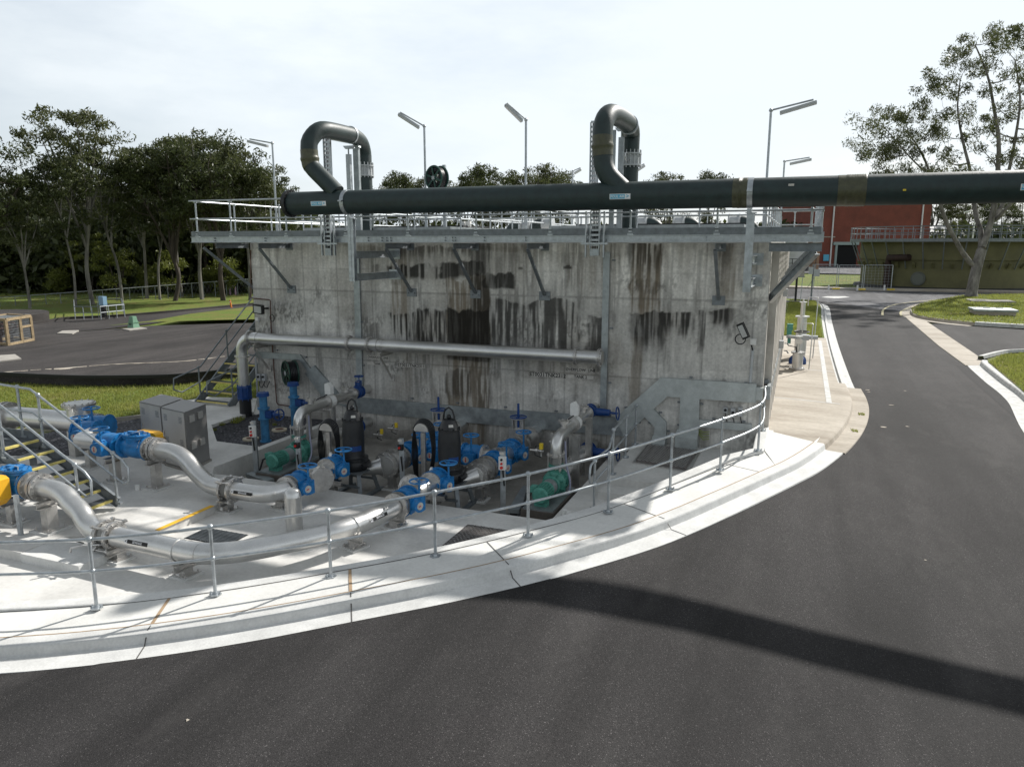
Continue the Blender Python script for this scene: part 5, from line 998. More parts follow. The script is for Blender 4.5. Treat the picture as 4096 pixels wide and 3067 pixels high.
# ---- green pump sets
for X0, tg in ((-10.95, 'left'), (-4.5, 'right')):
    pz = -.12; fl = -.3
    pl_ = thing('pump_plinth', 'concrete plinth with steel base plate under the %s green pump' % tg, 'plinth', (X0, 13.7, fl)); ww = .34
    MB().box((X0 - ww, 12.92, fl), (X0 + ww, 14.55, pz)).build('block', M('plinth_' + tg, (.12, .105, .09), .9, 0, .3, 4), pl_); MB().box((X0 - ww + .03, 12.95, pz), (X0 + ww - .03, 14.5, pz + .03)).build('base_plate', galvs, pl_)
    t = thing('green_pump', 'teal motor and pump set %s' % ('at the left end of the pit under a riser' if tg == 'left' else 'at the right end of the pit beside the steps'), 'pump', (X0, 13.7, pz), 'teal pump sets')
    zc = pz + .26; b = MB(); pr_ = [(0, .05), (0, .14), (.03, .165), (.06, .17), (.07, .15)]
    for k in range(9): pr_ += [(.08 + k * .036, .15), (.08 + k * .036, .172), (.092 + k * .036, .172), (.092 + k * .036, .15)]
    pr_ += [(.42, .17), (.45, .17), (.45, .05)]; b.lathe((X0, 13.05, zc), (0, 1, 0), pr_, 28)
    for k in range(20): a = k * math.pi / 10; b.beam((X0 + math.cos(a) * .16, 13.13, zc + math.sin(a) * .16), (X0 + math.cos(a) * .16, 13.45, zc + math.sin(a) * .16), .01, .035, up=(math.cos(a), 0, math.sin(a)))
    b.cb((X0, 13.2, zc - .2), (.26, .16, .12)); b.cb((X0 - .16, 13.2, zc + .1), (.12, .16, .12)); b.build('motor', teal, t)
    MB().lathe((X0, 13.5, zc), (0, 1, 0), [(0, .13), (0, .16), (.24, .16), (.24, .13)], 24).build('coupling_guard', galvs, t)
    b = MB(); b.lathe((X0, 13.74, zc), (0, 1, 0), [(0, .1), (0, .19), (.05, .2), (.06, .14), (.16, .13), (.2, .22), (.24, .25), (.26, .25), (.27, .2), (.44, .2), (.45, .26), (.5, .26), (.5, .1)], 28)
    for k in range(8): a = k * math.pi / 4 + .3; b.beam((X0 + math.cos(a) * .1, 13.96, zc + math.sin(a) * .1), (X0 + math.cos(a) * .24, 13.96, zc + math.sin(a) * .24), .025, .12, up=(0, 1, 0)); b.beam((X0 + math.cos(a) * .22, 14.0, zc + math.sin(a) * .22), (X0 + math.cos(a) * .2, 14.24, zc + math.sin(a) * .2), .03, .05)
    b.cyl((X0, 14.1, zc + .1), (X0, 14.1, zc + .36), .13, .1, n=20); b.cyl((X0, 14.1, zc + .33), (X0, 14.1, zc + .37), .17, n=24); b.cb((X0, 14.05, pz + .08), (.44, .12, .14)); b.bolts((X0, 14.12, zc), (0, 1, 0), .23, 10, .014, .16); b.build('casing', teal, t)
    MB().tube([(X0 - .18, 13.2, zc + .05), (X0 - .3, 13.15, zc), (X0 - .34, 13.0, -.2), (X0 - .4, 12.8, -.28)], .022, 8).build('cable', black, t)
    zt = 1.08
    r = thing('riser_pipe', 'stainless riser with bellows and flow meter going from the %s green pump to the wall' % tg, 'pipe', (X0, 14.1, .3))
    MB().cyl((X0, 14.1, zc + .37), (X0, 14.1, .46), .1, .12, n=24).build('reducer', steel, r)
    bellows((X0, 14.1, .58), (0, 0, 1), .105, .2, r)
    b = MB(); b.tube([(X0, 14.1, .7), (X0, 14.1, .8)] + [(X0, 14.1 + .26 - .26 * math.cos(a), .8 + .27 * math.sin(a)) for a in np.linspace(.15, math.pi / 2, 8)] + [(X0, 14.7, zt), (X0, 17.2, zt)], .115, 24); b.build('pipe', steel, r)
    for y in (14.62, 16.15):
        b = MB(); b.cyl((X0, y, zt), (X0, y, zt + .2), .07, n=16); b.lathe((X0, y, zt + .19), (0, 0, 1), [(0, .06), (0, .125), (.045, .125), (.045, .06)], 20); b.bolts((X0, y, zt + .22), (0, 0, 1), .105, 6, .01, .04); b.build('air_branch', steeld, r)
    for y in (15.25, 15.5, 16.42): flange((X0, y, zt), (0, 1, 0), .175, r, .035, nb=8)
    m_ = thing('flow_meter', 'white flow meter head on the %s riser pipe' % tg, 'meter', (X0, 15.37, zt)); MB().cyl((X0, 15.27, zt), (X0, 15.48, zt), .165, n=28).build('body', white, m_)
    b = MB(); b.plate([(X0 - .07, 15.3, zt + .2), (X0 + .1, 15.3, zt + .2), (X0 + .1, 15.3, zt + .38), (X0 + .02, 15.3, zt + .5), (X0 - .07, 15.3, zt + .46)], (0, 1, 0), .15); b.cyl((X0, 15.37, zt + .15), (X0, 15.37, zt + .22), .04, n=10); b.build('head', white, m_)
    MB().tube([(X0 + .02, 15.28, zt + .2), (X0 - .05, 15.2, zt + .15), (X0 - .16, 15.1, zt + .1), (X0 - .22, 15.1, zt)], .014, 6).build('cable', black, m_)
    valve((X0, 16.7, zt), (0, 1, 0), (1, -.05, 0) if tg == 'right' else (0, 0, 1), .115, 'blue valve at the wall end of the %s riser pipe' % tg, wz=.0 if tg == 'right' else .2, wr=.12, mat=blued, bare=(tg == 'right'))
    if tg == 'right':
        g = thing('gearbox', 'blue gear operator and upright handwheel on the right riser valve', 'valve operator', (X0 + .3, 16.7, zt)); MB().cyl((X0 + .1, 16.7, zt), (X0 + .5, 16.7, zt), .1, .08, n=16).build('housing', blued, g); MB().cyl((X0 + .5, 16.7, zt), (X0 + .68, 16.7, zt), .03, n=8).torus((X0 + .68, 16.7, zt), (1, 0, .1), .15, .018, 22, 6).build('handwheel', blued, g)
    s_ = thing('suction_pipe', 'low stainless suction pipe from the %s green pump to the wall' % tg, 'pipe', (X0, 14.5, zc)); MB().tube([(X0, 14.2, zc), (X0, 17.2, zc + .02)], .13, 24).build('pipe', steel, s_)
    for y in (14.32, 15.3, 15.42, 16.3): flange((X0, y, zc), (0, 1, 0), .2, s_, .04, nb=8)
    vv = valve((X0, 16.55, zc), (0, 1, 0), (1, 0, 0), .14, 'dark blue wall valve on the low suction pipe of the %s green pump' % tg, wz=.0, mat=blued, bare=True)
    if tg == 'right':
        g = thing('gearbox', 'blue gear operator and handwheel low behind the right green pump', 'valve operator', (X0 + .3, 16.5, zc)); MB().cyl((X0 + .1, 16.5, zc), (X0 + .55, 16.5, zc), .12, .09, n=16).build('housing', blued, g); MB().cyl((X0 + .5, 16.5, zc), (X0 + .76, 16.5, zc), .025, n=8).torus((X0 + .76, 16.5, zc), (1, 0, .1), .15, .018, 22, 6).build('handwheel', blued, g)
    for y, x_ in ((15.0, X0 + .17), (16.05, X0 + .17)):
        f_ = thing('riser_support', '%s stainless square post carrying the %s riser pipe' % ('nearer' if y < 15.5 else 'farther', tg), 'frame', (x_, y, fl)); MB().box((x_ - .07, y - .06, fl), (x_ + .07, y + .06, zt - .05 + (.05 if y > 15.5 else -.1))).build('column', steeld, f_)
        b = MB(); b.box((x_ - .55, y - .03, zt - .2), (x_ - .07, y + .03, zt - .14)); b.box((x_ - .57, y - .06, fl), (x_ - .5, y + .06, zt - .14)); b.build('cross_bar', steeld, f_); MB().cb((x_, y, fl + .01), (.3, .26, .02)).build('base_plate', steeld, f_)
    MB().tube
    h = MB().tube(catmull([np.array(p) for p in ((X0 + .12, 14.35, .95), (X0 + .16, 14.3, .5), (X0 + .3, 14.15, .1), (X0 + .28, 14.0, -.15), (X0 + .2, 13.95, -.2))], 20), .022, 8).build('clear_hose', hose); tag(h, 'clear bluish hose hanging down beside the %s green pump' % tg, 'hose')
# sensors with yellow heads
def sensor(c, label, d_=(1, 0, 0), parent=None):
    c = Vector(c); t = thing('pressure_sensor', label, 'sensor', c); d_ = Vector(d_).normalized(); b = MB(); b.cyl(c - d_ * .25, c + d_ * .05, .025, n=10); b.cyl(c - d_ * .12, c - d_ * .08, .05, n=12); b.cyl(c, c - UP * .12, .02, n=8); b.cyl(c - d_ * .02, c + d_ * .02, .045, n=12); b.build('fitting', steeld, t)
    MB().cyl(c + UP * .04, c + UP * .16, .045, n=12).build('head', yellow, t); MB().tube([c + UP * .12, c + UP * .1 - d_ * .12, c - UP * .1 - d_ * .14, c - UP * .14], .012, 6).build('cable', black, t)
c = V(1585, 1715, 16.6); sensor(c, 'yellow headed sensor on the wall pipes left of the left knife gate'); c = V(1527, 1740, 16.4); sensor(c, 'lower yellow headed sensor lying left of its neighbour at the wall')
c = V(2165, 1803, 14.1); sensor(c, 'yellow headed sensor on the left of the right riser bellows'); c = V(2240, 1770, 15.6); sensor(c, 'yellow headed sensor standing behind the right riser pipe')
# cable hangers
for px, Y, tg in ((1312, 13.55, 'left'), (1692, 13.5, 'right')):
    c = V(px, 1705, Y); t = thing('cable_hanger', 'arched steel hanger with loops of black cable beside the %s black pump' % tg, 'cable hanger', (c.x, Y, -.3)); top = V(px, 1690, Y).z
    MB().box((c.x - .05, Y - .03, -.3), (c.x + .05, Y + .03, top - .22)).build('column', steeld, t)
    b = MB(); A = [(c.x + .17 * math.cos(a), top - .17 + .17 * math.sin(a)) for a in np.linspace(0, math.pi, 14)]
    for i in range(13): b.add([(A[i][0], Y - .09, A[i][1]), (A[i + 1][0], Y - .09, A[i + 1][1]), (A[i + 1][0], Y + .09, A[i + 1][1]), (A[i][0], Y + .09, A[i][1])], [(0, 1, 2, 3)])
    b.plate([(x, Y - .092, z) for x, z in A], (0, -1, 0), .004); b.build('arch', steel, t)
    for k in range(5):
        w_ = .19 + .012 * k; yy = Y - .07 + k * .033; z2 = -.02 - .03 * k; s_ = -.03 * k
        P = [(c.x + w_ * math.cos(a), yy, top - .17 + w_ * math.sin(a)) for a in np.linspace(0, math.pi, 10)] + [(c.x - .24 - s_ * .5, yy, (top + z2) / 2), (c.x - .18, yy, z2 + .1), (c.x - .06, yy, z2), (c.x + .1, yy, z2 + .05), (c.x + .24, yy, (top + z2) / 2)]
        MB().tube([Vector(p) for p in catmull([np.array(q) for q in P + [P[0]]], 50)], .0135, 7).build('cable', black, t)
c = V(1324, 1830, 12.6); t = thing('air_valve', 'small stainless air valve with a red lever beside the left cable hanger', 'valve', (c.x, 12.6, .6)); MB().lathe((c.x, 12.6, c.z - .22), (0, 0, 1), [(0, .06), (.1, .06), (.1, .09), (.14, .09), (.15, .05), (.3, .05), (.34, .02)], 16).build('body', steel, t); MB().beam((c.x - .2, 12.55, c.z - .1), (c.x - .06, 12.6, c.z - .06), .025, .01).build('lever', red, t)
c = V(1727, 1890, 12.6); t = thing('air_valve', 'small stainless air valve with a red lever beside the right cable hanger', 'valve', (c.x, 12.6, .6)); MB().lathe((c.x, 12.6, c.z - .22), (0, 0, 1), [(0, .06), (.1, .06), (.1, .09), (.14, .09), (.15, .05), (.3, .05), (.34, .02)], 16).build('body', steel, t); MB().beam((c.x + .2, 12.6, c.z - .02), (c.x + .06, 12.6, c.z - .1), .025, .01).build('lever', red, t)
# push-button posts
for base, tp, kind, lb in (((1028, 1905), (1020, 1692), 1, 'push button post at the left end of the pit with a white three button box'), ((1204, 1985), (1196, 1710), 0, 'push button post in front of the left green pump with a black strap'), ((1612, 1995), (1604, 1757), 0, 'push button post in front of the left suction bellows'), ((2012, 2060), (2014, 1804), 1, 'push button post with white three button box right of the black pumps')):
    g = G(*base, -.3); zt = 1.02; t = thing('control_post', lb, 'control post', (g.x, g.y, -.3), 'push button posts'); x_, y_ = g.x, g.y
    b = MB(); b.chan((x_, y_, -.3), (x_, y_, zt), .1, .1, .01, up=(.5, -1, 0)); b.beam((x_, y_ - .0, -.3), (x_, y_, zt), .09, .03, up=(.5, -1, 0)); b.build('post', galv, t)
    q = Vector((x_ + .02, y_ - .07, zt - .22)); d_ = Vector((.45, -.9, 0)).normalized()
    if kind: MB().cb(q, (.13, .09, .26)).build('button_box', white, t); hs = ((.08, blackp), (0, red), (-.08, red))
    else: MB().cb(q + UP * .05, (.1, .08, .12)).build('button_box', blackp, t); hs = ((.05, red),)
    for dz, m_ in hs: MB().cyl(q + Vector((.0, -.04, dz)), q + Vector((0, -.075, dz)), .022 if dz > -.05 else .03, n=12).build('button', m_, t)
    MB().beam(q + Vector((.02, -.03, -.14)), q + Vector((.05, -.03, -.45)), .035, .012).build('strap', blackp, t); MB().cb(Vector((x_, y_ - .06, zt - .03)), (.09, .02, .05)).build('name_plate', plateg, t)
# blue stand pipes in the gravel
for base, X, lb in (((1063, 1765), 0, 'weathered blue standpipe with a side valve, the nearer one in the gravel'), ((1182, 1712), 1, 'weathered blue standpipe with a side valve, the farther one by the wall')):
    g = G(*base, .06); t = thing('standpipe', lb, 'standpipe', (g.x, g.y, .06), 'blue standpipes'); x_, y_ = g.x, g.y
    b = MB(); b.lathe((x_, y_, .06), (0, 0, 1), [(0, .14), (.03, .14), (.03, .105), (.58, .105), (.58, .15), (.62, .15), (.62, .11), (.85, .11), (.85, .15), (.89, .15), (.9, .1), (1.2, .1)], 22); b.build('pipe', bluel, t)
    b = MB(); b.lathe((x_, y_, 1.24), (0, 0, 1), [(0, .16), (.04, .16), (.045, .15), (.09, .15), (.1, .05)], 22); b.bolts((x_, y_, 1.29), (0, 0, 1), .13, 8, .012, .05); b.build('cap', blued, t)
    b = MB(); b.cb((x_ + .1, y_, .79), (.34, .14, .18)); b.cyl((x_ + .2, y_, .8), (x_ + .48, y_ - .02, .8), .05, .03, n=12); b.build('gearbox', blued, t)
    MB().torus((x_ + .48, y_ - .02, .8), (1, -.35, 0), .14, .018, 22, 6).beam((x_ + .48, y_ - .02, .66), (x_ + .48, y_ - .02, .94), .02, .02).beam((x_ + .45, y_ - .14, .8), (x_ + .51, y_ + .1, .8), .02, .02).build('handwheel', blued, t)
for p_, lb in (((1118, 1720), 'round pale cover ring in the gravel, the farther one'), ((1003, 1756), 'round pale cover ring in the gravel, the nearer one partly hidden by a post')):
    g = G(*p_, .07); t = thing('access_cover', lb, 'cover', (g.x, g.y, .06)); MB().cyl((g.x, g.y, .06), (g.x, g.y, .1), .2, n=28).build('ring', M('cream_concrete', (.5, .44, .34), .8, 0, .15, 10), t); MB().cyl((g.x, g.y, .1), (g.x, g.y, .105), .11, n=20).build('lid', M('rusty_lid', (.12, .05, .03), .8, 0, .3, 10), t)
# small things on the floor
c = G(1190, 2120, 0); t = thing('bollard', 'stainless domed bollard standing beside the farther pipe', 'bollard', (c.x, c.y, 0)); c.x, c.y = -8.13, 10.2
MB().lathe((c.x, c.y, 0), (0, 0, 1), [(0, .15), (.62, .15), (.622, .152), (.63, .15), (.69, .14), (.74, .11), (.77, .06), (.78, .01)], 32).build('tube', steel, t)
tread = M('checker_plate', (.17, .155, .15), .45, .6, .2, 6)
def checker(poly, z, name, label, cat, d_=(1, 0), step=.085, thick=.02):
    t = thing(name, label, cat, (poly[0][0], poly[0][1], z)); b = MB(); b.prism(poly, z, z + thick); b.build('plate', tread, t)
    xs_ = [p[0] for p in poly]; ys_ = [p[1] for p in poly]; b = MB(); a0 = math.atan2(d_[1], d_[0]); i = 0
    def inside(x, y):
        r_ = False; j = len(poly) - 1
        for k in range(len(poly)):
            if (poly[k][1] > y) != (poly[j][1] > y) and x < (poly[j][0] - poly[k][0]) * (y - poly[k][1]) / (poly[j][1] - poly[k][1]) + poly[k][0]: r_ = not r_
            j = k
        return r_
    y = min(ys_) + .03
    while y < max(ys_):
        x = min(xs_) + (.5 * step if i % 2 else 0); j = 0
        while x < max(xs_):
            if inside(x, y) and inside(x + .03, y) and inside(x - .03, y): a = .6 if (i + j) % 2 else -.6; u = Vector((math.cos(a), math.sin(a), 0)) * .026; b.beam(Vector((x, y, z + thick + .001)) - u, Vector((x, y, z + thick + .001)) + u, .012, .008)
            x += step; j += 1
        y += step * .62; i += 1
    b.build('tread_studs', steel, t); return t
checker([(-5.33, 10.2), (-4.25, 11.42), (-4.35, 11.5), (-5.33, 11.5)], .0, 'cover_plate', 'triangular dark checker plate cover in the slab behind the handrail', 'cover plate')
hc = checker([(-3.1, 15.45), (-2.0, 15.2), (-1.95, 16.72), (-3.1, 16.8)], .33, 'access_hatch', 'large dark checker plate hatch on the platform', 'hatch', thick=.05)
MB().prism([(-3.16, 15.39), (-1.9, 15.13), (-1.88, 16.78), (-3.16, 16.86)], .311, .335).build('frame', steeld, hc)
g = thing('floor_grating', 'small square floor grating in the slab behind the nearer sewage pipe', 'grating', (-9.6, 9.2, 0)); b = MB()
for k in range(15): b.box((-9.63, 9.2 + k * .033, .002), (-8.75, 9.207 + k * .033, .02))
for k in range(9): b.box((-9.63 + k * .108, 9.18, .003), (-9.62 + k * .108, 9.69, .016))
b.build('bars', galvd, g); MB().box((-9.66, 9.17, .001), (-8.72, 9.7, .003)).build('pit', blackp, g)  # thin black sheet under the bars, the shade of a hollow painted flat
for p_, z_, lb in (((220, 2228), 0, 'pair of short cream pipe stubs beside the raised pad'), ((2275, 2068), 0, 'pair of short cream pipe stubs near the right green pump'), ((550, 1960), .15, 'single cream pipe stub on the raised slab')):
    g = G(*p_, z_); t = thing('pipe_stub', lb, 'pipe stub', (g.x, g.y, z_)); crm = white
    for k in range(1 if z_ else 2): MB().cyl((g.x - .1 * k, g.y + .07 * k, z_), (g.x - .1 * k, g.y + .07 * k, z_ + .11), .045, n=14).build('stub', crm, t)
t = thing('floor_sign', 'dark floor plate lettered PMP2331 in front of the right green pump', 'sign', (-4.4, 12.6, -.3)); g = G(2150, 2070, -.29); MB().cb((g.x, g.y, -.296), (.42, .12, .006)).build('plate', tread, t); textmesh('PMP2331', .1, lambda u, v: Vector((g.x + u, g.y + v, -.29)), wtext, t)
for k, (p_, lb) in enumerate((((1630, 1990), 'front left'),)): pass
for a_, c_, z_, lb in (((2055, 2045), (2110, 1950), -.2, 'short covered cable tray on the pit floor left of the right green pump'), ((1000, 1895), (1080, 1925), -.2, 'covered cable tray on the pit floor below the left green pump')):
    a, c = G(*a_, z_), G(*c_, z_); t = thing('cable_tray', lb, 'cable tray', a); MB().beam(a, c, .22, .08).build('cover', galvs, t); MB().beam(a - UP * .07, c - UP * .07, .16, .06).build('cables', black, t)
# ================================================================== HANDRAILS, STAIRS, CABINETS
def ballpost(x, y, z, h, parent, foot=True, mid=.54):
    b = MB(); b.cyl((x, y, z), (x, y, z + h), .024, n=12); b.ball((x, y, z + h), .045, 12); b.ball((x, y, z + h * mid), .042, 12)
    if foot:
        b.cyl((x, y, z), (x, y, z + .04), .04, .028, n=12); b.lathe((x, y, z), (0, 0, 1), [(0, .001), (0, .085), (.018, .085), (.018, .03)], 6)
        for s_ in (-1, 1): b.cyl((x + s_ * .062, y + s_ * .02, z), (x + s_ * .062, y + s_ * .02, z + .045), .013, n=6)
    return b.build('post', galv, parent)
hp = [(-18.6, 2.15), (-17.0, 2.85), (-15.4, 3.55), (-13.8, 4.3), (-12.1, 5.12), (-10.42, 5.95)] + [(p.x, p.y) for p in (T(387, 2430, .2), T(862, 2377, .2), T(1324, 2306, .2), T(1742, 2225, .2), T(2112, 2142, .2), T(2432, 2048, .2), T(2680, 1957, .2), T(2880, 1880, .2), T(3032, 1802, .2), T(3050, 1722, .2))]
k_ = thing('kerb_handrail', 'long galvanised handrail curving along the plinth between the footpath and the pump yard', 'handrail', (hp[8][0], hp[8][1], .3))
zt = [hh(x, y) + .2 for x, y in hp]
ph = catmull([np.array((x, y, z)) for (x, y), z in zip(hp, zt)], 130)
MB().tube([Vector(p) + UP * 1.0 for p in ph], .022, 12).build('top_rail', galv, k_)
MB().tube([Vector(p) + UP * .54 for p in ph], .02, 12).build('mid_rail', galv, k_)
for (x, y), z in zip(hp, zt): ballpost(x, y, z, 1.0, k_)
# handrail of the steps and platform
t = thing('step_handrail', 'galvanised handrail with a looped end beside the concrete steps and platform', 'handrail', (-3.4, 14.5, .31))
q = [G(2402, 2010, 0.0), Vector((-3.38, 14.45, .31)), Vector((-3.4, 15.75, .31)), Vector((-3.42, 16.9, .31))]
q[0] = Vector((-3.42, 13.15, 0.0))
for p in q: ballpost(p.x, p.y, p.z, .95, t)
tp = [q[0] + UP * .95, q[0] + UP * .95 + Vector((0, .25, .02)), q[1] + UP * .95 - Vector((0, .35, .3)), q[1] + UP * .95] + [q[2] + UP * .95, q[3] + UP * .95]
lo = [q[0] + UP * .95, q[0] + Vector((-.02, -.2, .93)), q[0] + Vector((-.02, -.28, .8)), q[0] + Vector((-.02, -.26, .62)), q[0] + Vector((0, -.12, .5)), q[0] + UP * .5]
MB().tube(tp, .022, 10).build('top_rail', galv, t); MB().tube([Vector(p) for p in catmull([np.array(x) for x in lo], 24)], .022, 10).build('end_loop', galv, t)
MB().tube([q[0] + UP * .5, q[0] + UP * .52 + Vector((0, .2, .03)), q[1] + UP * .5 - Vector((0, .3, .22)), q[1] + UP * .5, q[2] + UP * .5, q[3] + UP * .5], .02, 10).build('mid_rail', galv, t)
# ---- stair with yellow nosings (stile over the pipes)
X_t, X_b = -13.5, -11.55; Y0, Y1 = 8.78, 9.55; zt_ = 1.3; zb_ = .15
s = thing('stile_stair', 'grey steel stile stair with yellow nosings crossing over the pipes at the left', 'stair', (X_b, Y0, zb_))
for y in (Y0, Y1):
    b = MB(); b.chan((X_b - .03, y, zb_ + .12), (X_t, y, zt_ - .1), .06, .2, .012); b.chan((X_t, y, zt_ - .1), (-14.9, y, zt_ - .1), .06, .2, .012); b.chan((-14.9, y, zt_ - .1), (-16.6, y, .1), .06, .2, .012); b.build('stringer', galvd, s)
for k in range(6):
    f_ = (k + 1) / 7; x = X_t + (X_b - X_t) * f_; z = zt_ + (zb_ - zt_) * f_; tr = MB()
    for j in range(7): tr.box((x - .12 + j * .035, Y0 + .03, z - .03), (x - .114 + j * .035, Y1 - .03, z))
    tr.box((x - .13, Y0 + .03, z - .045), (x - .12, Y1 - .03, z - .002)); tr.build('tread', galvd, s)
    MB().box((x + .1, Y0 + .04, z - .03), (x + .15, Y1 - .04, z + .008)).build('nosing', nose, s)
b = MB()
for j in range(36): b.box((X_t - .03 - j * .038, Y0 + .03, zt_ - .03), (X_t - .024 - j * .038, Y1 - .03, zt_))
for j in range(5): b.box((-14.9, Y0 + .05 + j * .17, zt_ - .031), (X_t, Y0 + .06 + j * .17, zt_ - .003))
b.build('landing', galvd, s)
for x in (X_t - .02, -14.85): MB().box((x, Y0 + .04, zt_ - .03), (x + .06, Y1 - .04, zt_ + .01)).build('nosing', nose, s)
for y in (Y0 - .01, Y1): MB().box((-14.7, y, zt_ - .02), (X_t - .1, y + .012, zt_ + .14)).build('kick_plate', galvd, s)
for (x, y) in ((X_t - .25, Y0), (X_t - .25, Y1), (-14.7, Y0), (-14.7, Y1)): b = MB(); b.box((x - .05, y - .04, zb_), (x + .05, y + .04, zt_ - .2)); b.cb((x, y, zb_ + .02), (.18, .18, .04)); b.build('leg', galvd, s)
for y in (Y0, Y1):
    b = MB(); pts = [(X_b + .28, y, .72), (X_b + .3, y, .98), (X_b + .16, y, 1.12), (X_b - .05, y, 1.22), (X_t + .1, y, 2.18), (X_t - .1, y, 2.28), (-14.55, y, 2.32), (-14.85, y, 2.2), (-16.4, y, 1.1)]
    b.tube(pts, .022, 10); b.build('top_rail', galv, s)
    b = MB(); pts = [(X_b + .28, y, .72), (X_b + .15, y, .66), (X_b - .05, y, .76), (X_t + .12, y, 1.72), (X_t - .1, y, 1.82), (-14.55, y, 1.84), (-14.8, y, 1.75), (-16.3, y, .7)]; b.tube(pts, .02, 10); b.build('mid_rail', galv, s)
    for x, z0_, z1_ in ((X_b - .05, .25, 1.22), (X_t + .1, 1.15, 2.18), (-13.95, zt_, 2.3), (-14.7, zt_, 2.3)):
        b = MB(); b.cyl((x, y, z0_), (x, y, z1_), .026, n=10); b.ball((x, y, z1_), .045, 10); b.ball((x, y, z1_ - .48), .042, 10); b.cb((x + .04, y, z0_ + .02), (.12, .07, .04)); b.build('post', galv, s)
# ---- blue valves on the raised slab
cv = lambda c, label, wx=1: None
def checkvalve(c, label, cover, yel):
    c = Vector(c); t = thing('check_valve', label, 'valve', c, 'blue check valves with yellow weight covers'); b = MB()
    b.lathe(c - Vector((.33, 0, 0)), (1, 0, 0), [(0, .15), (0, .25), (.04, .25), (.05, .18), (.2, .22), (.4, .23), (.56, .2), (.62, .18), (.62, .25), (.66, .25), (.66, .15)], 28); b.cyl(c, c + UP * .22, .2, n=24); b.bolts(c - Vector((.31, 0, 0)), (1, 0, 0), .22, 10, .014, .05); b.bolts(c + Vector((.31, 0, 0)), (1, 0, 0), .22, 10, .014, .05); b.build('body', blue, t)
    b = MB(); b.prism([(c.x + .3 * math.cos(a) * 1.05, c.y + .2 * math.sin(a)) for a in np.linspace(0, 2 * math.pi, 25)[:-1]], c.z + .2, c.z + .235); b.prism([(c.x + .3 * math.cos(a) * 1.05, c.y + .2 * math.sin(a)) for a in np.linspace(0, 2 * math.pi, 25)[:-1]], c.z + .245, c.z + .28); b.cb(c + Vector((-.02, 0, .3)), (.34, .08, .04)).cb(c + Vector((.02, 0, .3)), (.08, .26, .035))
    for k in range(10): a = k * .628 + .3; b.cyl((c.x + .27 * math.cos(a), c.y + .17 * math.sin(a), c.z + .27), (c.x + .27 * math.cos(a), c.y + .17 * math.sin(a), c.z + .3), .014, n=6)
    b.build('cover', blue, t)
    MB().tube([c + Vector((.02, -.02, .32)), c + Vector((.15, -.05, .33)), c + Vector((.2, -.1, .2)), c + Vector((.22, -.2, .05))], .009, 6).build('small_pipe', steel, t)
    y0 = yel; b = MB(); s_ = 1 if y0 > 0 else -1; P = [(c.x - .30, c.z + .24), (c.x + .14, c.z + .24), (c.x + .22, c.z + .2), (c.x + .22, c.z - .14), (c.x + .05, c.z - .28), (c.x - .12, c.z - .26), (c.x - .3, c.z - .12)]
    b.plate([(x, c.y + s_ * .27, z) for x, z in P], (0, s_, 0), .2); b.build('weight_cover', orange, t); return t
checkvalve((-12.35, 10.75, ZH), 'farther blue check valve, its yellow cover peeping out behind it', 1, 1)
checkvalve((-12.65, 8.45, ZH2), 'nearer blue check valve with a large yellow cover on its front', 1, -1)
valve((-13.0, 10.72, ZH), (1, 0, 0), (0, -1, 0), .18, 'blue plug valve just left of the farther check valve', wz=.42, L=.5)
valve((-14.35, 11.25, ZH), (1, .3, 0), (.3, -1, 0), .19, 'blue plug valve nearest the gravel, right of the stile stair', wz=.42, L=.5)
valve((-14.6, 11.75, ZH), (1, .3, 0), (.3, -1, 0), .19, 'blue plug valve farthest back behind the stile stair rail', wz=.5, L=.5)
bolster((-13.0, 10.72), .15, ZH - .26, 'tall stainless support under the blue plug valve beside the check valve', w_=.17, across=(0, 1, 0)); bolster((-14.35, 11.25), .15, ZH - .26, 'tall stainless support under the blue plug valve nearest the gravel', w_=.17, across=(0, 1, 0))
t = thing('manifold_pipe', 'large stainless manifold pipe on the raised slab behind the stile stair', 'pipe', (-15, 11.6, ZH)); b = MB(); b.tube([(-13.3, 10.72, ZH), (-13.9, 10.75, ZH), (-14.1, 11.2, ZH)], .17, 24); b.build('branch', steel, t)
MB().tube([(-14.9, 12.0, ZH - .03), (-20.5, 11.6, ZH - .03)], .24, 28).build('pipe', steel, t); flange((-17.6, 11.8, ZH - .03), (1, .07, 0), .34, t); flange((-17.75, 11.8, ZH - .03), (1, .07, 0), .34, t)
b = MB(); b.cyl((-15.5, 12.0, ZH - .6), (-15.5, 12.0, ZH + .35), .27, n=28); b.build('tee', steel, t); flange((-15.5, 12.0, ZH + .38), (0, 0, 1), .36, t, .07, nb=14); MB().cyl((-15.5, 12.0, ZH + .41), (-15.5, 12.0, ZH + .425), .3, n=28).build('blank_plate', steel, t)
for x in (-15.5, -18.5): MB().box((x - .1, 11.7, .1), (x + .1, 12.1, ZH - .2)).build('pedestal', steeld, t)
t = thing('lower_pipe', 'stainless pipe passing under the stile stair landing', 'pipe', (-14, 8.7, .7)); MB().tube([(-13.0, 8.45, ZH2), (-13.4, 8.6, ZH2 - .03), (-18, 9.9, ZH2 - .1)], .2, 26).build('pipe', steel, t); flange((-13.15, 8.5, ZH2), (1, -.3, 0), .27, t)
for i, x in enumerate((-13.3, -12.7)):
    bolster((x, 8.45 - .1), .15, ZH2 - .24, ['stainless support below the nearer check valve, left one', 'stainless support below the nearer check valve, behind the yellow cover'][i], w_=.17, across=(0, 1, 0))
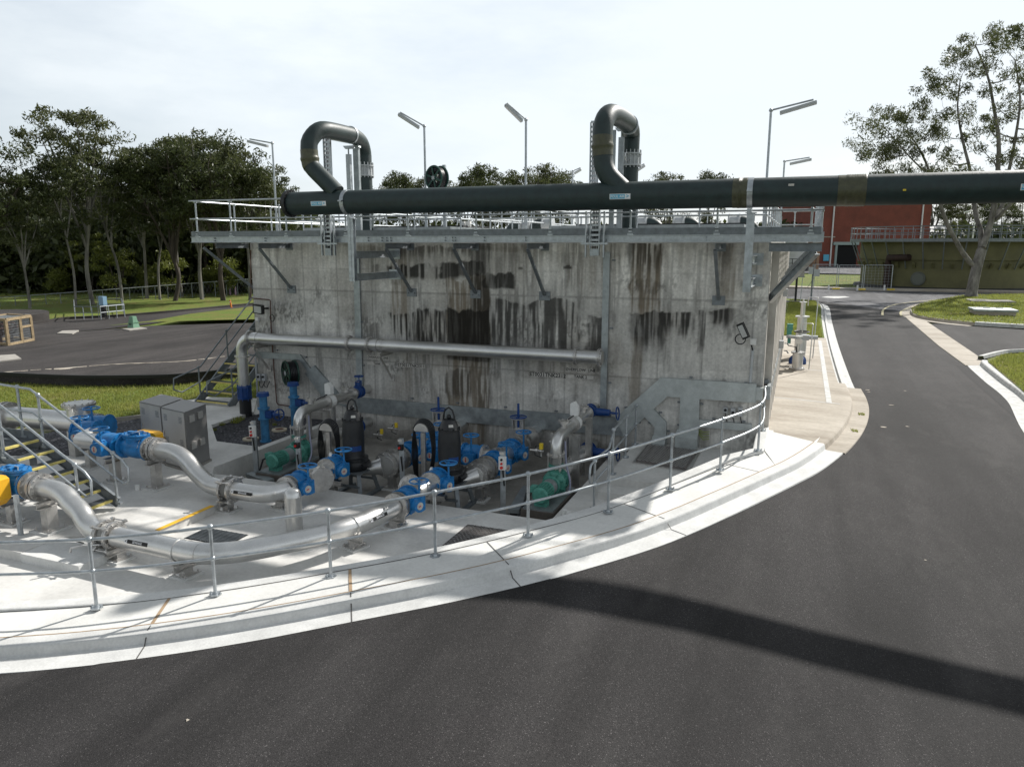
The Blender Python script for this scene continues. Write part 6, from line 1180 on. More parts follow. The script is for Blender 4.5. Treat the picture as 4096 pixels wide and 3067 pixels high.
t = thing('slim_post', 'slim silver post standing in front of the tall yellow cover', 'post', (-11.9, 7.85, 0)); g = G(88, 2172, .0); MB().box((g.x - .04, g.y - .025, 0), (g.x + .04, g.y + .025, .86)).build('channel', galv, t); MB().cb((g.x, g.y, .01), (.14, .14, .02)).build('foot', galvd, t)
t = thing('tray_lengths', 'two bare steel tray lengths lying on the slab at the lower left', 'tray', (-12.5, 7.6, 0)); 
for y, z in ((7.55, .02), (7.75, .06)): MB().beam((-15.5, y + .5, z), (-11.95, y, z), .12, .05).build('length', steel, t)
# instrument on the gravel
g = G(395, 1765, .1); g = Vector((-16.3, 12.75, .06)); t = thing('level_instrument', 'stainless instrument stack with a yellow head standing in the gravel', 'instrument', g)
b = MB(); b.lathe((g.x, g.y, g.z), (0, 0, 1), [(0, .1), (.3, .1), (.3, .15), (.36, .15), (.36, .1), (.5, .09), (.5, .14), (.56, .14), (.56, .08), (.85, .07), (.85, .13), (.91, .13)], 22); b.cyl((g.x, g.y, g.z + .7), (g.x + .3, g.y, g.z + .76), .06, n=14); b.cyl((g.x + .22, g.y - .05, g.z + .76), (g.x + .3, g.y - .05, g.z + .76), .13, n=18); b.cyl((g.x + .3, g.y, g.z + .76), (g.x + .45, g.y, g.z + .78), .015, n=6); b.cyl((g.x + .43, g.y, g.z + .3), (g.x + .43, g.y, g.z + .85), .014, n=6); b.build('stack', steel, t)
b = MB(); b.cyl((g.x, g.y, g.z + .95), (g.x, g.y, g.z + 1.12), .075, n=16); b.cb((g.x, g.y - .05, g.z + 1.08), (.13, .08, .09)); b.build('head', yellow, t); MB().tube([(g.x + .06, g.y, g.z + 1.08), (g.x + .17, g.y, g.z + 1.1), (g.x + .2, g.y, g.z + 1.0), (g.x + .13, g.y, g.z + .86)], .02, 8).build('cable', black, t)
# ---- cabinets
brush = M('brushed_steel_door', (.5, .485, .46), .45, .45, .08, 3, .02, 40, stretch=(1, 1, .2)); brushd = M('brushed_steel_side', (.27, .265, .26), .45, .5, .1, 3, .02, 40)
for A, B, C, lb in (((665, 1860), (750, 1880), (840, 1838), 'right stainless cabinet with four side vents'), ((560, 1825), (650, 1850), (700, 1800), 'left stainless cabinet behind the vented one')):
    pa_, pb_, pc_ = G(*A, .2), G(*B, .2), G(*C, .2); zt2 = 1.5
    if lb[0] == 'r': p0 = Vector((-12.93, 11.97, .2)); dx = Vector((.86, -.2, 0)); dy = Vector((-.2, .82, 0))
    else: p0 = Vector((-13.88, 12.25, .2)); dx = Vector((.86, -.2, 0)); dy = Vector((-.2, .82, 0))
    t = thing('steel_cabinet', lb, 'cabinet', p0, 'stainless cabinets'); n1 = dx.cross(UP).normalized(); n2 = dy.normalized().cross(UP) * 1
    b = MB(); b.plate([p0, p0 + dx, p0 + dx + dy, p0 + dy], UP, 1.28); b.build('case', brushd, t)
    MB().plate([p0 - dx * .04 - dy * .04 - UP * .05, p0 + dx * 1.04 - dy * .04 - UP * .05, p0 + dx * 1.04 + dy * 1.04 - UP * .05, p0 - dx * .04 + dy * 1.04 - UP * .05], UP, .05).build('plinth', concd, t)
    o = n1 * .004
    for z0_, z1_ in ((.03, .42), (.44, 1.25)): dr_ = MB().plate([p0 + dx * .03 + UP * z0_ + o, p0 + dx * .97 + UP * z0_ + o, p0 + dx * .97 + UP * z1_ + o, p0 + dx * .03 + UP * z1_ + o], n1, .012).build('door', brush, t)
    for u in (.12, .75):
        for zz in (.52, 1.02):
            b = MB()
            for k in range(5): q0 = p0 + dx * u + UP * (zz + k * .03) + n1 * .018; b.beam(q0, q0 + dx * .13, .008, .01, up=UP)
            b.build('louvre', galvd, dr_)
    q0 = p0 + dx * .08 + UP * .78 + n1 * .03; MB().beam(q0, q0 - UP * .14, .025, .02).build('handle', steel, dr_); MB().cb(q0 - UP * .19, (.045, .03, .05)).build('padlock', brass, dr_)
    if lb[0] == 'r':
        nn = dx.normalized()
        for u in (.16, .56):
            for zz in (.42, 1.02): q1 = p0 + dx + dy * u + UP * zz + nn * .004; MB().plate([q1, q1 + dy * .22, q1 + dy * .22 + UP * .15, q1 + UP * .15], nn, .045).build('vent_hood', brush, t)
# ---- stair at the left side of the tank
st_ = thing('access_stair', 'dark galvanised access stair rising along the left side of the tank', 'stair', (-17.1, 17.6, .1))
d_ = Vector((1.35, 1.9, 0)).normalized(); d_ = Vector((0, 1, 0))
bx, by = -17.25, 17.35; wv = Vector((1.32, -.05, 0)); tx, ty, tz = -15.9, 0, 0
foot = Vector((bx, by, .08)); run = Vector((.55, 3.6, 0)); rise = 3.3
for s_ in (0, 1):
    o = wv * s_; b = MB(); b.chan(foot + o + UP * .05, foot + o + run + UP * rise, .05, .24, .012); b.build('stringer', galvd, st_)
    b = MB(); pts = [foot + o + Vector((-.12, -.75, .62)), foot + o + Vector((-.12, -.72, .95)), foot + o + run * .06 + UP * 1.18, foot + o + run + UP * (rise + 1.0)]; b.tube(pts, .024, 10); b.build('top_rail', galvd, st_)
    b = MB(); pts = [foot + o + Vector((-.12, -.75, .62)), foot + o + Vector((-.06, -.5, .5)), foot + o + run * .05 + UP * .72, foot + o + run + UP * (rise + .55)]; b.tube(pts, .022, 10); b.build('mid_rail', galvd, st_)
    for f_ in (.04, .35, .68): c = foot + o + run * f_ + UP * rise * f_; b = MB(); b.cyl(c, c + UP * 1.08, .024, n=8); b.ball(c + UP * 1.05, .035, 8); b.build('post', galvd, st_)
for k in range(13):
    f_ = k / 13 + .03; c = foot + run * f_ + UP * (rise * f_ + .05); b = MB()
    for j in range(5): b.beam(c + Vector((.03, -.1 + j * .05, 0)), c + wv * .97 + Vector((0, -.1 + j * .05, 0)), .008, .03)
    b.build('tread', galvd, st_)
    if k < 5: MB().beam(c + Vector((.03, -.14, .004)), c + wv * .97 + Vector((0, -.14, .004)), .05, .035).build('nosing', nose, st_)
b = MB(); b.box((-16.2, 17.0, -.1), (-14.7, 18.2, .075)); 
tag(b.build('stair_footing', concs), 'concrete footing slab at the foot of the access stair beside the black sleeve', 'footing')
# ================================================================== TREES AND WOODLAND
RNG = np.random.default_rng(7)
def leaves(centers, radii, n, ls, rng, flat=.65, lw=.34):      # n leaf quads spread through each clump
    C = np.repeat(np.asarray(centers, float), n, 0); R = np.repeat(np.asarray(radii, float), n)[:, None]; m = len(C)
    d = rng.normal(size=(m, 3)); d /= np.linalg.norm(d, axis=1)[:, None]; d *= (rng.random((m, 1)) ** .45); d[:, 2] *= flat
    P = C + d * R; a = rng.normal(size=(m, 3)); a[:, 2] -= .7; a /= np.linalg.norm(a, axis=1)[:, None]
    b = np.cross(a, rng.normal(size=(m, 3))); b /= np.linalg.norm(b, axis=1)[:, None]; s = ls * (.6 + .8 * rng.random((m, 1))); a = a * s; b = b * s * lw
    V_ = np.stack([P - a, P + b * .9 - a * .1, P + a, P - b * .9 + a * .1], 1).reshape(-1, 3); return V_, np.arange(4 * m).reshape(m, 4)
def grow(limbs, clumps, rng, rb=.05):
    pts = [(p, r) for L, R in limbs for p, r in zip(L, R)]; PP = np.array([p for p, r in pts]); RR = np.array([r for p, r in pts]); br = []
    for c in sorted(clumps, key=lambda c: np.min(np.linalg.norm(PP - c, axis=1))):
        c = np.array(c); d = np.linalg.norm(PP - c, axis=1) + np.where(PP[:, 2] > c[2] - .2, 3.5, 0); i = int(np.argmin(d)); p = PP[i]; r = min(RR[i] * .6, rb)
        mid = (p + c) / 2 + np.array([0, 0, -.08]) * np.linalg.norm(c - p) + rng.normal(size=3) * .12 * np.linalg.norm(c - p) * .5
        q = catmull([p, mid, c], 7); rr = [r * (1 - .75 * k / 6) + .006 for k in range(7)]; br.append((q, rr)); PP = np.vstack([PP, q[1:]]); RR = np.append(RR, rr[1:])
    return br
def tree_meshes(seed, H, r0, fork, wx, crown_h, ncl, nl, ls, lean=0., rc=1.3, nlimb=5, flat=.6):
    rng = np.random.default_rng(seed); fz = H * fork; tr = catmull([np.array([0, 0, -.3]), np.array([rng.normal() * .15, rng.normal() * .15, fz * .5]), np.array([lean + rng.normal() * .2, rng.normal() * .2, fz])], 10)
    limbs = [(tr, [r0 * (1.35 if k == 0 else 1) * (1 - .35 * k / 9) for k in range(10)])]
    cz = H - crown_h / 2
    for i in range(nlimb):
        a = 2 * math.pi * (i + rng.random() * .7) / nlimb; rr = wx * (.25 + .5 * rng.random()); top = H - rng.random() * crown_h * .35 - (rr / wx) ** 2 * crown_h * .3
        s = tr[-1 - int(rng.integers(0, 3))]; e = np.array([tr[-1][0] + math.cos(a) * rr, tr[-1][1] + math.sin(a) * rr, top]); m1 = s + (e - s) * .4 + np.array([-math.cos(a), -math.sin(a), 0]) * rr * .12 + rng.normal(size=3) * .25
        q = catmull([s, m1, e], 12); limbs.append((q, [r0 * .55 * (1 - .85 * k / 11) + .02 for k in range(12)]))
    cl = []
    for k in range(ncl):
        for _ in range(20):
            u = rng.uniform(-1, 1, 3); rr = math.sqrt(u[0] ** 2 + u[1] ** 2)
            if rr < 1 and abs(u[2]) < math.sqrt(1 - rr * rr) and (rr * rr + u[2] ** 2 > .25): break
        if rng.random() < .3: u[2] = abs(u[2])
        cl.append(np.array([tr[-1][0] + u[0] * wx, tr[-1][1] + u[1] * wx, cz + u[2] * crown_h / 2]))
    br = grow(limbs, cl, rng); b = MB()
    for q, r in limbs: b.tube([Vector(p) for p in q], r, 8)
    for q, r in br: b.tube([Vector(p) for p in q], r, 5)
    extra = [q[4] + rng.normal(size=3) * .3 for q, r in br if rng.random() < .45]
    cc = cl + extra; rad = [rc * (.65 + .6 * rng.random()) for _ in cl] + [rc * .55] * len(extra); V_, F_ = leaves(cc, rad, nl, ls, rng, flat); return b, V_, F_
def make_tree(label, loc, spec, bark, leafm, group, cat='tree', name='gum_tree', rot=0):
    b, V_, F_ = tree_meshes(*spec[0], **spec[1]); t = thing(name, label, cat, (0, 0, 0), group); b.build('trunk', bark, t); npmesh('crown', V_, F_, leafm, t); t.location = loc; t.rotation_euler.z = rot; return t
grp = 'gum trees along the fence behind the reservoir'
def at(px, py, z=0.): return G(px, py, z)
SP = [((11, 16.2, .2, .36, 4.7, 9.2, 66, 80, .17), dict(rc=1.05, nlimb=6)), ((12, 15.5, .18, .42, 4.4, 8.0, 62, 85, .17), dict(rc=1.05)), ((13, 14.5, .24, .3, 5.0, 8.6, 74, 85, .18), dict(rc=1.1, nlimb=6)), ((14, 12.5, .12, .45, 3.0, 6.5, 42, 85, .16), dict(rc=.95, nlimb=4))]
HT = {}
def topped(o, H, px, py, top):
    g = at(px, py); d = (g - CAM).dot(FW); sc = (5 + (976 - top) / FPX * d) / H; o.scale = (sc, sc, sc); o.location = g; return o
T0 = topped(make_tree('tallest gum tree at the left, open crown rising above the rest', at(372, 1217), SP[0], gums, leafA, grp, rot=2.2), 16.2, 372, 1217, 462)
T1 = topped(make_tree('pale trunked gum in the middle of the grass bank', at(588, 1192), SP[1], gums, leafA, grp), 15.5, 588, 1192, 615)
T2 = topped(make_tree('broad gum with a dark trunk nearest the left end of the walkway', at(894, 1201), SP[2], gumd, leafB, grp), 14.5, 894, 1201, 548)
T3 = topped(make_tree('thin pale trunk right of the tall open gum, by the fence', at(488, 1206), SP[3], gums, leafB, grp), 12.5, 488, 1206, 600)
def cp(src, H, px, py, top, label, rot): return topped(copy_tree(src, (0, 0, 0), label, rot), H, px, py, top)
cp(T2, 14.5, -40, 1245, 545, 'bushy gum cut by the left edge of the photo', 2.1); cp(T1, 15.5, 120, 1233, 760, 'gum whose trunk stands behind the left end of the fence', 4.0)
cp(T3, 12.5, 302, 1224, 640, 'slender gum just behind the fence left of the walled meter', 1.2); cp(T2, 14.5, 698, 1203, 585, 'dark trunked gum in the group right of the green pillar box', 1.9)
cp(T1, 15.5, 728, 1186, 590, 'thin dark gum a little behind the dark trunked pair', 2.6); cp(T0, 16.2, 808, 1197, 560, 'white trunked gum forking high, left of the walkway end', .9)
cp(T2, 14.5, 832, 1170, 560, 'stout pale gum standing behind the white forked one', 3.3); cp(T1, 15.5, 1000, 1199, 610, 'gum half hidden by the left corner of the tank', 5.1); cp(T3, 12.5, 1090, 1195, 680, 'small gum seen over the left end of the big green pipe', .4)
cp(T3, 12.5, 640, 1198, 640, 'slim young gum between two pale trunks', 2.9)
g2 = 'gum trees of the wood behind the fence'
rng = np.random.default_rng(31); k_ = 0
words = ['far left', 'left', 'middle left', 'middle', 'right']
for i in range(20):
    px = -160 + i * 68 + rng.normal() * 12; d = 80 + rng.random() * 22; p = D(px, 1000, d); src = (T0, T2, T1, T2)[i % 4]; sc = .68 + rng.random() * .28
    o = copy_tree(src, (p.x, p.y, -.2), 'gum tree of the dense wood behind the fence at the left', rng.random() * 6.3, (sc, sc, sc)); o['group'] = g2
# distant trees whose tops show over the pipe, and the belt behind the right hand tank
g3 = 'distant gum trees showing over the big green pipe'
for i, (px, top, d) in enumerate(((1640, 714, 118), (1720, 712, 116), (1850, 735, 122), (1925, 722, 112), (1975, 682, 106), (2050, 712, 112), (2130, 725, 120), (2170, 682, 108), (2235, 708, 112), (2660, 714, 125), (2838, 712, 125), (1560, 735, 130))):
    z = 5 + (976 - top) / FPX * d; p = D(px, 1000, d); src = (T3, T1)[i % 2]; sc = (z + .5) / (12.5 if i % 2 == 0 else 15.5)
    o = copy_tree(src, (p.x, p.y, .2), 'distant gum tree whose crown just shows over the big green pipe', i * 1.3, (sc, sc, sc)); o['group'] = g3
g4 = 'gum trees behind the olive tank'
for i in range(13):
    px = 3640 + i * 75 + rng.normal() * 20; d = 150 + rng.random() * 30; p = D(px, 1000, d); sc = .9 + rng.random() * .35; src = (T1, T0, T2)[i % 3]
    o = copy_tree(src, (p.x, p.y, 1), 'gum tree of the belt beyond the olive tank at the right', rng.random() * 6.3, (sc, sc, sc)); o['group'] = g4
def belt(name, label, spec, n, ls, mat, rng):
    C = []; R = []
    for px0, px1, d0, d1, zt_, m in spec:
        for _ in range(m): px = rng.uniform(px0, px1); d = rng.uniform(d0, d1); p = D(px, 1000, d); C.append((p.x, p.y, rng.random() ** .8 * zt_)); R.append(1.6 + rng.random() * 1.4)
    V_, F_ = leaves(C, R, n, ls, rng, .8, .5); o = npmesh(name, V_, F_, mat); return stuff(o, label, 'woodland')
rng = np.random.default_rng(5)
belt('understorey', 'dark tangled undergrowth filling the wood behind the fence at the left', [(-300, 1200, 76, 92, 7.0, 620), (-300, 1250, 92, 112, 9.0, 520)], 85, .42, leafB, rng)
belt('far_woodland', 'far belt of woodland seen through the handrails above the tank', [(1000, 4700, 130, 165, 8.0, 900)], 55, .6, leafB, rng)
# shrubs along the fence
g5 = 'yellow green shrubs at the edge of the wood'
for i, (px, py, h_, lb) in enumerate(((475, 1190, 5, 'yellow green shrub at the foot of the tall open gum'), (680, 1180, 4.4, 'yellow green shrub hanging between thin trunks in the middle of the fence'), (905, 1165, 3.6, 'yellow green shrub behind the dark trunk near the walkway'), (610, 1195, 2.6, 'low shrub against the fence left of the dark trunks'), (240, 1235, 2.4, 'grey green shrub low behind the left part of the fence'), (830, 1170, 2.4, 'low shrub between the two white trunks'), (380, 1200, 6, 'tall yellow green shrub rising left of the tall open gum'))):
    p = D(px, py, 71 + i); t = thing('shrub', lb, 'shrub', (0, 0, 0), g5); b, V_, F_ = tree_meshes(60 + i, h_, .06, .15, h_ * .38, h_ * .85, 22, 80, .16, rc=.75, nlimb=4); b.build('stems', gumd, t); npmesh('foliage', V_, F_, leafC, t); t.location = (p.x, p.y, 0)
# ------------------------------------------------------------------ big gum at the right
gq = T(3885, 1187, .15); gd = (gq - CAM).dot(FW); gb = D(3885, 1186, gd); gt = thing('gum_tree', 'big old gum with mottled pale trunk on the grass island at the right', 'tree', gb)
def lp(pts, dd): return [np.array(D(x, y, gd + d_)) for (x, y), d_ in zip(pts, dd)]
LB = [(lp([(3884, 1192), (3890, 1150), (3900, 1100), (3912, 1050), (3926, 1000)], [0, 0, 0, 0, 0]), .80, .55), (lp([(3905, 1070), (3868, 1035), (3830, 975), (3790, 900), (3762, 820), (3722, 700), (3690, 620), (3640, 540)], [0, 0, -.5, -1, -1.5, -2, -2.5, -3]), .40, .08),
      (lp([(3920, 1010), (3925, 930), (3905, 870), (3895, 800), (3880, 680), (3850, 560), (3830, 430), (3840, 330)], [0, .5, 1, 1.5, 2, 2.5, 3, 3]), .42, .07), (lp([(3930, 990), (3960, 900), (3978, 820), (3990, 700), (3995, 560), (3975, 430), (3950, 300), (3900, 180)], [0, 0, -.3, -.6, -1, -1, -1, -1]), .50, .07),
      (lp([(3960, 900), (4010, 820), (4050, 740), (4110, 620), (4180, 480), (4240, 330)], [0, .5, 1, 1.5, 2, 3]), .36, .07), (lp([(3985, 880), (4050, 810), (4130, 740), (4250, 650), (4400, 520)], [0, -1, -2, -3, -4]), .3, .06),
      (lp([(3978, 820), (4030, 700), (4060, 560), (4080, 400), (4060, 240)], [-.3, -1.5, -2.5, -3, -3]), .3, .06), (lp([(3722, 700), (3660, 650), (3580, 560), (3530, 500)], [-2, -2.5, -3, -3]), .14, .04), (lp([(3762, 820), (3700, 760), (3620, 720), (3540, 680)], [-1.5, -2.5, -4, -5]), .13, .03)]
limbs = []
for pts, r0, r1 in LB: r0 *= .48; r1 *= .62; q = catmull(pts, 16); limbs.append((q, [r0 + (r1 - r0) * k / 15 for k in range(16)]))
b = MB()
for i, (q, r) in enumerate(limbs):
    if i == 0: r = [x * (1.35 if k == 0 else 1.15 if k == 1 else 1) for k, x in enumerate(r)]
    b.tube([Vector(p) for p in q], r, 14)
rng = np.random.default_rng(3)
cpx = [(3480, 470), (3500, 500), (3460, 580), (3475, 655), (3530, 640), (3560, 600), (3520, 540), (3590, 520), (3600, 450), (3640, 480), (3620, 570), (3650, 430), (3700, 350), (3720, 400), (3740, 330), (3690, 450), (3740, 500), (3760, 540), (3700, 560), (3840, 190), (3870, 150), (3850, 240), (3800, 300), (3880, 290), (3930, 260), (3880, 350), (3800, 380), (3840, 430), (3960, 160), (3990, 120), (4040, 140), (4080, 110), (4020, 200), (4070, 230), (3980, 260), (4040, 300), (3960, 350), (4010, 400), (3900, 430), (3930, 500), (3860, 560), (3800, 470), (3770, 600), (3840, 660), (3910, 610), (3980, 500), (4050, 460), (4090, 380), (4100, 300), (4090, 180), (4150, 150), (4200, 260), (4150, 420), (4220, 500), (4280, 400), (4330, 330), (4120, 560), (4060, 620), (4200, 620), (4330, 560), (4420, 480), (4400, 620), (3560, 690), (3620, 660), (3680, 680), (3740, 690), (3990, 640), (3650, 720), (3520, 700), (4300, 700), (3780, 250), (4250, 200), (3720, 290), (3580, 470), (3510, 610), (3660, 520)]
cl = [np.array(D(x + rng.normal() * 12, y + rng.normal() * 12, gd + rng.uniform(-4.5, 4.5))) for x, y in cpx]
cl += [np.array(D(x + rng.normal() * 35, y + rng.normal() * 30, gd + rng.uniform(-6, 6))) for x, y in cpx] + [np.array(D(x, y, gd + rng.uniform(-5, 5))) for x, y in ((3500, 700), (3560, 715), (3610, 705), (3700, 690), (3760, 700), (3830, 700), (3900, 690), (4010, 700), (4080, 690), (3540, 620), (3600, 610), (3680, 620), (3730, 600), (4060, 560), (4000, 560))]
br = grow(limbs, cl, rng, .09)
for q, r in br: b.tube([Vector(p) for p in q], r, 6)
b.build('trunk', gum, gt); cc = cl + [q[4] + rng.normal(size=3) * .35 for q, r in br if rng.random() < .5]
V_, F_ = leaves(cc, [.4 + .48 * rng.random() for _ in cc], 115, .14, rng, .8, .24); npmesh('crown', V_, F_, leafA, gt)
# ================================================================== LEFT BACKGROUND THINGS
def post_fence(p0, p1, n, h, label, name='chain_fence', mat=galvd, wires=(1.0,), mesh=True):
    t = thing(name, label, 'fence', p0); p0, p1 = Vector(p0), Vector(p1)
    for k in range(n + 1): q = p0.lerp(p1, k / n); MB().cyl(q - UP * .1, q + UP * (h + .05), .035, n=6).build('post', mat, t)
    b = MB(); b.cyl(p0 + UP * h, p1 + UP * h, .035, n=6); b.build('top_rail', galv, t)
    if mesh:
        b = MB(); L = (p1 - p0).length; m = int(L / .35); u = (p1 - p0)
        for k in range(m): b.beam(p0 + u * k / m, p0 + u * min(1, (k + 2.2) / m) + UP * h, .012, .006); b.beam(p0 + u * k / m + UP * h, p0 + u * min(1, (k + 2.2) / m), .012, .006)
        b.build('mesh', mat, t)
    return t
post_fence(D(-260, 1290, 58), D(1120, 1168, 76), 26, 1.55, 'long chain wire fence along the edge of the wood at the left')
o = G(545, 1310, .4); t = thing('pillar_box', 'small green plastic pillar box on a pale slab at the edge of the reservoir roof', 'pillar box', o); gm = M('mint_green_plastic', (.13, .26, .17), .5, 0, .1, 6)
c = G(535, 1310, .4); b = MB(); P = []
def taper(bm_, c, z0, z1, a0, a1): bm_.add([(c.x + i * a, c.y + j * a, z) for z, a in ((z0, a0), (z1, a1)) for i, j in ((-1, -1), (1, -1), (1, 1), (-1, 1))], [(0, 3, 2, 1), (4, 5, 6, 7), (0, 1, 5, 4), (1, 2, 6, 5), (2, 3, 7, 6), (3, 0, 4, 7)])
taper(b, c, .4, .85, .36, .28); b.build('base', gm, t); b = MB(); taper(b, c, .9, 1.42, .27, .2); b.cb((c.x, c.y, .87), (.66, .66, .06)); b.build('cap', gm, t); MB().cb((c.x - .02, c.y - .34, .72), (.22, .03, .1)).build('slot', blackp, t); t.scale = (.62, .62, .62); t.location = c; 
for ch_ in t.children: ch_.location = Vector((o.x - c.x, o.y - c.y, o.z - c.z))
# valve cage at the left edge
t = thing('valve_cage', 'timber framed mesh cage over pipe valves at the left edge of the reservoir roof', 'cage', G(60, 1375, .35)); p = G(34, 1382, .35); q = G(132, 1362, .35); r_ = G(-60, 1374, .35); hgt = 1.2
wv = (q - p); sv = (r_ - p)
b = MB(); C = [p, p + wv, p + wv + sv, p + sv]
for i in range(4):
    b.beam(C[i], C[i] + UP * hgt, .12, .12); b.beam(C[i] + UP * .05, C[(i + 1) % 4] + UP * .05, .12, .12); b.beam(C[i] + UP * hgt, C[(i + 1) % 4] + UP * hgt, .12, .12)
b.beam(p + wv * .55, p + wv * .55 + UP * hgt, .12, .12); b.beam(p + wv * .55 + UP * .75, p + wv + UP * .75, .1, .1); b.build('frame', timber, t)
b = MB()
for i in range(26): a = p + wv * i / 26; b.beam(a, a + UP * hgt, .012, .012)
for i in range(12): b.beam(p + UP * i * .12, p + wv + UP * i * .12, .012, .012)
for i in range(20): a = p + sv * i / 20; b.beam(a, a + UP * hgt, .012, .012); b.beam(a + UP * hgt, a + wv + UP * hgt, .012, .012)
b.build('mesh', galvd, t); b = MB(); m_ = p + wv * .05 + sv * .4
for i in range(3): c = p + wv * (.1 + .22 * i) + sv * .4 + UP * .7; b.torus(c, wv, .26, .05, 16, 6); b.cyl(c - UP * .7, c, .06, n=8)
b.cyl(m_ + UP * .7, m_ + wv * .8 + UP * .7, .07, n=10); b.build('valves', copper, t)
# railed pit with a blue cabinet by the lane
t = thing('pit_railing', 'grey tube railing round a small pit beside the lane', 'railing', G(420, 1275, .1)); c = [G(302, 1278, .1), G(405, 1278, .1), G(500, 1268, .1), G(490, 1240, .1), G(300, 1245, .1)]
for i in range(5):
    a, d_ = c[i], c[(i + 1) % 5]
    for k in range(3): q = a.lerp(d_, k / 3); MB().cyl(q, q + UP * .85, .03, n=6).build('post', galv, t)
b = MB()
for z in (.45, .85): b.tube([x + UP * z for x in c] + [c[0] + UP * z], .03, 6)
b.build('rail', galvd, t)
q = G(418, 1275, .1); t = thing('blue_cabinet', 'pale blue control cabinet on a dark stand by the pit railing', 'cabinet', q); MB().cb(q + UP * 1.2, (.42, .3, .58)).build('case', M('pale_blue_cabinet', (.2, .33, .45), .4), t); b = MB()
for s_ in (-.3, .3): b.cyl(q + Vector((s_, 0, 0)), q + Vector((s_ * .5, 0, .9)), .04, n=6)
b.cb(q + UP * .5, (.2, .15, .8)); b.build('stand', blackp, t); MB().tube([q + Vector((-.5, 0, 0)), q + Vector((-.5, 0, 1.5)), q + Vector((-.2, 0, 1.5))], .02, 6).build('conduit', galvd, t)
q = G(926, 1232, 0); t = thing('marker_post', 'short leaning orange marker post at the lane edge', 'marker post', q); MB().beam(q, q + Vector((-.1, 0, .62)), .13, .05).build('blade', M('orange_marker', (.75, .22, .02), .5), t); MB().beam(q + Vector((-.07, -.035, .45)), q + Vector((-.085, -.035, .53)), .1, .02).build('band', white, t)
a = D(920, 1165, 74); t = thing('lilac_pipe', 'lilac pipe loop standing in the grass beside the tank corner', 'pipe', (a.x, a.y, 0)); MB().tube([(a.x, a.y, 0), (a.x, a.y, 1.25), (a.x + .15, a.y, 1.4), (a.x + .7, a.y, 1.4), (a.x + .85, a.y, 1.25), (a.x + .85, a.y, 0)], .09, 10).build('loop', pipepink, t); t.scale = (.8, 1, .62); b = MB(); b.torus((a.x, a.y, .35), (0, 0, 1), .15, .03, 12, 5).torus((a.x + .85, a.y, .35), (0, 0, 1), .15, .03, 12, 5); b.build('flange', pipepink, t)
# ================================================================== RIGHT SIDE THINGS
gx, gy_ = .12, 27.4; zb = hh(gx, 26) + .15
s1 = thing('air_valve_stack', 'tall stainless air valve stack standing on the path beside the side wall', 'valve stack', (gx, 26.2, zb))
def stk(x, y, z, prof, parent, nm='body', m=steel, n=24): return MB().lathe((x, y, z), (0, 0, 1), prof, n).build(nm, m, parent)
x, y = .06, 25.2
stk(x, y, zb, [(0, .27), (.05, .27), (.05, .29), (.1, .29), (.1, .21), (.95, .21), (.95, .27), (1.02, .27), (1.03, .08), (1.9, .08), (1.9, .15), (1.95, .15)], s1, 'lower_barrel')
flange((x, y, zb + 1.0), (0, 0, 1), .28, s1); flange((x, y, zb + .08), (0, 0, 1), .3, s1)
MB().lathe((x, y - .17, zb + 1.66), (0, 1, 0), [(0, .15), (.04, .15), (.05, .1), (.3, .1)], 20).build('side_cap', steel, s1)
x2, y2 = .14, 27.9
stk(x2, y2, zb, [(0, .25), (1.2, .25), (1.9, .21), (2.6, .2), (2.62, .3), (2.7, .3), (2.71, .1), (3.55, .1), (3.55, .16), (3.6, .16), (3.61, .04), (3.8, .03)], s1, 'upper_barrel')
b = MB(); b.cyl((x - .05, 26.6, zb + 1.6), (x + .75, 26.6, zb + 1.62), .13, n=20); b.cyl((x + .0, 26.5, zb + 1.6), (x - .5, 26.6, zb + 1.62), .1, n=16); b.cb((x + .25, 26.6, zb + 1.6), (.3, .3, .3)); b.build('actuator', grey, s1)
MB().torus((x + .08, 26.3, zb + 2.0), (0, 0, 1), .3, .03, 26, 7).beam((x - .22, 26.3, zb + 2), (x + .38, 26.3, zb + 2), .03, .03).build('handwheel', blackp, s1)
b = MB(); b.lathe((x, 26.3, zb + .1), (0, 1, 0), [(0, .3), (.05, .36), (.1, .3), (.6, .3), (.65, .36), (.7, .3)], 24); b.build('valve_body', blued, s1)
b = MB(); b.cb((x - .4, 26.9, zb + 2.15), (.24, .24, .4)).cb((x - .42, 26.9, zb + 1.75), (.2, .2, .5)).cb((x - .4, 26.85, zb + 1.35), (.14, .2, .4)); b.build('motor_head', teal, s1)
for k, (xx, yy, zz) in enumerate(((x + .45, 25.0, 2.7), (x2 + .55, 27.6, 3.9))): MB().tube([(xx - .35, yy, zb + zz - .5), (xx - .35, yy, zb + zz), (xx - .3, yy, zb + zz + .03), (xx, yy, zb + zz + .03), (xx + .04, yy, zb + zz), (xx, yy, zb + .1)], .022, 8).build('vent_tube', steel, s1)
b = MB()
for z, yy in ((1.0, 25.4), (1.45, 25.4), (2.05, 27.2)): b.tube([(TX1 + .15, yy, zb + z), (x - .45, yy, zb + z), (x - .38, yy, zb + z - .15)], .03, 7)
s1.scale = (.82, 1, .58); s1.location.y += 1.3; b.build('cable_arm', galvd, s1); MB().tube([(x - .4, 25.3, zb + 1.35), (x - .1, 25.2, zb + 1.3), (x - .05, 25.1, zb + .9)], .03, 7).build('cable', black, s1)
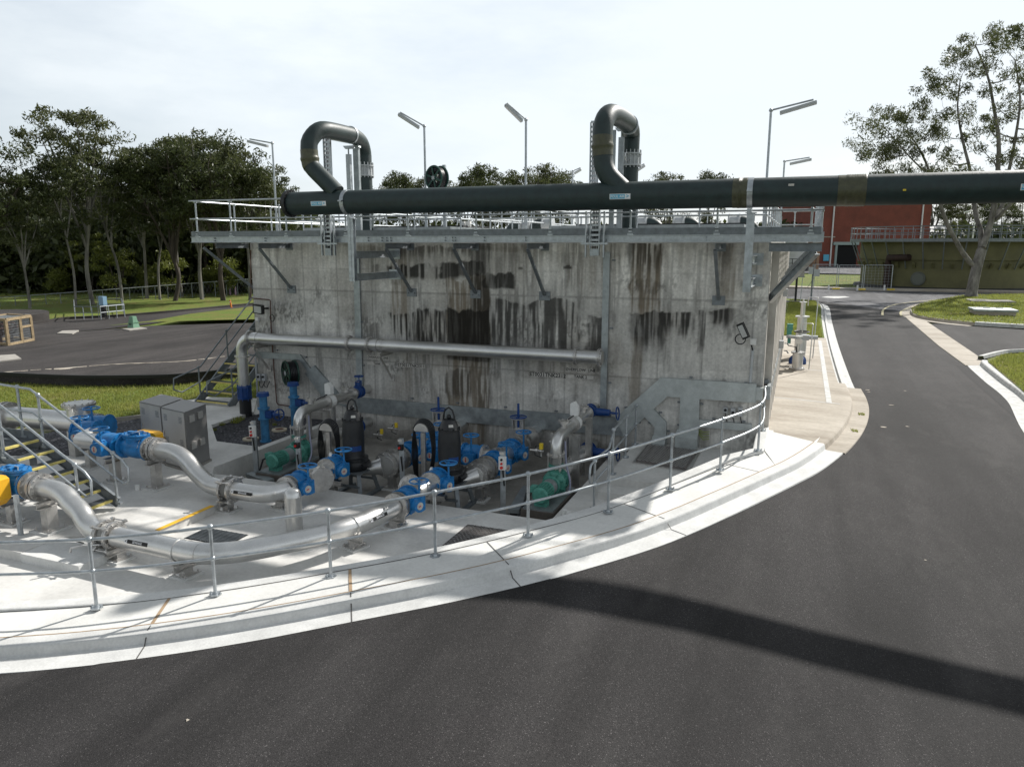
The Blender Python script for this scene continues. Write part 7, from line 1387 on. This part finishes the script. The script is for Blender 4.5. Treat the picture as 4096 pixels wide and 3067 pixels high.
# notice board, sign post, temporary fence
p = D(3180, 1222, 50.5); zz = hh(p.x, p.y) + .16; t = thing('cabinet_board', 'twin panel board on a black post in the grass beside the side wall', 'board', (p.x, p.y, zz)); b = MB(); b.box((p.x - .46, p.y - .06, zz + 1.75), (p.x + .46, p.y + .06, zz + 2.15)); b.build('panel', patchc, t); b = MB(); b.box((p.x - .5, p.y - .07, zz + 2.15), (p.x + .5, p.y + .07, zz + 2.2)); b.box((p.x - .5, p.y - .07, zz + 1.7), (p.x + .5, p.y + .07, zz + 1.75)); b.box((p.x - .06, p.y - .09, zz + 1.72), (p.x + .06, p.y - .03, zz + 2.2)); b.build('frame', galvd, t); MB().box((p.x - .07, p.y - .05, zz), (p.x + .07, p.y + .05, zz + 1.74)).build('post', blackp, t); MB().cyl((p.x + .32, p.y, zz), (p.x + .36, p.y, zz + 1.7), .025, n=6).build('prop', galv, t)
b = MB(); b.box((p.x - 1.6, p.y - .2, zz - .02), (p.x + .3, p.y + .2, zz + .1)); tag(b.build('footing_strip', patchc), 'low pale concrete strip at the foot of the twin panel board', 'footing')
p = D(3243, 1210, 53.2); zz = hh(p.x, p.y) + .1; t = thing('sign_post', 'tall grey post with small meter boxes at the road corner', 'post', (p.x, p.y, zz)); MB().cyl((p.x, p.y, zz), (p.x, p.y, zz + 2.55), .06, n=8).build('pole', galvd, t); MB().cb((p.x - .14, p.y - .05, zz + 2.1), (.3, .16, .5)).cb((p.x + .25, p.y - .02, zz + 1.95), (.4, .2, .5)).build('box', grey, t); MB().beam((p.x + .1, p.y, zz + 1.6), (p.x - .3, p.y, zz + .9), .03, .03).build('strut', galvd, t)
def tempfence(px0, px1, d0, d1, label):
    p, q = D(px0, 1140, d0), D(px1, 1140, d1); z = hh(p.x, p.y) + .15; p.z = q.z = z; h_ = 2.1; t = thing('fence_panel', label, 'fence panel', p, 'temporary fence panels'); b = MB()
    for a in (p, q): b.cyl(a, a + UP * h_, .03, n=6)
    b.cyl(p + UP * h_, q + UP * h_, .03, n=6); b.cyl(p + UP * .1, q + UP * .1, .03, n=6); b.build('frame', galv, t); b = MB(); n = max(4, int((q - p).length / .28))
    for k in range(n): a = p.lerp(q, k / n); b.beam(a, a + UP * h_, .009, .009)
    for k in range(9): b.beam(p + UP * (k * h_ / 9), q + UP * (k * h_ / 9), .009, .009)
    b.build('mesh', galv, t); f = MB(); f.box((q.x - .3, q.y - .12, z), (q.x + .3, q.y + .12, z + .12)); f.build('foot_block', yellow, t)
tempfence(3255, 3345, 64, 63.5, 'leftmost temporary fence panel beside the sign post'); tempfence(3352, 3448, 63.5, 63.2, 'second temporary fence panel from the sign post'); tempfence(3455, 3565, 63.2, 63, 'temporary fence panel overlapping the olive tank, rightmost')
for k, px in enumerate((3315, 3430, 3538)): p = D(px, 1148, 62.4); z = hh(p.x, p.y) + .16; t = thing('kerb_peg', ['short white peg left of the yellow feet', 'short white peg between the yellow feet', 'short white peg before the dark pipe'][k], 'peg', (p.x, p.y, z), 'short white pegs'); MB().box((p.x - .07, p.y - .05, z), (p.x + .07, p.y + .05, z + .42)).build('peg', white, t); MB().box((p.x - .06, p.y - .04, z + .42), (p.x + .06, p.y + .04, z + .45)).build('cap', white, t)
# olive circular tank with walkway
ang = math.atan((3425 - CX) / FPX); Dc, Rt = 83.1, 7.5; ac = ang + math.asin(Rt / Dc) ; cen = HD * (math.cos(ac) * Dc) + RT * (math.sin(ac) * Dc); tz0, tz1 = .95, 5.25
ot = thing('olive_tank', 'low round olive green concrete tank with a railed walkway at the right', 'tank', (cen.x, cen.y, tz0)); MB().lathe((cen.x, cen.y, tz0), (0, 0, 1), [(0, Rt + .02), (.15, Rt + .02), (.16, Rt - .05), (2.65, Rt - .05), (2.66, Rt + .14), (4.5, Rt + .14), (4.5, Rt - .3), (4.1, Rt - .35)], 120).build('wall', olive, ot)
MB().lathe((cen.x, cen.y, tz0 - .05), (0, 0, 1), [(0, Rt + .6), (.3, Rt + .5), (.31, Rt)], 100).build('skirt', blackp, ot)
b = MB(); b.lathe((cen.x, cen.y, tz1 - .05), (0, 0, 1), [(0, Rt), (0, Rt + 1.15), (.28, Rt + 1.15), (.28, Rt)], 120); b.build('walkway_deck', galvd, ot); b = MB()
for z in (.75, 1.3): b.torus((cen.x, cen.y, tz1 + z), (0, 0, 1), Rt + 1.1, .035, 120, 6)
b.torus((cen.x, cen.y, tz1 + 1.3), (0, 0, 1), Rt - .2, .03, 120, 6); b.torus((cen.x, cen.y, tz1 + .75), (0, 0, 1), Rt - .2, .03, 120, 6)
b.build('rail', galvd, ot)
for k in range(64):
    a = k * 2 * math.pi / 64; e = Vector((math.cos(a), math.sin(a), 0)); c = Vector((cen.x, cen.y, tz1))
    if e.dot(CAM - c) < -2: 
        MB().cyl(c + e * (Rt - .2) + UP * .2, c + e * (Rt - .2) + UP * 1.3, .03, n=5).build('post', galvd, ot); continue
    MB().cyl(c + e * (Rt + 1.1) + UP * .2, c + e * (Rt + 1.1) + UP * 1.3, .035, n=5).build('post', galvd, ot)
    if k % 2 == 0: MB().beam(c + e * (Rt + 1.0), c + e * (Rt + .06) - UP * 2.4, .09, .09).build('bracket', galvd, ot)
    if k % 2: MB().beam(c + e * (Rt + .3) - UP * 1.9, c + e * (Rt + .05) - UP * 2.3, .2, .2).build('corbel', olive, ot)
def onwall(px, py, r=Rt + .0):      # point of the round wall seen at a pixel
    d_ = ray(px, py); o = CAM - cen; A = d_.x ** 2 + d_.y ** 2; B = 2 * (d_.x * o.x + d_.y * o.y); C_ = o.x ** 2 + o.y ** 2 - r * r; t_ = (-B - math.sqrt(max(0, B * B - 4 * A * C_))) / (2 * A); return CAM + d_ * t_
p = onwall(3672, 1115); n_ = Vector((p.x - cen.x, p.y - cen.y, 0)).normalized(); b = MB(); b.lathe(p - n_ * .05, n_, [(0, .62), (.1, .62), (.1, .5), (.14, .5)], 32); b.bolts(p + n_ * .05, n_, .56, 24, .03, .06); b.build('manhole', M('tank_hatch_grey', (.13, .14, .12), .6), ot)
rust = M('rusty_dark_pipe', (.035, .018, .014), .8, 0, .5, 3); p = onwall(3640, 1030); n_ = Vector((p.x - cen.x, p.y - cen.y, 0)).normalized(); q = onwall(3557, 1110) + n_ * .45
b = MB(); b.tube([p - n_ * .2 + UP * .0, p + n_ * .5, Vector((q.x, q.y, p.z - .05)) + (p - q) * 0, Vector((q.x, q.y, p.z - .6)), Vector((q.x, q.y, .7))], .3, 16); b.build('inlet_pipe', rust, ot)
# brick building and sheds far behind
brick = M('red_brick', (.19, .055, .036), .85, 0, .22, .5, .25, 6, fine=.1)
dB = 128; lf = D(3255, 1082, dB); rt_ = D(3702, 1082, dB + 2); 
bb = thing('brick_building', 'tall red brick building with a dark open roller door at the right', 'building', lf); u = (rt_ - lf); u.z = 0; W_ = u.length; u.normalize(); nb = u.cross(UP); z0, z1 = .6, 15.5
if nb.dot(CAM - lf) < 0: nb = -nb
b = MB(); P0 = Vector((lf.x, lf.y, z0)); b.plate([P0, P0 + u * W_, P0 + u * W_ - nb * 18, P0 - nb * 18], UP, z1 - z0); b.build('wall', brick, bb)
def onB(px, py): # point on the facade plane
    d_ = ray(px, py); t_ = (P0 - CAM).dot(nb) / d_.dot(nb); return CAM + d_ * t_
a = onB(3340, 1082); c = onB(3430, 976); b = MB(); e = nb * .02; b.plate([Vector((a.x, a.y, z0)) + e, Vector((c.x, c.y, z0)) + e, c + e, Vector((a.x, a.y, c.z)) + e], nb, .03); b.build('door_shade_panel', M('interior_shade_black', (.004, .004, .004), .9), bb)  # flat near-black panel on the facade, painted as the shade inside the doorway
b = MB(); g0 = onB(3332, 968); g1 = onB(3432, 980); b.plate([Vector((g0.x, g0.y, g1.z)) + nb * .06, Vector((g1.x, g1.y, g1.z)) + nb * .06, Vector((g1.x, g1.y, g0.z)) + nb * .06, g0 + nb * .06], nb, .3); a2 = onB(3332, 1082); b.plate([Vector((a2.x, a2.y, z0)) + nb * .06, Vector((a.x, a.y, z0)) + nb * .06, Vector((a.x, a.y, g1.z)) + nb * .06, Vector((a2.x, a2.y, g1.z)) + nb * .06], nb, .2); b.build('door_frame', M('grey_green_frame', (.3, .37, .35), .6), bb)
for px in (3322, 3674): q = onB(px, 1000); b = MB(); b.cyl(Vector((q.x, q.y, z0)) + nb * .15, Vector((q.x, q.y, z1)) + nb * .15, .13, n=8); b.build('downpipe', white, bb)
q = onB(3303, 1032); MB().plate([q + nb * .05 - u * .5 - UP * .5, q + nb * .05 + u * .5 - UP * .5, q + nb * .05 + u * .5 + UP * .6, q + nb * .05 - u * .5 + UP * .6], nb, .1).build('blue_sign', cyan, bb)
q0 = onB(3292, 950); q1 = onB(3340, 946); MB().plate([q0 + nb * .03, Vector((q1.x, q1.y, q0.z)) + nb * .03, q1 + nb * .03, Vector((q0.x, q0.y, q1.z)) + nb * .03], nb, .06).build('lintel', conco, bb)
p = D(3160, 1050, 105); t = thing('silo', 'pale grey round silo behind a dark railing seen under the walkway bracket', 'silo', (p.x, p.y, 1)); MB().cyl((p.x, p.y, .9), (p.x, p.y, 5.4), 2.2, n=40).build('shell', M('pale_silo', (.5, .5, .5), .6, 0, .15, 1), t); MB().cyl((p.x, p.y, .85), (p.x, p.y, 1.9), 2.6, n=30).build('base', blackp, t)
b = MB(); 
for k in range(7): q = p + RT * (-1.6 + k * .65) - HD * 3.4; b.cyl((q.x, q.y, 1.8), (q.x, q.y, 3.0), .05, n=5)
for z in (2.4, 3.0): a = p + RT * -1.6 - HD * 3.4; c = p + RT * 2.4 - HD * 3.4; b.cyl((a.x, a.y, z), (c.x, c.y, z), .04, n=5)
b.build('rail', blackp, t); p = D(3228, 1060, 110); t = thing('tan_container', 'tan rusty container tank beside the silo', 'container', (p.x, p.y, 1)); MB().cb((p.x, p.y, 3.1), (3.2, 3, 4.4)).build('shell', M('tan_paint', (.3, .19, .12), .7, 0, .2, 1), t); MB().cb((p.x, p.y, 5.4), (3.4, 3.2, .2)).build('lid', galvd, t)
p = D(3870, 940, 150); t = thing('white_shed', 'long low white roofed shed behind the olive tank railing', 'shed', (p.x, p.y, 4)); a = D(3700, 945, 150); c = D(4110, 945, 150); b = MB(); u2 = (c - a).normalized(); nn = u2.cross(UP); b.plate([Vector((a.x, a.y, 0)), Vector((c.x, c.y, 0)), Vector((c.x, c.y, 7.0)), Vector((a.x, a.y, 7.0))], -nn if nn.dot(CAM - a) > 0 else nn, 6); b.build('wall', patchc, t)
b = MB(); b.add([Vector((a.x, a.y, 6.9)), Vector((c.x, c.y, 6.9)), Vector((c.x, c.y, 8.9)) + HD * 7 - u2 * 5, Vector((a.x, a.y, 8.9)) + HD * 7 + u2 * 1], [(0, 1, 2, 3)]); b.build('roof', paintw, t)
p = D(3892, 940, 95); t = thing('swan_neck_lamp', 'white swan neck lamp post between the gum trunks', 'lamp post', (p.x, p.y, 1)); MB().tube([(p.x, p.y, 1), (p.x, p.y, 8.6), (p.x - .15, p.y, 9.0), (p.x - .5, p.y, 9.2), (p.x - .9, p.y, 9.1)], .09, 8).build('pole', white, t); MB().cb((p.x - 1.05, p.y, 9.05), (.5, .3, .14)).build('lamp', white, t)
# pit covers on the island
q0, q1 = T(3925, 1262, .17), T(4022, 1250, .17); t = thing('pit_cover', 'raised concrete pit box with a grey lid on the grass island', 'pit cover', q0); c = T(3968, 1258, .17); MB().box((c.x - 1.0, c.y - .8, c.z - .05), (c.x + 1.0, c.y + .8, c.z + .22)).build('box', conco, t); MB().box((c.x - 1.08, c.y - .88, c.z + .225), (c.x + 1.08, c.y + .88, c.z + .34)).build('lid', galvs, t); b = MB(); b.cb((c.x - .3, c.y, c.z + .36), (.35, .1, .04)).cb((c.x + .35, c.y + .1, c.z + .36), (.35, .1, .04)); b.build('handle', galvd, t)
c = T(3960, 1206, .17); o = MB().box((c.x - 1.3, c.y - 1.0, c.z - .02), (c.x + 1.3, c.y + 1.0, c.z + .09)).build('flat_cover', patchc); tag(o, 'flat pale concrete cover slab in the grass beside the big gum', 'cover')
# ================================================================== GRASS BLADES, WEEDS, SCUFFS
def blades(n, region, h_, zf, rng, w_=.012):
    P = []; 
    while len(P) < n:
        x = rng.uniform(region[0], region[1], n); y = rng.uniform(region[2], region[3], n)
        for a, c in zip(x, y):
            if region[4](a, c): P.append((a, c, zf(a, c)))
            if len(P) >= n: break
    P = np.array(P); m = len(P); a = rng.uniform(0, 6.28, m); d_ = np.stack([np.cos(a), np.sin(a), 0 * a], 1) * w_ * (.6 + rng.random((m, 1))); H_ = h_ * (.4 + .9 * rng.random((m, 1))); tip = P + rng.normal(size=(m, 3)) * h_ * .35 * np.array([1, 1, 0]) + np.array([0, 0, 1]) * H_
    return np.stack([P - d_, P + d_, tip], 1).reshape(-1, 3), np.arange(3 * m).reshape(m, 3)
def inpoly(poly):
    P = [(p[0], p[1]) for p in poly]
    def f(x, y):
        r_ = False; j = len(P) - 1
        for k in range(len(P)):
            if (P[k][1] > y) != (P[j][1] > y) and x < (P[j][0] - P[k][0]) * (y - P[k][1]) / (P[j][1] - P[k][1]) + P[k][0]: r_ = not r_
            j = k
        return r_
    return f
rng = np.random.default_rng(9)
gpoly = [(-38, 14), (-26, 9.5), (-20.2, 11.4), (-17.7, 15.4), (-16.9, 17.6), (-18.2, 18.4), (-17.0, 26), (-15, 27), (-15, 24)] 
e2 = [(p[0], p[1]) for p in ce if p[0] > -34]; gpoly = [(-34, 11.5), (-25, 9.0), (-20.2, 11.5), (-17.7, 15.5), (-16.9, 17.8), (-16.2, 22.5)] + list(reversed(e2))
V1, F1 = blades(60000, (-34, -15, 9, 24, inpoly(gpoly)), .10, lambda x, y: gh(x, y) - .01, rng)
o = npmesh('grass_tufts', V1, F1, leafG); stuff(o, 'rough mown grass between the reservoir roof and the gravel bed', 'grass')
V1, F1 = blades(30000, (-.65, 1.3, 35.5, 56, lambda x, y: x < 1.05), .1, lambda x, y: hh(x, y) + .155, rng, .018)
o = npmesh('grass_tufts', V1, F1, leafG); stuff(o, 'grass on the verge beyond the old concrete path', 'grass')
isl1 = [tuple(T(*p)[:2]) for p in isl]; xs_ = [p[0] for p in isl1 if p[0] < 22]; ys_ = [p[1] for p in isl1]
V1, F1 = blades(32000, (min(xs_), 20, min(ys_), max(ys_), inpoly(isl1)), .11, lambda x, y: hh(x, y) + .16, rng, .022)
o = npmesh('grass_tufts', V1, F1, leafG); stuff(o, 'grass on the island round the big gum tree', 'grass')
isl2 = [(p.x, p.y) for p in (T(3955, 1450, .15), T(4007, 1422, .15), T(4096, 1416, .15), T(4300, 1408, .15))] + [(9, 14), (7.9, 12.6), (6.05, 18.2)] + [(p.x, p.y) for p in (T(4096, 1568, .15), T(4025, 1506, .15))]
V1, F1 = blades(26000, (4.5, 9, 14, 34, inpoly(isl2)), .09, lambda x, y: hh(x, y) + .165, rng, .013)
o = npmesh('grass_tufts', V1, F1, leafG); stuff(o, 'grass corner behind the white kerb at the right edge', 'grass')
for i, (px, py, s_) in enumerate(((940, 1690, .16), (960, 1680, .13), (885, 1700, .1), (855, 1722, .08), (1100, 1700, .07))):
    c = G(px, py, .06); V1, F1 = blades(60, (c.x - s_ * .7, c.x + s_ * .7, c.y - s_ * .7, c.y + s_ * .7, lambda x, y: True), s_, lambda x, y: .05, rng, .012)
    o = npmesh('weed', V1, F1, leafG); tag(o, ['largest green weed tuft in the gravel by the black sleeve', 'weed tuft touching the largest one on its right', 'small weed tuft left of the largest one in the gravel', 'tiny weed nearest the cabinets in the gravel', 'tiny weed near the round cover rings'][i], 'weed', 'weeds in the gravel')
for i, (px, py) in enumerate(((3445, 1657), (3417, 1723))):
    c = T(px, py, .02); V1, F1 = blades(50, (c.x - .07, c.x + .07, c.y - .12, c.y + .12, lambda x, y: True), .06, lambda x, y: hh(x, y) + .01, rng, .012); o = npmesh('weed', V1, F1, leafG); tag(o, ['weed tuft at the gutter edge, the farther one', 'weed tuft at the gutter edge, the nearer one'][i], 'weed', 'weeds in the gutter')
b = MB(); random.seed(3)
for px, py, s_ in ((750, 2880, .02), (3470, 1560, .05), (3474, 1568, .04), (3620, 1563, .03), (3565, 1620, .05), (3535, 1708, .05), (3630, 1706, .03), (3410, 1770, .03), (2720, 2115, .012), (3700, 2240, .016)):
    c = T(px, py); P = []
    for k in range(9): a = k * .698; r_ = s_ * (.4 + random.random()); P.append((c.x + math.cos(a) * r_ * 1.3, c.y + math.sin(a) * r_, hh(c.x, c.y) + .006))
    b.add(P, [tuple(range(9))])
struct(b.build('road_scuffs', conco))
